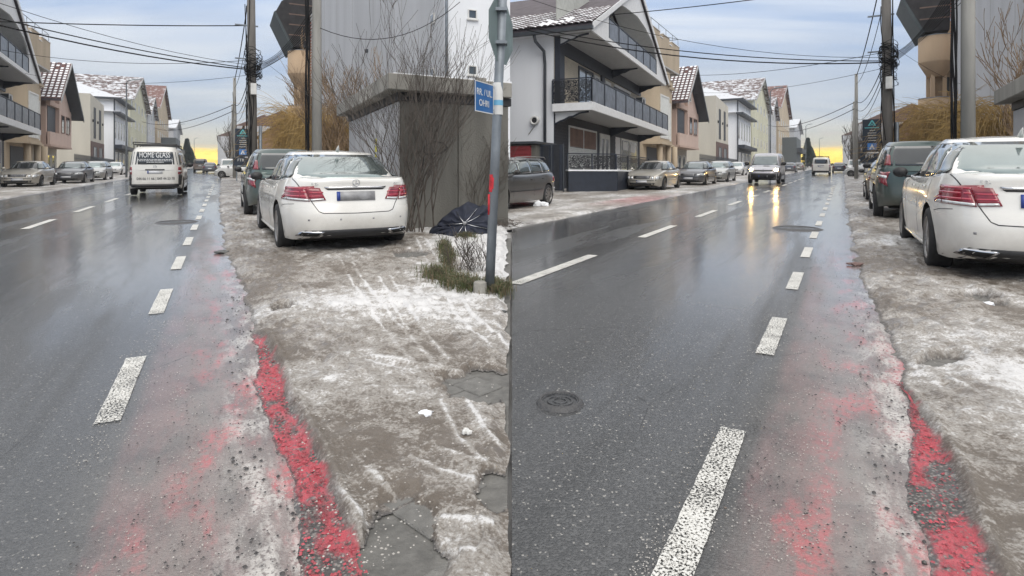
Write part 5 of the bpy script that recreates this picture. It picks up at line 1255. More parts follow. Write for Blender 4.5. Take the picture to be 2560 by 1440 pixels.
# --- dark advertising board
def board(label, street, s, t, z0, w=.95, h=1.9):
    r = rootS('sign_board', label, 'sign', street, s, t)
    mn = mat('navy_board', (0.018,0.028,0.045), .4); mteal = mat('teal_print', (0.12,0.48,0.50), .5); mlb = mat('blue_print', (0.06,0.20,0.50), .5)
    m = MB(); m.box(-.08, .08, -w/2, w/2, z0, z0+h); pn = m.build('panel', mn, r, bevel=.01)
    for yy in (-w/2+.1, w/2-.1):
        m = MB(); m.box(-.04, .04, yy-.04, yy+.04, -.5, z0); m.build('post', m_steel, r)
    m = MB(); 
    def poly(pts, d=.006, x=-.081): m.prism_dir([(x, y*w, z0+z*h) for y, z in pts], (-d, 0, 0))
    poly([(.22,.80),(.13,.80),(.0,.93),(.0,.965),(.035,.965)]); poly([(-.22,.80),(-.13,.80),(.0,.93),(.0,.965),(-.035,.965)]); poly([(.09,.80),(.05,.80),(.0,.85),(.0,.875)]); poly([(-.09,.80),(-.05,.80),(.0,.85),(.0,.875)])
    m.build('logo', mteal, pn)
    m = MB(); y = -.36
    while y < .36:
        q = random.uniform(.03, .07); poly([(y,.725),(y+q,.725),(y+q,.755),(y,.755)]); y += q+.015
    m.build('company_line', mteal, pn)
    for k, zz in enumerate((.65,.57,.50,.42,.34)):
        m = MB(); y = -.22 if k else -.16
        while y < (.2 if k else .12):
            q = random.uniform(.03, .06); poly([(y,zz),(y+q,zz),(y+q,zz+.018),(y,zz+.018)]); y += q+.012
        m.build('text_line', m_frame, pn)
    m = MB(); poly([(-.24,.06),(.24,.06),(.24,.27),(-.24,.27)]); lg = m.build('blue_square', mlb, pn)
    m = MB(); m.prism_dir([(-.0875, y*w, z0+z*h) for y, z in ((-.15,.085),(.0,.245),(.15,.085),(.07,.085),(.0,.15),(-.07,.085))], (-.004, 0, 0)); m.build('arrow_mark', m_frame, lg)
    bx = MB(); bx.box(-.1, .1, -w*.35, w*.62, z0-.62, z0-.08); b2 = bx.build('lower_box', mn, r)
    M_ = Matrix.Translation((-.104, .12, z0-.25)) @ Matrix.Rotation(rad(-90), 4, 'Z') @ Matrix.Rotation(rad(90), 4, 'X')
    text_mesh('lettering', 'FTR', .26, m_frame, b2, M_, .002)
board('dark board with teal chevron and blue arrow square beside the left-street pole', LS, 44.8, 1.20, 1.75)
board('dark board with teal chevron and blue arrow square beside the right-street pole', RS, 40.6, 1.42, 1.95)
# ============================================================ FORK: sign post, umbrella, debris
PB = gp(1222, 742); post = thing('street_sign_post', 'grey steel post carrying a traffic sign seen from behind and the blue street name plate', 'sign post', PB, 0)
top = at(1256, 0, 5.84)-PB; H0 = 3.4
lx = (1256-1222)/(742.0)*1.0
ax = lambda z: top.x*z/top.z
m = MB(); m.tube([(0,0,-.1),(ax(1.6),0,1.6),(ax(H0),0,H0)], .046, 18); m.build('post', m_steel, post, True)
m = MB(); Rr = .34; cz = 2.60
yawo = rad(69); ca, sa = math.cos(yawo), math.sin(yawo)
oc = [(Rr*math.cos(rad(22.5+45*k)), Rr*math.sin(rad(22.5+45*k))) for k in range(8)]
m.prism_dir([(ax(cz)+x*ca, .065+x*sa*1.0+.0, cz+z) for x, z in oc], (.0025*sa, -.0025*ca, 0)); m.build('octagonal_plate', mat('sign_back_grey', (0.17,0.22,0.22), .5, metal=.3, var=.15), post)
m = MB()
for dz in (-.15, .17): m.box(ax(cz)-.06, ax(cz)+.06, -.075, .06, cz+dz, cz+dz+.03)
m.build('clamp', m_steel, post)
m = MB(); m.lathe([(.050,1.77),(.050,2.08)], 18, 'Z', (ax(1.92),0,0)); m.build('white_band', m_frame, post, True)
m = MB(); m.lathe([(.0515,1.86),(.0515,1.91)], 18, 'Z', (ax(1.9),0,0)); st2 = m.build('blue_sticker', mat('sky_blue_print', (0.16,0.42,0.62), .5), post, True)
m = MB(); rp_ = [rad(170+14*k) for k in range(8)]; zs_ = [1.02,1.05,1.10,1.16,1.19]; hw_ = [0,2,3,3,1]
for k in range(7):
    for j in range(4):
        if min(k, 6-k)+[1,3,3,1][j] > 1: m.add([(ax(zs_[j+i_])+.0475*math.cos(rp_[k+h_]), .0475*math.sin(rp_[k+h_]), zs_[j+i_]) for i_, h_ in ((0,0),(0,1),(1,1),(1,0))], [(0,1,2,3)])
m.box(ax(.92)-.050, ax(.92)-.030, -.034, -.024, .80, 1.0)

mredp = mat('red_paint_smear', (0.45,0.02,0.03), .6, var=.4, scale=30); m.build('red_smear', mredp, post, True)
# street name plate, turned away
pa = rad(64)          # plate direction seen from above
pd = Vector((-math.cos(pa), -math.sin(pa), 0)); pw, ph = .36, .285
o0 = Vector((ax(1.9)-.045, -.03, 1.77)); nrm = Vector((pd.y, -pd.x, 0)); 
if nrm.y > 0: nrm = -nrm
mbl = mat('sign_blue', (0.02,0.12,0.33), .35, var=.1)
def plate_pt(u, z, d=0): return o0+pd*u+Vector((0,0,z-.10*u/pw*0))+nrm*d
m = MB(); m.prism_dir([plate_pt(0,.0), plate_pt(pw,-.0), plate_pt(pw,ph), plate_pt(0,ph)], nrm*.004); npl = m.build('name_plate', mbl, post)
m = MB()
for (u0,u1,z0,z1) in ((0,pw,0,.008),(0,pw,ph-.008,ph),(0,.008,.008,ph-.008),(pw-.008,pw,.008,ph-.008)): m.prism_dir([plate_pt(u0,z0,.0045),plate_pt(u1,z0,.0045),plate_pt(u1,z1,.0045),plate_pt(u0,z1,.0045)], nrm*.002)
m.build('border_line', m_frame, npl)
xdir = -pd                      # reading direction: from the far end of the plate towards the post
Mx = Matrix((( xdir.x, 0, nrm.x, 0), (xdir.y, 0, nrm.y, 0), (0, 1, 0, 0), (0, 0, 0, 1)))
for txt, zz, off in (('RR. / UL.', .185, .5), ('OHRI', .085, .52)):
    pp_ = plate_pt(pw*off, zz, .006); Mm = Matrix.Translation(pp_) @ Mx; text_mesh('lettering', txt, .088, m_frame, npl, Mm, .001, sx=.95)
m = MB()
for z in (1.80, 2.02): m.box(ax(z)-.09, ax(z)-.03, -.035, -.01, z, z+.02)
m.build('bracket', m_steel, post)
# --- trees and shrubs
def grow(mb, p, d, L_, r, depth, spread=.5, up=.15, seg=3, kids=(3, 5), minr=.0022, sides=4, wig=.25):
    pts = [p]; n = 4; q = Vector(p); dd = Vector(d).normalized(); rs = [r]
    for i in range(n):
        dd = (dd+Vector((random.gauss(0, wig), random.gauss(0, wig), random.gauss(0, wig*.5)))*.35+Vector((0,0,up))*.35).normalized()
        q = q+dd*L_/n; pts.append(q.copy()); rs.append(max(minr, r*(1-.55*(i+1)/n)))
    mb.tube(pts, rs, sides if r > .008 else 3, cap=False)
    if depth <= 0: return
    for k in range(random.randint(*kids)):
        i = random.randint(1, n); a = random.uniform(0, 6.28); b = pts[i]-pts[i-1]; b.normalize()
        side = Vector((math.cos(a), math.sin(a), random.uniform(-.1, .5))); nd = (b+side*spread).normalized()
        grow(mb, pts[i], nd, L_*random.uniform(.45, .75), max(minr, rs[i]*.6), depth-1, spread, up, seg, kids, minr, sides, wig)
def shrub(name, label, P, nst, H_, r, depth, spread, basew, mtl, cat='shrub', up=.25, kids=(3,5), lean=(0,0), minr=.0028, tilt=.35):
    root = thing(name, label, cat, P, 0)
    a = MB(); b = MB()
    for k in range(nst):
        an = random.uniform(0, 6.28); p = Vector((random.gauss(0, basew), random.gauss(0, basew*.5), -.08)); d = Vector((math.cos(an)*random.uniform(.1, tilt*1.6)+lean[0], math.sin(an)*tilt*.6+lean[1], 1)).normalized()
        L_ = H_*random.uniform(.5, .8)
        pts = [p]; rs = [r]; q = p.copy(); dd = d.copy(); n = 5
        for i in range(n):
            dd = (dd+Vector((random.gauss(0,.10), random.gauss(0,.10), .07))).normalized(); q = q+dd*L_/n; pts.append(q.copy()); rs.append(r*(1-.6*(i+1)/n))
        a.tube(pts, rs, 6, cap=False)
        for i in range(1, n+1):
            for j in range(random.randint(1, 3)):
                aa = random.uniform(0, 6.28); side = Vector((math.cos(aa), math.sin(aa)*.7, random.uniform(.2, .9)))
                grow(b, pts[i], (dd+side*spread).normalized(), H_*random.uniform(.14, .34), rs[i]*.55, depth, spread*.9, up, 3, kids, minr)
    a.build('stem', mtl, root, True); t_ = b.build('twigs', mtl, root, True); t_['kind'] = 'stuff'
    return root
def bush(name, label, P, nst, H_, r, kids, spread, basew, mtl, depth=3, minr=.0028, cat='shrub', up=.22, wig=.35):
    root = thing(name, label, cat, P, 0); a = MB(); b = MB()
    for k in range(nst):
        an = 6.28*k/nst+random.uniform(-.4, .4); tl = random.uniform(.05, .42); d = Vector((math.cos(an)*tl*1.25, math.sin(an)*tl*.6, 1)).normalized()
        p = Vector((random.gauss(0, basew), random.gauss(0, basew*.6), -.08)); rr = r*random.uniform(.6, 1.1); L_ = H_*random.uniform(.30, .42)
        pts = [p]; rs = [rr]; q = p.copy(); dd = d.copy()
        for i in range(5):
            dd = (dd+Vector((random.gauss(0, wig*.4), random.gauss(0, wig*.4), .05))).normalized(); q = q+dd*L_/5; pts.append(q.copy()); rs.append(rr*(1-.3*(i+1)/5))
        a.tube(pts, rs, 6, cap=False)
        for i in (2, 3, 4, 5, 5):
            aa = random.uniform(0, 6.28); nd = (dd+Vector((math.cos(aa), math.sin(aa)*.6, random.uniform(.1, .6)))*spread).normalized()
            grow(b, pts[i], nd, L_*random.uniform(.75, 1.15), rs[i]*.62, depth-1, spread, up, 3, kids, minr, 4, wig)
    a.build('stem', mtl, root, True); t_ = b.build('twigs', mtl, root, True); t_['kind'] = 'stuff'; return root
bush('bare_shrub', 'tall leafless bush with many upright stems in front of the concrete garage', gp(1025, 590)+Vector((0,.15,0)), 12, 4.5, .019, (3,5), .52, .17, m_twig, 3, .0028)
bush('bare_shrub', 'lower leafless shrub against the garage between the big bush and the sign post', gp(1185, 572), 7, 2.1, .011, (3,4), .7, .16, m_twig, 3, .0026)
shrub('bare_shrub', 'small thin snow-flecked shrub standing right of the sign post foot', gp(1190, 690), 10, .62, .0035, 1, .6, .12, m_twig, up=.15, kids=(3,4), minr=.002)
shrub('bare_tree', 'reddish leafless tree behind the left-street concrete pole', LS.P(24.5, 4.6), 9, 5.2, .04, 2, .6, .35, m_twigr, 'tree', up=.3, minr=.008)
shrub('bare_tree', 'reddish leafless tree at the right edge behind the right-street white sedan', RS.P(21.0, 4.3), 9, 5.6, .04, 2, .6, .35, m_twigr, 'tree', up=.3, minr=.008)
def willow(label, street, s, t, H_, R, n):
    root = rootS('willow', label, 'willow', street, s, t)
    a = MB()
    for k in range(7): an = k*.9; a.tube([(0,0,-.2),(.25*math.cos(an),.25*math.sin(an),H_*.4),(.7*math.cos(an),.7*math.sin(an),H_*.75)], [.07,.05,.025], 6)
    a.build('trunk', m_twigr, root, True); b = MB()
    for k in range(n):
        an = random.uniform(0, 6.28); rr0 = random.uniform(.0, .55)*R; lob = .72+.28*math.sin(an*3+H_)+.15*math.sin(an*7); h0 = H_*random.uniform(.30, 1.0)*(.75+.25*lob)
        p = Vector((rr0*math.cos(an), rr0*math.sin(an), h0)); out_ = R*random.uniform(.2, 1.15)*lob; drop = random.uniform(-.15, .9)*h0; a2 = an+random.gauss(0, .5)
        pts = [p+Vector((math.cos(a2)*out_*(q/5), math.sin(a2)*out_*(q/5), .5*math.sin(q/5*2.2)-drop*(q/5)**2.2)) for q in range(6)]
        b.tube(pts, [.011,.010,.009,.008,.007,.005], 3, cap=False)
    o = b.build('hanging_twigs', m_twigy, root, True); o['kind'] = 'stuff'
willow('ochre willow with dense hanging twigs left of the concrete pole on the left street', LS, 35, 4.1, 4.3, 2.4, 2600)
willow('ochre willow clump behind the concrete pole on the left street', LS, 27, 4.4, 3.3, 1.7, 1300)
willow('ochre willow with dense hanging twigs behind the green car on the right street', RS, 34, 4.2, 4.0, 2.4, 2200)
willow('ochre willow clump right of the concrete pole on the right street', RS, 25, 4.6, 3.2, 1.8, 1300)
for st_, w_ in ((LS, 'left'), (RS, 'right')):
    r = rootS('garden_wall', 'low weathered wall beneath the willow on the %s street' % w_, 'wall', st_, 22.5, 3.35)
    m = MB(); m.box(0, 30, -.15, 0, -.5, 1.55); m.build('wall', m_concd, r)
# twig litter, umbrella, stump, stones
def at_g(u, v, dz=0): return gp(u, v, dz)
lit = thing('brushwood_heap', 'heap of broken dark twigs along the foot of the garage wall', 'brushwood', at_g(1060, 578), 0)
m = MB()
for k in range(330):
    p = Vector((random.uniform(-.35, 1.75), random.uniform(-.1, .5)+.25, random.uniform(.0, .16))); a_ = random.uniform(0, 3.14); l_ = random.uniform(.1, .45)
    m.tube([p, p+Vector((math.cos(a_)*l_*.5, math.sin(a_)*l_*.3, random.uniform(-.05,.10))), p+Vector((math.cos(a_)*l_, math.sin(a_)*l_*.5, random.uniform(-.06,.08)))], [.007,.005,.003], 3)
o = m.build('twigs', m_twig, lit); o['kind'] = 'stuff'
um = thing('broken_umbrella', 'crumpled navy umbrella with bent ribs lying against the garage foot', 'umbrella', at_g(1160, 592), 0)
m_navy = mat('navy_cloth', (0.014,0.018,0.034), .75, var=.3, scale=9)
hub = Vector((.03, -.22, .26)); rim = []
prof = [(-.66,-.05,.0),(-.60,.02,.12),(-.50,.02,.20),(-.36,.06,.36),(-.20,.10,.50),(.06,.14,.60),(.30,.14,.56),(.47,.10,.45),(.58,.0,.27),(.56,-.12,.10),(.36,-.28,.02),(.10,-.42,-.03),(-.12,-.44,-.02),(-.34,-.28,.0)]
n = len(prof); V = [hub]; ringn = 9
for j in range(1, ringn+1):
    q = j/ringn
    for i in range(n*4):
        a0 = Vector(prof[(i//4) % n]); a1 = Vector(prof[(i//4+1) % n]); w = (i % 4)/4; pr_ = a0.lerp(a1, w)
        p = hub.lerp(pr_, q); fold = .05*math.sin(i/4*2*math.pi)*q+.05*(float(vn(i*.9, j*1.3, 5))-.5); p += Vector((.06*(float(vn(i*.7, j, 9))-.5)*q, fold-.05*math.sin(q*3.1), .10*(float(vn(i*.55, j*.8, 3))-.5)*q))
        V.append(p)
Fc = [(0, 1+i, 1+(i+1) % (n*4)) for i in range(n*4)]+[(1+(j-1)*n*4+i, 1+(j-1)*n*4+(i+1) % (n*4), 1+j*n*4+(i+1) % (n*4), 1+j*n*4+i) for j in range(1, ringn) for i in range(n*4)]
mb = MB(); mb.add(V, Fc); c = mb.build('canopy', m_navy, um, True); sm = c.modifiers.new('thickness', 'SOLIDIFY'); sm.thickness = .004
for i in (2, 4, 6, 7, 9, 11, 12):
    e_ = Vector(prof[i]); m = MB(); h2 = hub+Vector((0,-.05,0)); m.tube([h2, h2.lerp(e_, .3)+Vector((0,-.04,.0)), h2.lerp(e_, .72)+Vector((0,-.035,.02))], .006, 5); m.build('rib', m_chrome, um, True)
m = MB(); m.lathe([(.001,-.03),(.03,-.03),(.03,.03),(.001,.03)], 12, 'Y', (hub.x, hub.y-.05, hub.z)); m.build('hub', m_plateblur, um, True)
st = thing('concrete_stump', 'short grey concrete stump beside the sign post foot', 'stump', at_g(1200, 748), 0)
m = MB(); m.lathe([(.001,.17),(.05,.172),(.062,.16),(.066,.08),(.070,-.05)], 10, 'Z'); m.build('block', m_conc, st)
ch = thing('ice_chunk', 'grey upright lump of old ice beside the white sedan tail', 'ice', at_g(1040, 575), 0)
def blob(mb, c, r, sd=1, n=2):
    bm = bmesh.new(); bmesh.ops.create_icosphere(bm, subdivisions=n, radius=1)
    vs = []
    for v_ in bm.verts:
        k = 1+.35*(float(vn(v_.co.x*2.2+sd, v_.co.y*2.2+v_.co.z*1.7, sd))-.5)*2; vs.append((c[0]+v_.co.x*r[0]*k, c[1]+v_.co.y*r[1]*k, c[2]+v_.co.z*r[2]*k))
    mb.add(vs, [tuple(v_.index for v_ in f.verts) for f in bm.faces]); bm.free()
m = MB(); blob(m, (0,0,.12), (.07,.08,.20), 3); m.build('lump', mat('grey_ice', (0.42,0.43,0.44), .5, bump=.5, bscale=20), ch)
def small(name, label, cat, u, v, r, mtl, sd, dz=.02, nb=3):
    t_ = thing(name, label, cat, at_g(u, v, .0), 0); m = MB()
    for k in range(nb): blob(m, (random.uniform(-1,1)*r[0]*.7, random.uniform(-1,1)*r[1]*.7, dz+r[2]*.4), (r[0]*random.uniform(.5,1), r[1]*random.uniform(.5,1), r[2]*random.uniform(.6,1)), sd+k, 1)
    m.build('pieces', mtl, t_)
m_stone = mat('dark_wet_stone', (0.05,0.052,0.048), .35, var=.3)
small('flat_stone', 'dark flat stone lying in the snow below the sign post', 'stone', 1238, 788, (.085,.05,.02), m_stone, 4, .03, 1)
small('crumpled_paper', 'white crumpled paper scrap on the near left verge', 'litter', 1166, 1098, (.022,.018,.018), m_frame, 8, .03, 5)
small('snow_clods', 'broken white snow clods left of the paper scrap', 'snow', 1060, 1052, (.035,.03,.016), m_snow, 12, .03, 5)
small('snow_clods', 'white snow clods around a hollow on the right verge', 'snow', 2455, 770, (.08,.05,.03), m_snow, 15, .03, 5)
small('snow_clods', 'small snow pile against the dark estate car wheel', 'snow', 1357, 519, (.22,.12,.12), m_snow, 19, .05, 4)
small('stone', 'dark stone on the crack at the bottom of the right street', 'stone', 2310, 1412, (.016,.012,.010), m_stone, 23, .006, 1)
small('stone', 'brown stone lying on the nearest right-street dash', 'stone', 1812, 1275, (.012,.010,.006), mat('brown_stone', (0.16,0.13,0.11), .6), 27, .008, 1)
small('ice_lumps', 'dirty ice lumps on the left street kerb just beyond the first red patch', 'ice', 567, 634, (.14,.08,.03), m_stone, 31, .01, 3)
small('ice_lumps', 'dirty ice lumps on the right street kerb near the faded red patch', 'ice', 2138, 664, (.12,.06,.03), mat('redbrown_lump', (0.16,0.10,0.09), .6), 35, .01, 3)
# --- grass tussocks
m_grass = mat('winter_grass', (0.065,0.085,0.028), .8, var=.5, scale=9); m_grassd = mat('dead_grass', (0.16,0.125,0.075), .85, var=.4, scale=9)
def grass(label, pts, n, h, mtls):
    for mt_, share in mtls:
        m = MB()
        for k in range(int(n*share)):
            (u, v, su, sv) = random.choice(pts); P = gp(random.gauss(u, su), random.gauss(v, sv), .02); a_ = random.uniform(0, 6.28); hh = h*random.uniform(.4, 1.1); w = random.uniform(.0015, .003)
            l_ = random.uniform(.2, 1.0)*hh; dx, dy = math.cos(a_), math.sin(a_)
            q = [P, P+Vector((dx*l_*.3, dy*l_*.3, hh*.7)), P+Vector((dx*l_, dy*l_, hh*.75))]; sx, sy = -dy*w, dx*w
            m.add([(q[0].x-sx,q[0].y-sy,q[0].z),(q[0].x+sx,q[0].y+sy,q[0].z),(q[1].x+sx,q[1].y+sy,q[1].z),(q[1].x-sx,q[1].y-sy,q[1].z),(q[2].x,q[2].y,q[2].z)], [(0,1,2,3),(3,2,4)])
        o = m.build('grass', mt_); o['kind'] = 'stuff'; o['label'] = label % ('green' if mt_ is m_grass else 'withered'); o['category'] = 'grass'
grass('%s grass tussock and clumps beside the sign post foot', [(1145,722,26,8),(1180,735,22,6),(1095,700,22,9),(1120,655,10,12),(1110,630,8,8),(1240,735,15,8),(1165,602,10,4)], 9500, .16, ((m_grass, .55), (m_grassd, .45)))
# ============================================================ LEFT-HAND HOUSES (built in right-street coordinates, copied for the left street)
m_dbrick = mat('black_brick', (0.022,0.025,0.034), .6, var=.35, scale=6, bump=.6, bscale=12)
m_navyp = mat('blue_black_paint', (0.022,0.028,0.042), .5, var=.2)
m_cream = mat('cream_render', (0.50,0.475,0.41), .85, var=.08, scale=.8, streak=True)
m_pinkw = mat('pink_render', (0.50,0.37,0.31), .85, var=.1, scale=.8, streak=True)
m_pinkl = mat('pale_pink_render', (0.56,0.43,0.37), .85, var=.08, scale=.8)
m_yel = mat('pale_yellow_render', (0.56,0.55,0.42), .85, var=.08, scale=.5, streak=True)
m_beig2 = mat('sand_render', (0.45,0.37,0.27), .85, var=.12, scale=.8, streak=True)
m_soff = mat('grey_soffit', (0.42,0.42,0.42), .8, var=.06)
m_whi = mat('white_paint', (0.72,0.73,0.74), .7, var=.05)
m_gut = mat('dark_gutter', (0.045,0.052,0.062), .5)
m_shut = mat('cream_shutter', (0.56,0.50,0.40), .7, var=.08)
m_shutw = mat('white_shutter', (0.66,0.68,0.66), .7, var=.05)
m_brown = mat('brown_blind', (0.22,0.14,0.11), .8, var=.2, scale=2)
m_tile = mat('plum_roof_tile', (0.075,0.062,0.072), .7, var=.35, scale=2)
def snowy(name, base, amt, sc_=1.2):
    if name in MATS: return MATS[name]
    m = bpy.data.materials.new(name); g = NG(m); o = g.obj(); n = g.noise(g.mapv(o, (1,1,1.6)), sc_, 6, .65); n2 = g.noise(o, 9.0, 3)
    c = g.mix(g.noise(o, 3.0, 4), tuple(q*.7 for q in base), tuple(q*1.35 for q in base))
    s_ = g.mr(g.m('ADD', n, g.m('MULTIPLY', n2, .15)), amt, amt+.10)
    g.put(g.b.inputs['Base Color'], g.mix(s_, c, (.58,.60,.63))); g.b.inputs['Roughness'].default_value = .8
    g.put(g.b.inputs['Normal'], g.bump(n2, .6, .05)); MATS[name] = m; return m
m_rs1 = snowy('snow_on_brown_tiles', (0.12,0.085,0.08), .54); m_rs2 = snowy('snowfield_roof', (0.16,0.12,0.11), .35); m_rs3 = snowy('rust_tiles', (0.155,0.075,0.06), .62)
m_lat = mat('pierced_screen', (0.035,0.038,0.045), .5, alpha=(9.0, .038)); m_lat2 = mat('curl_screen', (0.02,0.022,0.026), .5, alpha=(5.5, .042))
m_mesh = mat('railing_glass', (0.12,0.13,0.15), .35, var=.4, scale=3, metal=.2)
R_HOUSES = []
def house(name, label, s, t, yaw=0.0): 
    r = rootS(name, label, 'house', RS, s, t, yaw); R_HOUSES.append((r, s, t, yaw)); return r
def railing(parent, x0, x1, y, z0, h, n, panel=m_mesh, side=False, name='railing_panel'):
    def B(mb, a0, a1, b0, b1, c0, c1): mb.box(*((a0, a1, b0, b1, c0, c1) if not side else (b0, b1, a0, a1, c0, c1)))
    m = MB(); B(m, x0, x1, y-.03, y+.03, z0+h-.05, z0+h); m.build('handrail', m_navyp, parent)
    for k in range(n+1):
        c = x0+(x1-x0)*k/n; m = MB(); B(m, c-.035, c+.035, y-.035, y+.035, z0, z0+h-.052); m.build('railing_post', m_navyp, parent)
    for k in range(n):
        a = x0+(x1-x0)*k/n+.05; b = x0+(x1-x0)*(k+1)/n-.05; m = MB(); B(m, a, b, y-.008, y+.008, z0+.06, z0+h-.08); m.build(name, panel, parent)
# ---- A: white house with two long balconies
LA, DA = 18.0, 10.0
hA = house('white_balcony_house', 'white house with two long railed balconies and black brick shopfront', 25.8, -12.0, rad(4.3))
m = MB(); m.box(0, LA, .02, DA, -1.0, 7.35); m.build('wall', m_whitew, hA)
m = MB(); m.prism_dir([(0,.02,7.35),(LA,.02,7.35),(LA/2,.02,11.5)], (0,DA,0)); m.build('attic_wall', m_soff, hA)
m = MB(); m.box(.0, LA, -.01, .018, 0, 3.70); m.build('shopfront_wall', m_dbrick, hA)
# brick courses of the black piers, raised one by one
first = None
for (xa, xb) in ((0, 1.9), (9.75, 11.0), (17.25, 17.95)):
    for k in range(24):
        z = .05+k*.15; x = xa+(0 if k % 2 else -.12)
        while x < xb:
            a0, a1 = max(x, xa), min(x+.30, xb)
            if a1-a0 > .08:
                mb = MB(); mb.box(a0+.008, a1-.008, -.045, -.012, z, z+.135); 
                if first is None or abs((a1-a0)-.30) > .01: b = mb.build('brick', m_dbrick, hA); first = b if abs((a1-a0)-.30) <= .01 and first is None else first; 
                else:
                    b = first.copy(); COL.objects.link(b); b.parent = hA
                    fx = min(q.co.x for q in first.data.vertices); fz = min(q.co.z for q in first.data.vertices); b.location = (a0+.008-fx, 0, z-fz)
            x += .30
w1 = window(hA, 2.0, 6.8, .75, 3.25, -.02, pane=m_pane, mull=1, fw=.09)
m = MB(); m.box(2.12, 4.34, -.047, -.037, 2.2, 3.15); m.box(4.46, 6.68, -.047, -.037, 2.2, 3.15); m.build('blind', m_brown, w1)
m = MB()
for x0_, x1_, zb_ in ((2.12,4.34,1.15),(4.46,6.68,1.25)):
    z = zb_
    while z < 2.16: m.box(x0_, x1_-(0 if x0_ < 3 or z > 1.9 else random.uniform(0,.5)), -.052, -.040, z, z+.075); z += .085
m.build('blind_slats', m_shutw, w1)
window(hA, 7.5, 9.6, .3, 3.2, -.02, mull=1, fw=.28, name='door_frame')
m = MB(); m.box(11.0, 12.2, -.04, .0, .2, 3.2); m.build('white_panel', m_whi, hA)
w2 = window(hA, 12.4, 17.2, .5, 3.2, -.02, mull=1, fw=.12)
m = MB(); m.box(12.9, 14.3, -.05, -.04, 2.45, 3.0); m.box(15.1, 16.4, -.05, -.04, 2.35, 2.9); m.build('white_notice', m_whi, w2)
m = MB(); m.box(12.6, 14.6, -.05, -.04, .7, 1.6); m.box(15.0, 16.9, -.05, -.04, .7, 1.6); m.build('yellowish_poster', mat('poster_cream', (0.60,0.60,0.46), .7), w2)
# balcony slabs
for z0, z1, xa, xb, nm in ((3.72, 4.08, -.25, LA+1.0, 'lower_balcony_slab'), (7.32, 7.58, -.3, LA+.1, 'upper_balcony_slab')):
    m = MB(); m.box(xa, xb, -1.95, 0.0, z0, z1); m.build(nm, m_whi, hA)
    m = MB(); m.box(xa+.12, xb-.12, -1.85, -.02, z0-.012, z0-.002); m.build('soffit', m_soff, hA)
for x in (.05, 9.9, 17.4):      # dark wavy corbels below the slabs
    for zt_ in (3.70, 7.30):
        pts = [(x, -.02, zt_-.55), (x, -.3, zt_-.42), (x, -.5, zt_-.36), (x, -.75, zt_-.24), (x, -.95, zt_-.22), (x, -1.25, zt_-.08), (x, -1.7, zt_-.03)]
        m = MB(); m.prism_dir([(x,-.02,zt_), *pts, (x,-1.7,zt_)][::-1], (.12,0,0)); m.build('corbel', m_navyp if x > 0.1 else m_whi, hA)
        m = MB(); m.tube([Vector(p)+Vector((-.02,0,0)) for p in pts], .045, 6); m.build('corbel_edge', m_navyp, hA)
railing(hA, -.2, LA+.9, -1.9, 4.08, 1.15, 9); railing(hA, 2.7, 14.6, -1.9, 7.58, 1.05, 6)
railing(hA, -1.9, .0, -.2, 4.08, 1.15, 1, m_lat2, True)
m = MB(); m.box(-.28, LA+.5, -1.93, -1.80, 4.083, 4.11); m.build('slab_snow', m_snow, hA)
# first-floor front
m = MB(); m.box(.0, LA, -.03, .0, 4.09, 7.31); m.build('upper_front', mat('cream_front', (0.47,0.43,0.36), .8, var=.08), hA)
m = MB(); m.box(-.02, .65, -.30, -.032, 4.09, 7.31); m.build('dark_column', m_navyp, hA)
m = MB(); m.box(.66, LA, -.12, -.032, 6.62, 7.31); m.build('dark_beam', m_navyp, hA)
m = MB(); m.box(7.6, 8.15, -.16, -.033, 4.09, 6.61); m.build('dark_column', m_navyp, hA)
sh = MB(); sh.box(.8, 3.3, -.06, -.033, 4.3, 6.6); so = sh.build('roller_shutter', m_shut, hA)
for k in range(22): m = MB(); m.box(.8, 3.3, -.085, -.062, 4.32+k*.104, 4.32+k*.104+.085); m.build('slat', m_shut, so)
window(hA, 3.5, 6.1, 4.3, 6.5, -.04, frame=m_gut, mull=1, fw=.1); window(hA, 6.4, 7.4, 4.3, 6.45, -.04, mull=0, fw=.12); window(hA, 8.6, 9.8, 4.3, 6.45, -.04, mull=0, fw=.16)
window(hA, 10.6, 14.6, 4.3, 6.35, -.04, frame=m_gut, mull=1, fw=.14); m = MB(); m.box(10.5, 14.7, -.14, -.05, 6.36, 6.5); m.build('shutter_box', m_whi, hA)
ac = MB(); ac.box(16.2, 17.3, -.62, -.14, 5.55, 6.35); aco = ac.build('air_conditioner', m_frame, hA)
m = MB(); m.lathe([(.001,-.01),(.28,-.01),(.28,.015)], 20, 'Y', (16.65,-.63,5.95)); m.build('fan_grille', m_dark, aco)
m = MB(); m.box(16.19, 16.195, -.6, -.16, 5.6, 6.3); m.build('side_panel', m_gut, aco)
# gable front, flush with the slab edge
EZ, AP = 7.60, 11.9
def gz_at(x): return EZ+(AP-EZ)*(1-abs(x-LA/2)/(LA/2+.35))
m = MB(); m.prism_dir([(-.35,-1.92,7.6),(2.65,-1.92,7.6),(2.65,-1.92,gz_at(2.65)-.15),(-.35,-1.92,7.62)], (0,.12,0)); m.build('gable_panel', m_whi, hA)
m = MB(); m.prism_dir([(14.7,-1.92,7.6),(LA+.35,-1.92,7.6),(14.7,-1.92,gz_at(14.7)-.15)], (0,.12,0)); m.build('gable_panel', m_whi, hA)
arch = [(2.65,9.0)]+[(2.65+.9*(1-math.cos(q)), 9.0+.9*math.sin(q)) for q in np.linspace(.2,1.5,6)]
m = MB(); m.prism_dir([(2.64,-1.92,gz_at(2.64)-.15),(2.64,-1.92,8.6),(3.2,-1.92,9.3),(4.2,-1.92,9.75),(6.0,-1.92,10.0),(LA/2,-1.92,10.2),(LA/2,-1.92,AP-.15)], (0,.1,0))
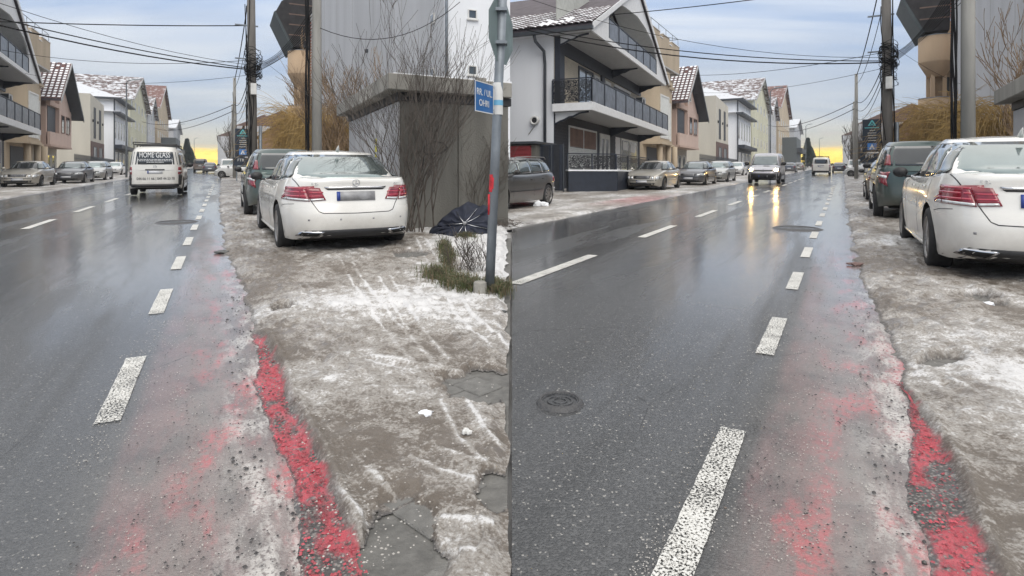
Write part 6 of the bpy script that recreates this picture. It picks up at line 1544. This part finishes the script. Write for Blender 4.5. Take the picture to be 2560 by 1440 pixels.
m.prism_dir([(14.71,-1.92,gz_at(14.71)-.15),(14.71,-1.92,8.7),(14.2,-1.92,9.2),(13.2,-1.92,9.6),(11.2,-1.92,10.0),(LA/2,-1.92,10.2),(LA/2,-1.92,AP-.15)], (0,.1,0)); m.build('gable_arch', m_whi, hA)
m = MB(); m.box(.3, LA-.3, -.05, .015, 7.59, 10.4); m.build('recess_back', mat('shaded_recess_render', (0.44,0.45,0.42), .85), hA)  # grey-green colour stands for the shade inside the upper balcony recess
for sg in (0, 1):
    x0 = -.55 if sg == 0 else LA+.55; xm = LA/2; zz0 = gz_at(-.55); m = MB()
    m.prism_dir([(x0,-2.05,zz0-.05),(xm,-2.05,AP),(xm,-2.05,AP+.16),(x0,-2.05,zz0+.11)], (0,DA+2.6,0)); m.build('roof_slope', m_tile, hA)
    m = MB(); m.prism_dir([(x0,-2.10,zz0-.16),(xm,-2.10,AP-.11),(xm,-2.10,AP+.18),(x0,-2.10,zz0+.13)], (0,.045,0)); m.build('verge_board', m_whi, hA)
for sg in (0, 1):
    x0 = -.40 if sg == 0 else LA+.40; zz0 = gz_at(-.40); m = MB()
    m.prism_dir([(x0,-1.90,zz0-.16),(LA/2,-1.90,AP-.10),(LA/2,-1.90,AP-.06),(x0,-1.90,zz0-.12)], (0,1.86,0)); m.build('roof_soffit', m_whi, hA)
# roof tiles on the near slope, laid one by one
slope_a = math.atan2(AP-gz_at(-.55), LA/2+.55); ca_, sa_ = math.cos(slope_a), math.sin(slope_a)
tv_ = []; 
for i in range(7):
    u = i/6; y = .30*u; z = .045*math.sin(u*math.pi*1.0)+.012; tv_.append((y, z))
mb = MB(); nn_ = len(tv_)
mb.add([(0,y,z) for y,z in tv_]+[(.40,y,z-.0) for y,z in tv_]+[(0,y,z-.03) for y,z in tv_]+[(.40,y,z-.03) for y,z in tv_],
       [(i,i+1,nn_+i+1,nn_+i) for i in range(nn_-1)]+[(2*nn_+i,2*nn_+i+1,i+1,i) for i in range(nn_-1)]+[(nn_+i,nn_+i+1,3*nn_+i+1,3*nn_+i) for i in range(nn_-1)])
proto = mb.build('roof_tile', [mat('plum_tile', (0.085,0.062,0.070), .55, var=.3, scale=3), m_snow], hA); cnt = 0
snowp = MB(); sv = [(x_, y_, z_) for x_, y_, z_ in ()]
smb = MB(); smb.add([(.02,y,z+.006+.014*math.sin(i/6*math.pi)) for i,(y,z) in enumerate(tv_)]+[(.20,y,z+.004+.010*math.sin(i/6*math.pi)) for i,(y,z) in enumerate(tv_)], [(i,i+1,nn_+i+1,nn_+i) for i in range(nn_-1)])
sproto = smb.build('snow_patch', m_snow, hA); sc_used = False
for i in range(11):
    for j in range(22):
        x = -.62+i*.34*ca_; z = gz_at(-.55)+.13+i*.34*sa_; y = -2.05+j*.305
        o = proto if cnt == 0 else proto.copy()
        if cnt: COL.objects.link(o); o.parent = hA
        o.location = (x, y, z); o.rotation_euler = (random.uniform(-.02,.02), -slope_a-.05, 0); cnt += 1
        k = sproto if not sc_used else sproto.copy()
        if sc_used: COL.objects.link(k); k.parent = hA
        sc_used = True
        heavy = (i < 4 and 3 < j < 9 and random.random() < .7)
        k.location = (x+(.0 if not heavy else -.0), y, z+.01); k.rotation_euler = o.rotation_euler; k.scale = (1.9 if heavy else random.uniform(.35,.75), 1, 1)
m = MB(); m.box(-.78, -.56, -2.1, DA+.5, 7.30, 7.46); m.build('gutter', m_gut, hA)
m = MB(); m.box(-.55, .0, -1.9, DA+.3, 7.32, 7.50); m.build('eave_soffit', m_whi, hA)
m = MB(); m.tube([(-.66,.75,7.3),(-.62,.7,7.0),(-.16,.45,6.6),(-.12,.42,6.0),(-.12,.42,.1)], .075, 10); m.build('downpipe', m_gut, hA, True)
vt = MB(); vt.lathe([(.001,-.10),(.12,-.10),(.13,-.16),(.20,-.20),(.22,-.14),(.22,.0)], 20, 'X', (-.02, .95, 3.35)); vo = vt.build('round_vent', m_frame, hA, True)
m = MB(); m.lathe([(.001,-.15),(.145,-.15)], 18, 'X', (-.02,.95,3.35)); m.build('vent_grille', m_dark, vo)
m = MB(); m.tube([(-.03,.9,3.2),(-.03,1.3,2.7)], .02, 5); m.build('vent_hose', m_conc, vo)
m = MB(); m.tube([(-.03,y_,2.1+.12*((y_-4.0)/4)**2) for y_ in np.linspace(.5,8,12)], .012, 4); m.build('wall_cable', m_conc, hA)
# ---- forecourt: planter wall with script railing, gate, red garage
pw_ = rootS('planter_wall', 'low blue-black forecourt wall topped with snow and script-pattern railing', 'wall', RS, 24.4, -10.6)
def wallrun(s0, t0, s1, t1, n, w=.26):
    ax_, ay_, bx_, by_ = s0-24.4, t0*-1-10.6, s1-24.4, t1*-1-10.6
    a_ = Vector((ax_, ay_)); b_ = Vector((bx_, by_)); e_ = (b_-a_); L_ = e_.length; tf = Matrix.Translation((ax_, ay_, 0)) @ Matrix.Rotation(math.atan2(e_.y, e_.x), 4, 'Z')
    m = MB(tf); m.box(0, L_, -w/2, w/2, -.8, .95); m.build('wall', m_navyp, pw_)
    m = MB(tf); m.box(-.02, L_+.02, -w/2-.03, w/2+.03, .953, 1.02); m.build('snow_cap', m_snow, pw_)
    m = MB(tf); m.box(0, L_, -.025, .025, 1.70, 1.75); m.build('handrail', m_navyp, pw_)
    for k in range(n+1):
        m = MB(tf); c = L_*k/n; m.box(c-.03, c+.03, -.03, .03, 1.022, 1.698); m.build('railing_post', m_navyp, pw_)
        if k < n: m = MB(tf); m.box(c+.06, c+L_/n-.06, -.008, .008, 1.08, 1.66); m.build('script_panel', m_lat2, pw_)
wallrun(24.4, -10.7, 26.1, -9.05, 2); wallrun(26.25, -9.15, 35.5, -9.75, 4)
gt = rootS('ornate_gate', 'tall black pierced metal gate between red garage and shopfront', 'gate', RS, 24.0, -10.7, rad(2))
m = MB(); m.box(-.03, .03, .05, 1.1, .1, 2.12); m.build('gate_sheet', m_navyp, gt)
for yy in (.32, .82): m = MB(); m.box(-.055, -.035, yy-.13, yy+.13, .15, 2.08); m.build('pierced_panel', m_lat, gt)
for yy in (.0, .57, 1.12): m = MB(); m.tube([(-.02,yy,-.3),(-.02,yy,2.16)], .03, 8); m.build('gate_post', m_gut, gt)
rg = rootS('red_garage', 'small garage with dark red ribbed roller door behind the dark estate car', 'garage', RS, 23.4, -11.8, rad(3))
m = MB(); m.box(.1, 2.2, .0, 5.2, -.5, 2.12); m.build('wall', m_concd, rg)
m = MB(); m.box(-.15, 2.3, -.12, 5.4, 2.14, 2.26); m.build('roof', m_gut, rg, bevel=.02)
md = mat('dark_red_paint', (0.25,0.035,0.04), .5, var=.12)
dr = MB(); dr.box(.03, .09, .22, 4.6, .0, 2.08); dro = dr.build('roller_door', md, rg)
for k in range(11): m = MB(); m.box(-.005, .028, .23, 4.59, .05+k*.185, .05+k*.185+.15); m.build('door_slat', md, dro)
# ---- B: sand coloured house with terrace parapet
hB = house('terrace_house', 'sand-coloured house with stepped roof-terrace parapet and shuttered bay', 46.0, -14.2)
LB = 8.6
m = MB(); m.box(0, LB, 0, 10, -1, 9.5); m.build('wall', m_beig2, hB)
m = MB(); m.box(-.2, LB+.1, -1.2, 10, 9.45, 9.75); m.build('terrace_slab', m_beig2, hB)
m = MB(); m.box(-.25, LB+.15, -1.25, 10, 9.32, 9.44); m.build('terrace_soffit', m_soff, hB)
top_ = [(0,2.2,12.0),(2.2,3.0,11.6),(3.0,5.2,12.0),(5.2,5.9,11.5),(5.9,LB+.1,11.9)]
m = MB()
for a_, b_, zt_ in top_: m.box(a_-.2 if a_ == 0 else a_, b_, -1.2, -1.0, 9.752, zt_-.05)
m.box(-.2, .0, -.998, 10, 9.752, 11.95); m.box(LB-.1, LB+.1, -.998, 8, 9.752, 11.85); m.build('parapet', m_beig2, hB)
m = MB()
for a_, b_, zt_ in top_: m.box(a_-.22 if a_ == 0 else a_-.02, b_+.02, -1.25, -.95, zt_-.048, zt_+.02)
m.build('parapet_coping', m_snow, hB)
m = MB(); m.tube([(-.1,9,12.6),(-.1,-1.1,12.6),(LB,-1.1,12.6),(LB,8,12.6)], .03, 6)
for q in (0, 2.2, 4.4, 6.6, LB): m.tube([(q,-1.1,11.5),(q,-1.1,12.6)], .025, 5)
m.build('terrace_rail', m_steel, hB, True)
bay = [(1.6,0),(2.4,-1.1),(5.6,-1.1),(6.4,-.55),(LB,-.55),(LB,0)]
m = MB(); m.prism(bay, 3.1, 8.0); m.build('bay', m_beig2, hB)
m = MB(); m.prism([(1.4,.0),(2.3,-1.3),(5.7,-1.3),(6.5,-.75),(LB+.2,-.75),(LB+.2,0)], 8.0, 8.25); m.prism([(1.4,.0),(2.3,-1.3),(5.7,-1.3),(6.5,-.75),(LB+.2,-.75),(LB+.2,0)], 2.9, 3.1); m.build('bay_cornice', m_beig2, hB)
m = MB(); m.prism([(2.35,-1.15),(5.6,-1.15),(5.6,-1.0),(2.35,-1.0)], 8.25, 9.1); m.prism([(6.4,-.6),(LB+.1,-.6),(LB+.1,-.45),(6.4,-.45)], 8.25, 8.9); m.build('balcony_parapet', m_beig2, hB)
window(hB, 2.6, 5.4, 3.4, 7.0, -1.1, pane=m_shutw, mull=0, fw=.14); window(hB, 6.6, 8.2, 3.4, 6.8, -.55, pane=m_shutw, mull=0, fw=.12)
for x in (3.2, 6.0, 8.2): m = MB(); m.tube([(x,-.9,-.5),(x,-.9,2.9)], .24, 14); m.build('round_column', m_beig2, hB, True)
m = MB(); m.box(2.5, 6.5, -.03, .0, .0, 2.7); m.build('garage_door', m_gut, hB)
# ---- C: pink gabled house
hC = house('pink_gable_house', 'pink house with steep snowy tiled gable roof and loggia', 55.6, -13.2)
LC = 8.2; xm = 3.4; zl, zr_, za = 7.2, 6.2, 10.5
m = MB(); m.box(0, LC, 1.2, 10, -1, 2.9); m.build('ground_floor', m_cream, hC)
m = MB(); m.box(0, LC, .3, 10, 2.9, 6.3); m.prism_dir([(0,.3,6.3),(LC,.3,6.3),(xm,.3,10.2)], (0,9.7,0)); m.build('wall', m_pinkw, hC)
m = MB(); m.box(3.3, LC, 0, .298, 3.0, 6.5); m.prism_dir([(3.3,0,6.5),(7.6,0,6.5),(3.45,0,10.0)], (0,.298,0)); m.build('gable_front', m_pinkl, hC)
m = MB(); m.box(.0, 3.28, .0, .20, 3.0, 4.1); m.build('loggia_parapet', m_pinkl, hC)
m = MB(); m.box(.4, 3.1, .26, .296, 4.12, 6.4); m.build('loggia_recess', m_gut, hC)
m = MB(); m.box(-.1, 3.3, -.02, .29, 6.42, 6.8); m.build('loggia_beam', m_pinkw, hC)
m = MB(); m.box(-.05, LC+.05, -.05, 1.2, 2.82, 2.99); m.build('floor_edge', m_pinkw, hC)
window(hC, 4.0, 5.2, 4.2, 5.9, 0, frame=m_brown, mull=0); window(hC, 5.8, 7.4, 4.2, 5.9, 0, frame=m_brown, mull=1); window(hC, 3.7, 4.6, 7.4, 8.4, 0, mull=0)
for k in range(4): window(hC, .8+k*1.8, 2.0+k*1.8, .8, 2.2, 1.2, mull=0)
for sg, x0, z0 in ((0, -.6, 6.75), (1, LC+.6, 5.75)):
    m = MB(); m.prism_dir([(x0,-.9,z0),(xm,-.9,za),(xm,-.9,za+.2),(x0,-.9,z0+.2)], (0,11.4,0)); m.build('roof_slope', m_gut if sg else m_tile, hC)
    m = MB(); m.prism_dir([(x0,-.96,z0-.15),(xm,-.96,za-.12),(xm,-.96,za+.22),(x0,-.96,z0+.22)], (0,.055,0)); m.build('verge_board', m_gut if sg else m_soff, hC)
L_s = math.hypot(xm+.6, za-6.75); ang_ = math.atan2(za-6.75, xm+.6); tl = MB(); sn = MB()
for i in range(14):
    for j in range(30):
        q = i/14*L_s; x = -.6+q*math.cos(ang_); z = 6.95+q*math.sin(ang_)+.02; y = -.9+j*.38; dx, dz = L_s/14*math.cos(ang_), L_s/14*math.sin(ang_)
        tl.hexa([(x,y,z),(x+dx,y,z+dz-.05),(x+dx,y+.33,z+dz-.05),(x,y+.33,z),(x,y+.06,z+.09),(x+dx,y+.06,z+dz+.02),(x+dx,y+.27,z+dz+.02),(x,y+.27,z+.09)])
        if random.random() < .45+.5*min(1, j/9 < .75): sn.hexa([(x+dx*.15,y+.05,z+.085),(x+dx*.85,y+.05,z+dz*.85+.03),(x+dx*.85,y+.30,z+dz*.85+.03),(x+dx*.15,y+.30,z+.085),(x+dx*.15,y+.08,z+.12),(x+dx*.85,y+.08,z+dz*.85+.06),(x+dx*.85,y+.27,z+dz*.85+.06),(x+dx*.15,y+.27,z+.12)])
o = tl.build('roof_tiles', mat('maroon_tile', (0.13,0.065,0.06), .7, var=.3), hC); o['kind'] = 'stuff'; o = sn.build('roof_snow', m_snow, hC); o['kind'] = 'stuff'
# ---- fence before C/D
fn = rootS('iron_fence', 'black spiked iron fence in front of the cream house', 'fence', RS, 58, -11.9); R_HOUSES.append((fn, 58, -11.9, 0))
m = MB(); m.box(0, 23, -.1, .1, -.6, .55); m.build('fence_base', m_concd, fn); m = MB(); m.box(0, 23, -.02, .02, .75, .80); m.box(0, 23, -.02, .02, 1.75, 1.80); m.build('fence_rail', m_gut, fn)
proto_f = None
for k in range(92):
    if proto_f is None: m = MB(); m.box(0, .03, -.015, .015, .5, 2.15); proto_f = m.build('fence_bar', m_gut, fn)
    else: b = proto_f.copy(); COL.objects.link(b); b.parent = fn; b.location = (k*.25, 0, .06*(k % 2))
# ---- D: cream modern house
hD = house('cream_modern_house', 'cream flat-fronted house with two tall black windows over brown brick', 74.5, -13.4)
m = MB(); m.box(0, 8.8, 0, 12, -1, 8.6); m.build('wall', m_cream, hD); m = MB(); m.prism_dir([(0,0,8.6),(8.8,0,8.6),(8.8,0,8.9),(0,0,9.4)], (0,12,0)); m.build('upper_wall', m_cream, hD)
m = MB(); m.box(.1, 8.7, -.05, -.002, 0, 3.9); m.build('brick_base', mat('brown_brick_base', (0.13,0.085,0.075), .8, var=.3, scale=8, bump=.5, bscale=16), hD)
for x in (2.0, 5.4): window(hD, x, x+1.1, 4.3, 8.0, 0, frame=m_gut, pane=m_gut, mull=0)
for x in (1.6, 5.2): window(hD, x, x+1.9, 1.3, 3.3, -.05, frame=m_gut, mull=1)
for x in (1.2, 4.2, 7.5): m = MB(); m.box(x, x+.12, -.14, -.0, 6.2, 6.5); m.build('wall_lamp', m_dark, hD)
# ---- E: white hip-roofed house
hE = house('white_hip_house', 'white house with snow-covered hip roof, red chimney and dark shopfront', 89.5, -13.2)
m = MB(); m.box(0, 14, 0, 14, -1, 10.4); m.build('wall', m_whitew, hE)
m = MB(); m.add([(-.8,-.9,10.4),(14.8,-.9,10.4),(14.8,14.9,10.4),(-.8,14.9,10.4),(7,5.5,13.2),(7,9.5,13.2)], [(0,1,4),(1,2,5,4),(2,3,5),(3,0,4,5),(0,3,2,1)]); m.build('roof', m_rs2, hE)
m = MB(); m.box(-.85, 14.85, -.95, 14.95, 10.2, 10.39); m.build('eave', m_gut, hE)
m = MB(); m.box(-.8, 14.8, -.9, .0, 8.2, 8.45); m.build('ledge', m_gut, hE); m = MB(); m.box(-.75, 2.2, -.85, 3, 8.452, 8.52); m.build('ledge_snow', m_snow, hE)
m = MB(); m.tube([(-.1,-.1,10.2),(-.1,-.1,0)], .09, 8); m.build('downpipe', m_gut, hE)
ck = MB(); ck.box(2.2, 3.2, 9.2, 10.3, 10.6, 13.4); c = ck.build('chimney', mat('chimney_brick', (0.30,0.10,0.07), .85, var=.2), hE); m = MB(); m.box(2.1, 3.3, 9.1, 10.4, 13.41, 13.55); m.build('chimney_cap', m_conc, c)
m = MB(); m.box(0, 14, -1.0, -.002, 3.4, 3.9); m.build('shop_canopy', m_navyp, hE)
m = MB(); m.box(0, 14, -.04, -.003, 0, 3.38); m.build('shop_wall', m_navyp, hE)
for k in range(4): window(hE, 1+k*3.4, 3.2+k*3.4, .6, 2.9, -.04, mull=0, fw=.12)
for k in range(5): window(hE, .9+k*2.7, 2.1+k*2.7, 4.8, 7.4, 0, mull=0)
# ---- F: tall pale yellow gabled block, G rust roof, others
def gable(name, label, s, t, L_, D_, ze, za_, wall_m, roof_m, floors, cols, over=.7, pane=m_pane, chim=False):
    h = house(name, label, s, t)
    m = MB(); m.box(0, L_, 0, D_, -2, ze); m.prism_dir([(0,0,ze),(L_,0,ze),(L_/2,0,za_)], (0,D_,0)); m.build('wall', wall_m, h)
    for sg, x0 in ((0, -over), (1, L_+over)):
        dz = (za_-ze)/(L_/2)*over; m = MB(); m.prism_dir([(x0,-over,ze-dz+.02),(L_/2,-over,za_+.02),(L_/2,-over,za_+.25),(x0,-over,ze-dz+.25)], (0,D_+2*over,0)); m.build('roof_slope', roof_m, h)
        m = MB(); m.prism_dir([(x0,-over-.06,ze-dz-.2),(L_/2,-over-.06,za_-.2),(L_/2,-over-.06,za_+.27),(x0,-over-.06,ze-dz+.27)], (0,.055,0)); m.build('verge_board', m_gut if sg else m_soff, h)
    for f_ in range(floors):
        for c_ in range(cols):
            x = L_*(c_+.5)/cols-.7; window(h, x, x+1.4, 1.2+f_*3.1, 2.7+f_*3.1, 0, mull=0, pane=pane)
    if chim:
        ck = MB(); ck.box(3, 4.3, D_*.62, D_*.62+1.3, ze, za_+1.6); c = ck.build('chimney', MATS['chimney_brick'], h); m = MB(); m.box(2.85, 4.45, D_*.62-.1, D_*.62+1.4, za_+1.61, za_+1.85); m.build('chimney_cap', m_conc, c)
    return h
hF = gable('pale_yellow_gable_house', 'tall pale yellow gabled block with patchy snow on its brown roof', 107, -13.4, 24, 30, 12.0, 17.0, m_yel, m_rs1, 4, 5, chim=True)
gable('grey_bay_house', 'grey house with pointed bay roof between the yellow block and the rust roof', 133.5, -13.4, 14, 12, 11.5, 15.5, m_greyw, m_rs1, 4, 3)
gable('rust_roof_house', 'large beige block with rust-red gable roof in the haze', 150, -13.2, 32, 16, 14.2, 21.0, m_beig2, m_rs3, 4, 6)
gable('far_grey_house', 'small hazy grey gabled house left of the spruce', 190, -12.5, 30, 14, 11.5, 15.0, m_greyw, m_rs2, 3, 5)
hq = house('dark_far_building', 'dark low building with overhanging balcony before the spruce', 160, -10.0); m = MB(); m.box(0, 16, 0, 6, -2, 7.6); m.build('wall', mat('slate_render', (0.10,0.115,0.12), .8), hq); m = MB(); m.box(0, 16, -1.2, 0, 4.0, 5.0); m.build('balcony', m_gut, hq)
def spruce(label, s, t, H_, R, sd):
    r = rootS('spruce_tree', label, 'spruce', RS, s, t); R_HOUSES.append((r, s, t, 0)); rs_ = random.Random(sd)
    m = MB(); m.tube([(0,0,-1),(0,0,H_)], [.2,.03], 6); m.build('trunk', m_twig, r)
    m = MB()
    for k in range(900):
        h = rs_.random()**.8; z = .6+h*(H_-.7); rad_ = R*(1-h)*rs_.uniform(.5, 1.05); a = rs_.uniform(0, 6.28); w = .22+.25*(1-h)
        c = Vector((math.cos(a)*rad_, math.sin(a)*rad_, z)); t_ = Vector((-math.sin(a), math.cos(a), 0)); o_ = Vector((math.cos(a), math.sin(a), 0))
        m.add([c-o_*.5, c+o_*.45-t_*w-Vector((0,0,.35)), c+o_*.6-Vector((0,0,.25)), c+o_*.45+t_*w-Vector((0,0,.35))], [(0,1,2),(0,2,3)])
    o = m.build('crown', mat('spruce_needles', (0.028,0.05,0.04), .8, var=.4), r); o['kind'] = 'stuff'
spruce('tall dark spruce in the haze left of the yellow sky', 196, -9.3, 9.0, 2.0, 3); spruce('shorter spruce leaning on the tall one in the haze', 208, -9.0, 6.5, 2.2, 5)
# copies for the left street, which looks at the same row from a little further back
for (r, s, t, yaw) in R_HOUSES:
    lab = 'left-street '+r['label']; r['label'] = 'right-street '+r['label']
    copy_tree(r, lab, LS.P(s+9.5, t-.5), LS.psi+rad(90)+yaw)
for nm in bpy.data.objects:
    pass
# ============================================================ WIRES
def wire(P, Q, sag, r, label, grp='overhead cables', n=14, nm='overhead_cable'):
    P = Vector(P); Q = Vector(Q); pts = []
    for i in range(n+1):
        u = i/n; p = P.lerp(Q, u); p.z -= sag*4*u*(1-u); pts.append(p)
    m = MB(); m.tube(pts, r, 4); o = m.build(nm, m_cable, None, True); tag(o, label, 'cable', grp); return o
def sp(street, s, t, z): return street.P(s, t, z)
for st_, w_, (s2, t2), (s1, t1) in ((LS, 'left', (29.4, 1.22), (20.6, 2.78)), (RS, 'right', (29.4, 1.62), (19.1, 2.78))):
    top_ = lambda z: st_.P(s2, t2, z)
    cross = ('cable crossing high over the %s street to the dark pole' % w_)
    # crossings of the street
    YL = -12.0
    wire(sp(st_, 31, -12.5, 6.9 if w_ == 'left' else 9.4), top_(7.5 if w_ == 'left' else 8.9), .15, .022, 'thick topmost cable spanning the %s street' % w_)
    wire(sp(st_, 24, -12.5, 7.3), top_(5.5), .55, .026, 'lower of two paired cables sloping down to the dark pole on the %s street' % w_)
    wire(sp(st_, 24, -12.5, 7.45), top_(5.55), .42, .02, 'upper of two paired cables sloping down to the dark pole on the %s street' % w_)
    wire(sp(st_, 44, -12.5, 8.0), top_(5.95), .5, .012, 'thin cable crossing mid height over the %s street' % w_)
    wire(sp(st_, 22, -12.5, 8.6), top_(5.7), .8, .010, 'thin slack cable crossing the sky of the %s street' % w_)
    wire(sp(st_, 50, -12.5, 7.4), top_(5.3), .6, .009, 'lowest thin cable crossing the %s street' % w_)
    # along the street to the far poles
    for k, (za, zb_, sg, r_) in enumerate(((10.4, 8.2, .5, .028), (8.9, 7.6, .9, .016), (6.0, 6.2, .8, .02), (5.7, 5.6, .9, .018), (5.4, 4.9, .9, .014))):
        wire(top_(za), st_.P(55, .85, zb_), sg, r_, ('highest', 'second', 'third', 'fourth', 'lowest')[k]+' cable from the dark pole to the next pole up the %s street' % w_)
    for k, (a, b) in enumerate((((55,.85),(74,.95)), ((74,.95),(100,1.1)), ((100,1.1),(135,1.2)))):
        for q, z in enumerate((7.5, 6.6)):
            wire(st_.P(*a, z-.5*k), st_.P(*b, z-.5*k-.4), .5, .018+.008*k, ('upper', 'lower')[q]+(' cable on the ' + ('first', 'second', 'third')[k]) + ' far span of the %s street' % w_)
    for k, z in enumerate((6.2, 5.7)):
        wire(st_.P(55, .85, z), st_.P(120+20*k, -12.5, 8.4), 1.0, .03, ('upper', 'lower')[k]+' far cable sagging across the %s street before the yellow sky' % w_)
    # fan from the dark pole to the concrete pole and the block
    for k in range(8):
        q = random.uniform(-.2, .25); wire(top_(5.35+.07*k), st_.P(s1+q, t1, 5.6+.16*k), .12+.07*k, .012, ('%s cable fanning from dark pole to concrete pole, %s street' % (('lowest','next to lowest','third lowest','fourth lowest','fourth highest','third highest','next to highest','highest')[k], w_)))
    wire(st_.P(s1, t1, 8.6), st_.P(s1+1.6, 7.1, 10.5), .5, .010, 'cable from the concrete pole up to the rendered block on the %s street' % w_)
    wire(st_.P(s1, t1, 8.3), st_.P(s1+.4, 7.05, 9.0), .5, .010, 'cable sagging from the concrete pole to the rendered block on the %s street' % w_)
    wire(top_(6.3), st_.P(44, 7.0, 5.6), .3, .009, 'thin cable passing behind the willow of the %s street' % w_)
wire(at(800, 70, 19), at(1150, 5, 20.5), .75, .011, 'slack cable looping in front of the tall white wall to its upper window')
wire(at(0, 52, 27), at(-20, 60, 26), .01, .008, 'short cable end at the far left top edge')
# distant street clutter: bare hazy trees on the right side
for st_, w_ in ((LS, 'left'), (RS, 'right')):
    for i, (s, t) in enumerate(((92, 1.6), (112, 2.2))):
        shrub('bare_tree', ('nearer', 'further')[i]+' thin bare tree in the haze right of the %s street' % w_, st_.P(s, t), 8, 6.5-.6*i, .06, 1, .5, .3, m_twig, 'tree', up=.4, minr=.02)
# ============================================================ HAZE
def haze():
    m = bpy.data.materials.new('cold_morning_haze'); m.use_nodes = True; nt = m.node_tree; nt.nodes.clear()
    v = nt.nodes.new('ShaderNodeVolumePrincipled'); v.inputs['Color'].default_value = (0.86, 0.90, 0.97, 1); v.inputs['Density'].default_value = HAZE; v.inputs['Anisotropy'].default_value = 0.2
    o = nt.nodes.new('ShaderNodeOutputMaterial'); nt.links.new(v.outputs[0], o.inputs['Volume'])
    mb = MB(); mb.box(-470, 470, -42, 522, -3.2, 34); h = mb.build('haze', m); h['kind'] = 'stuff'
HAZE = 0.00055
haze()
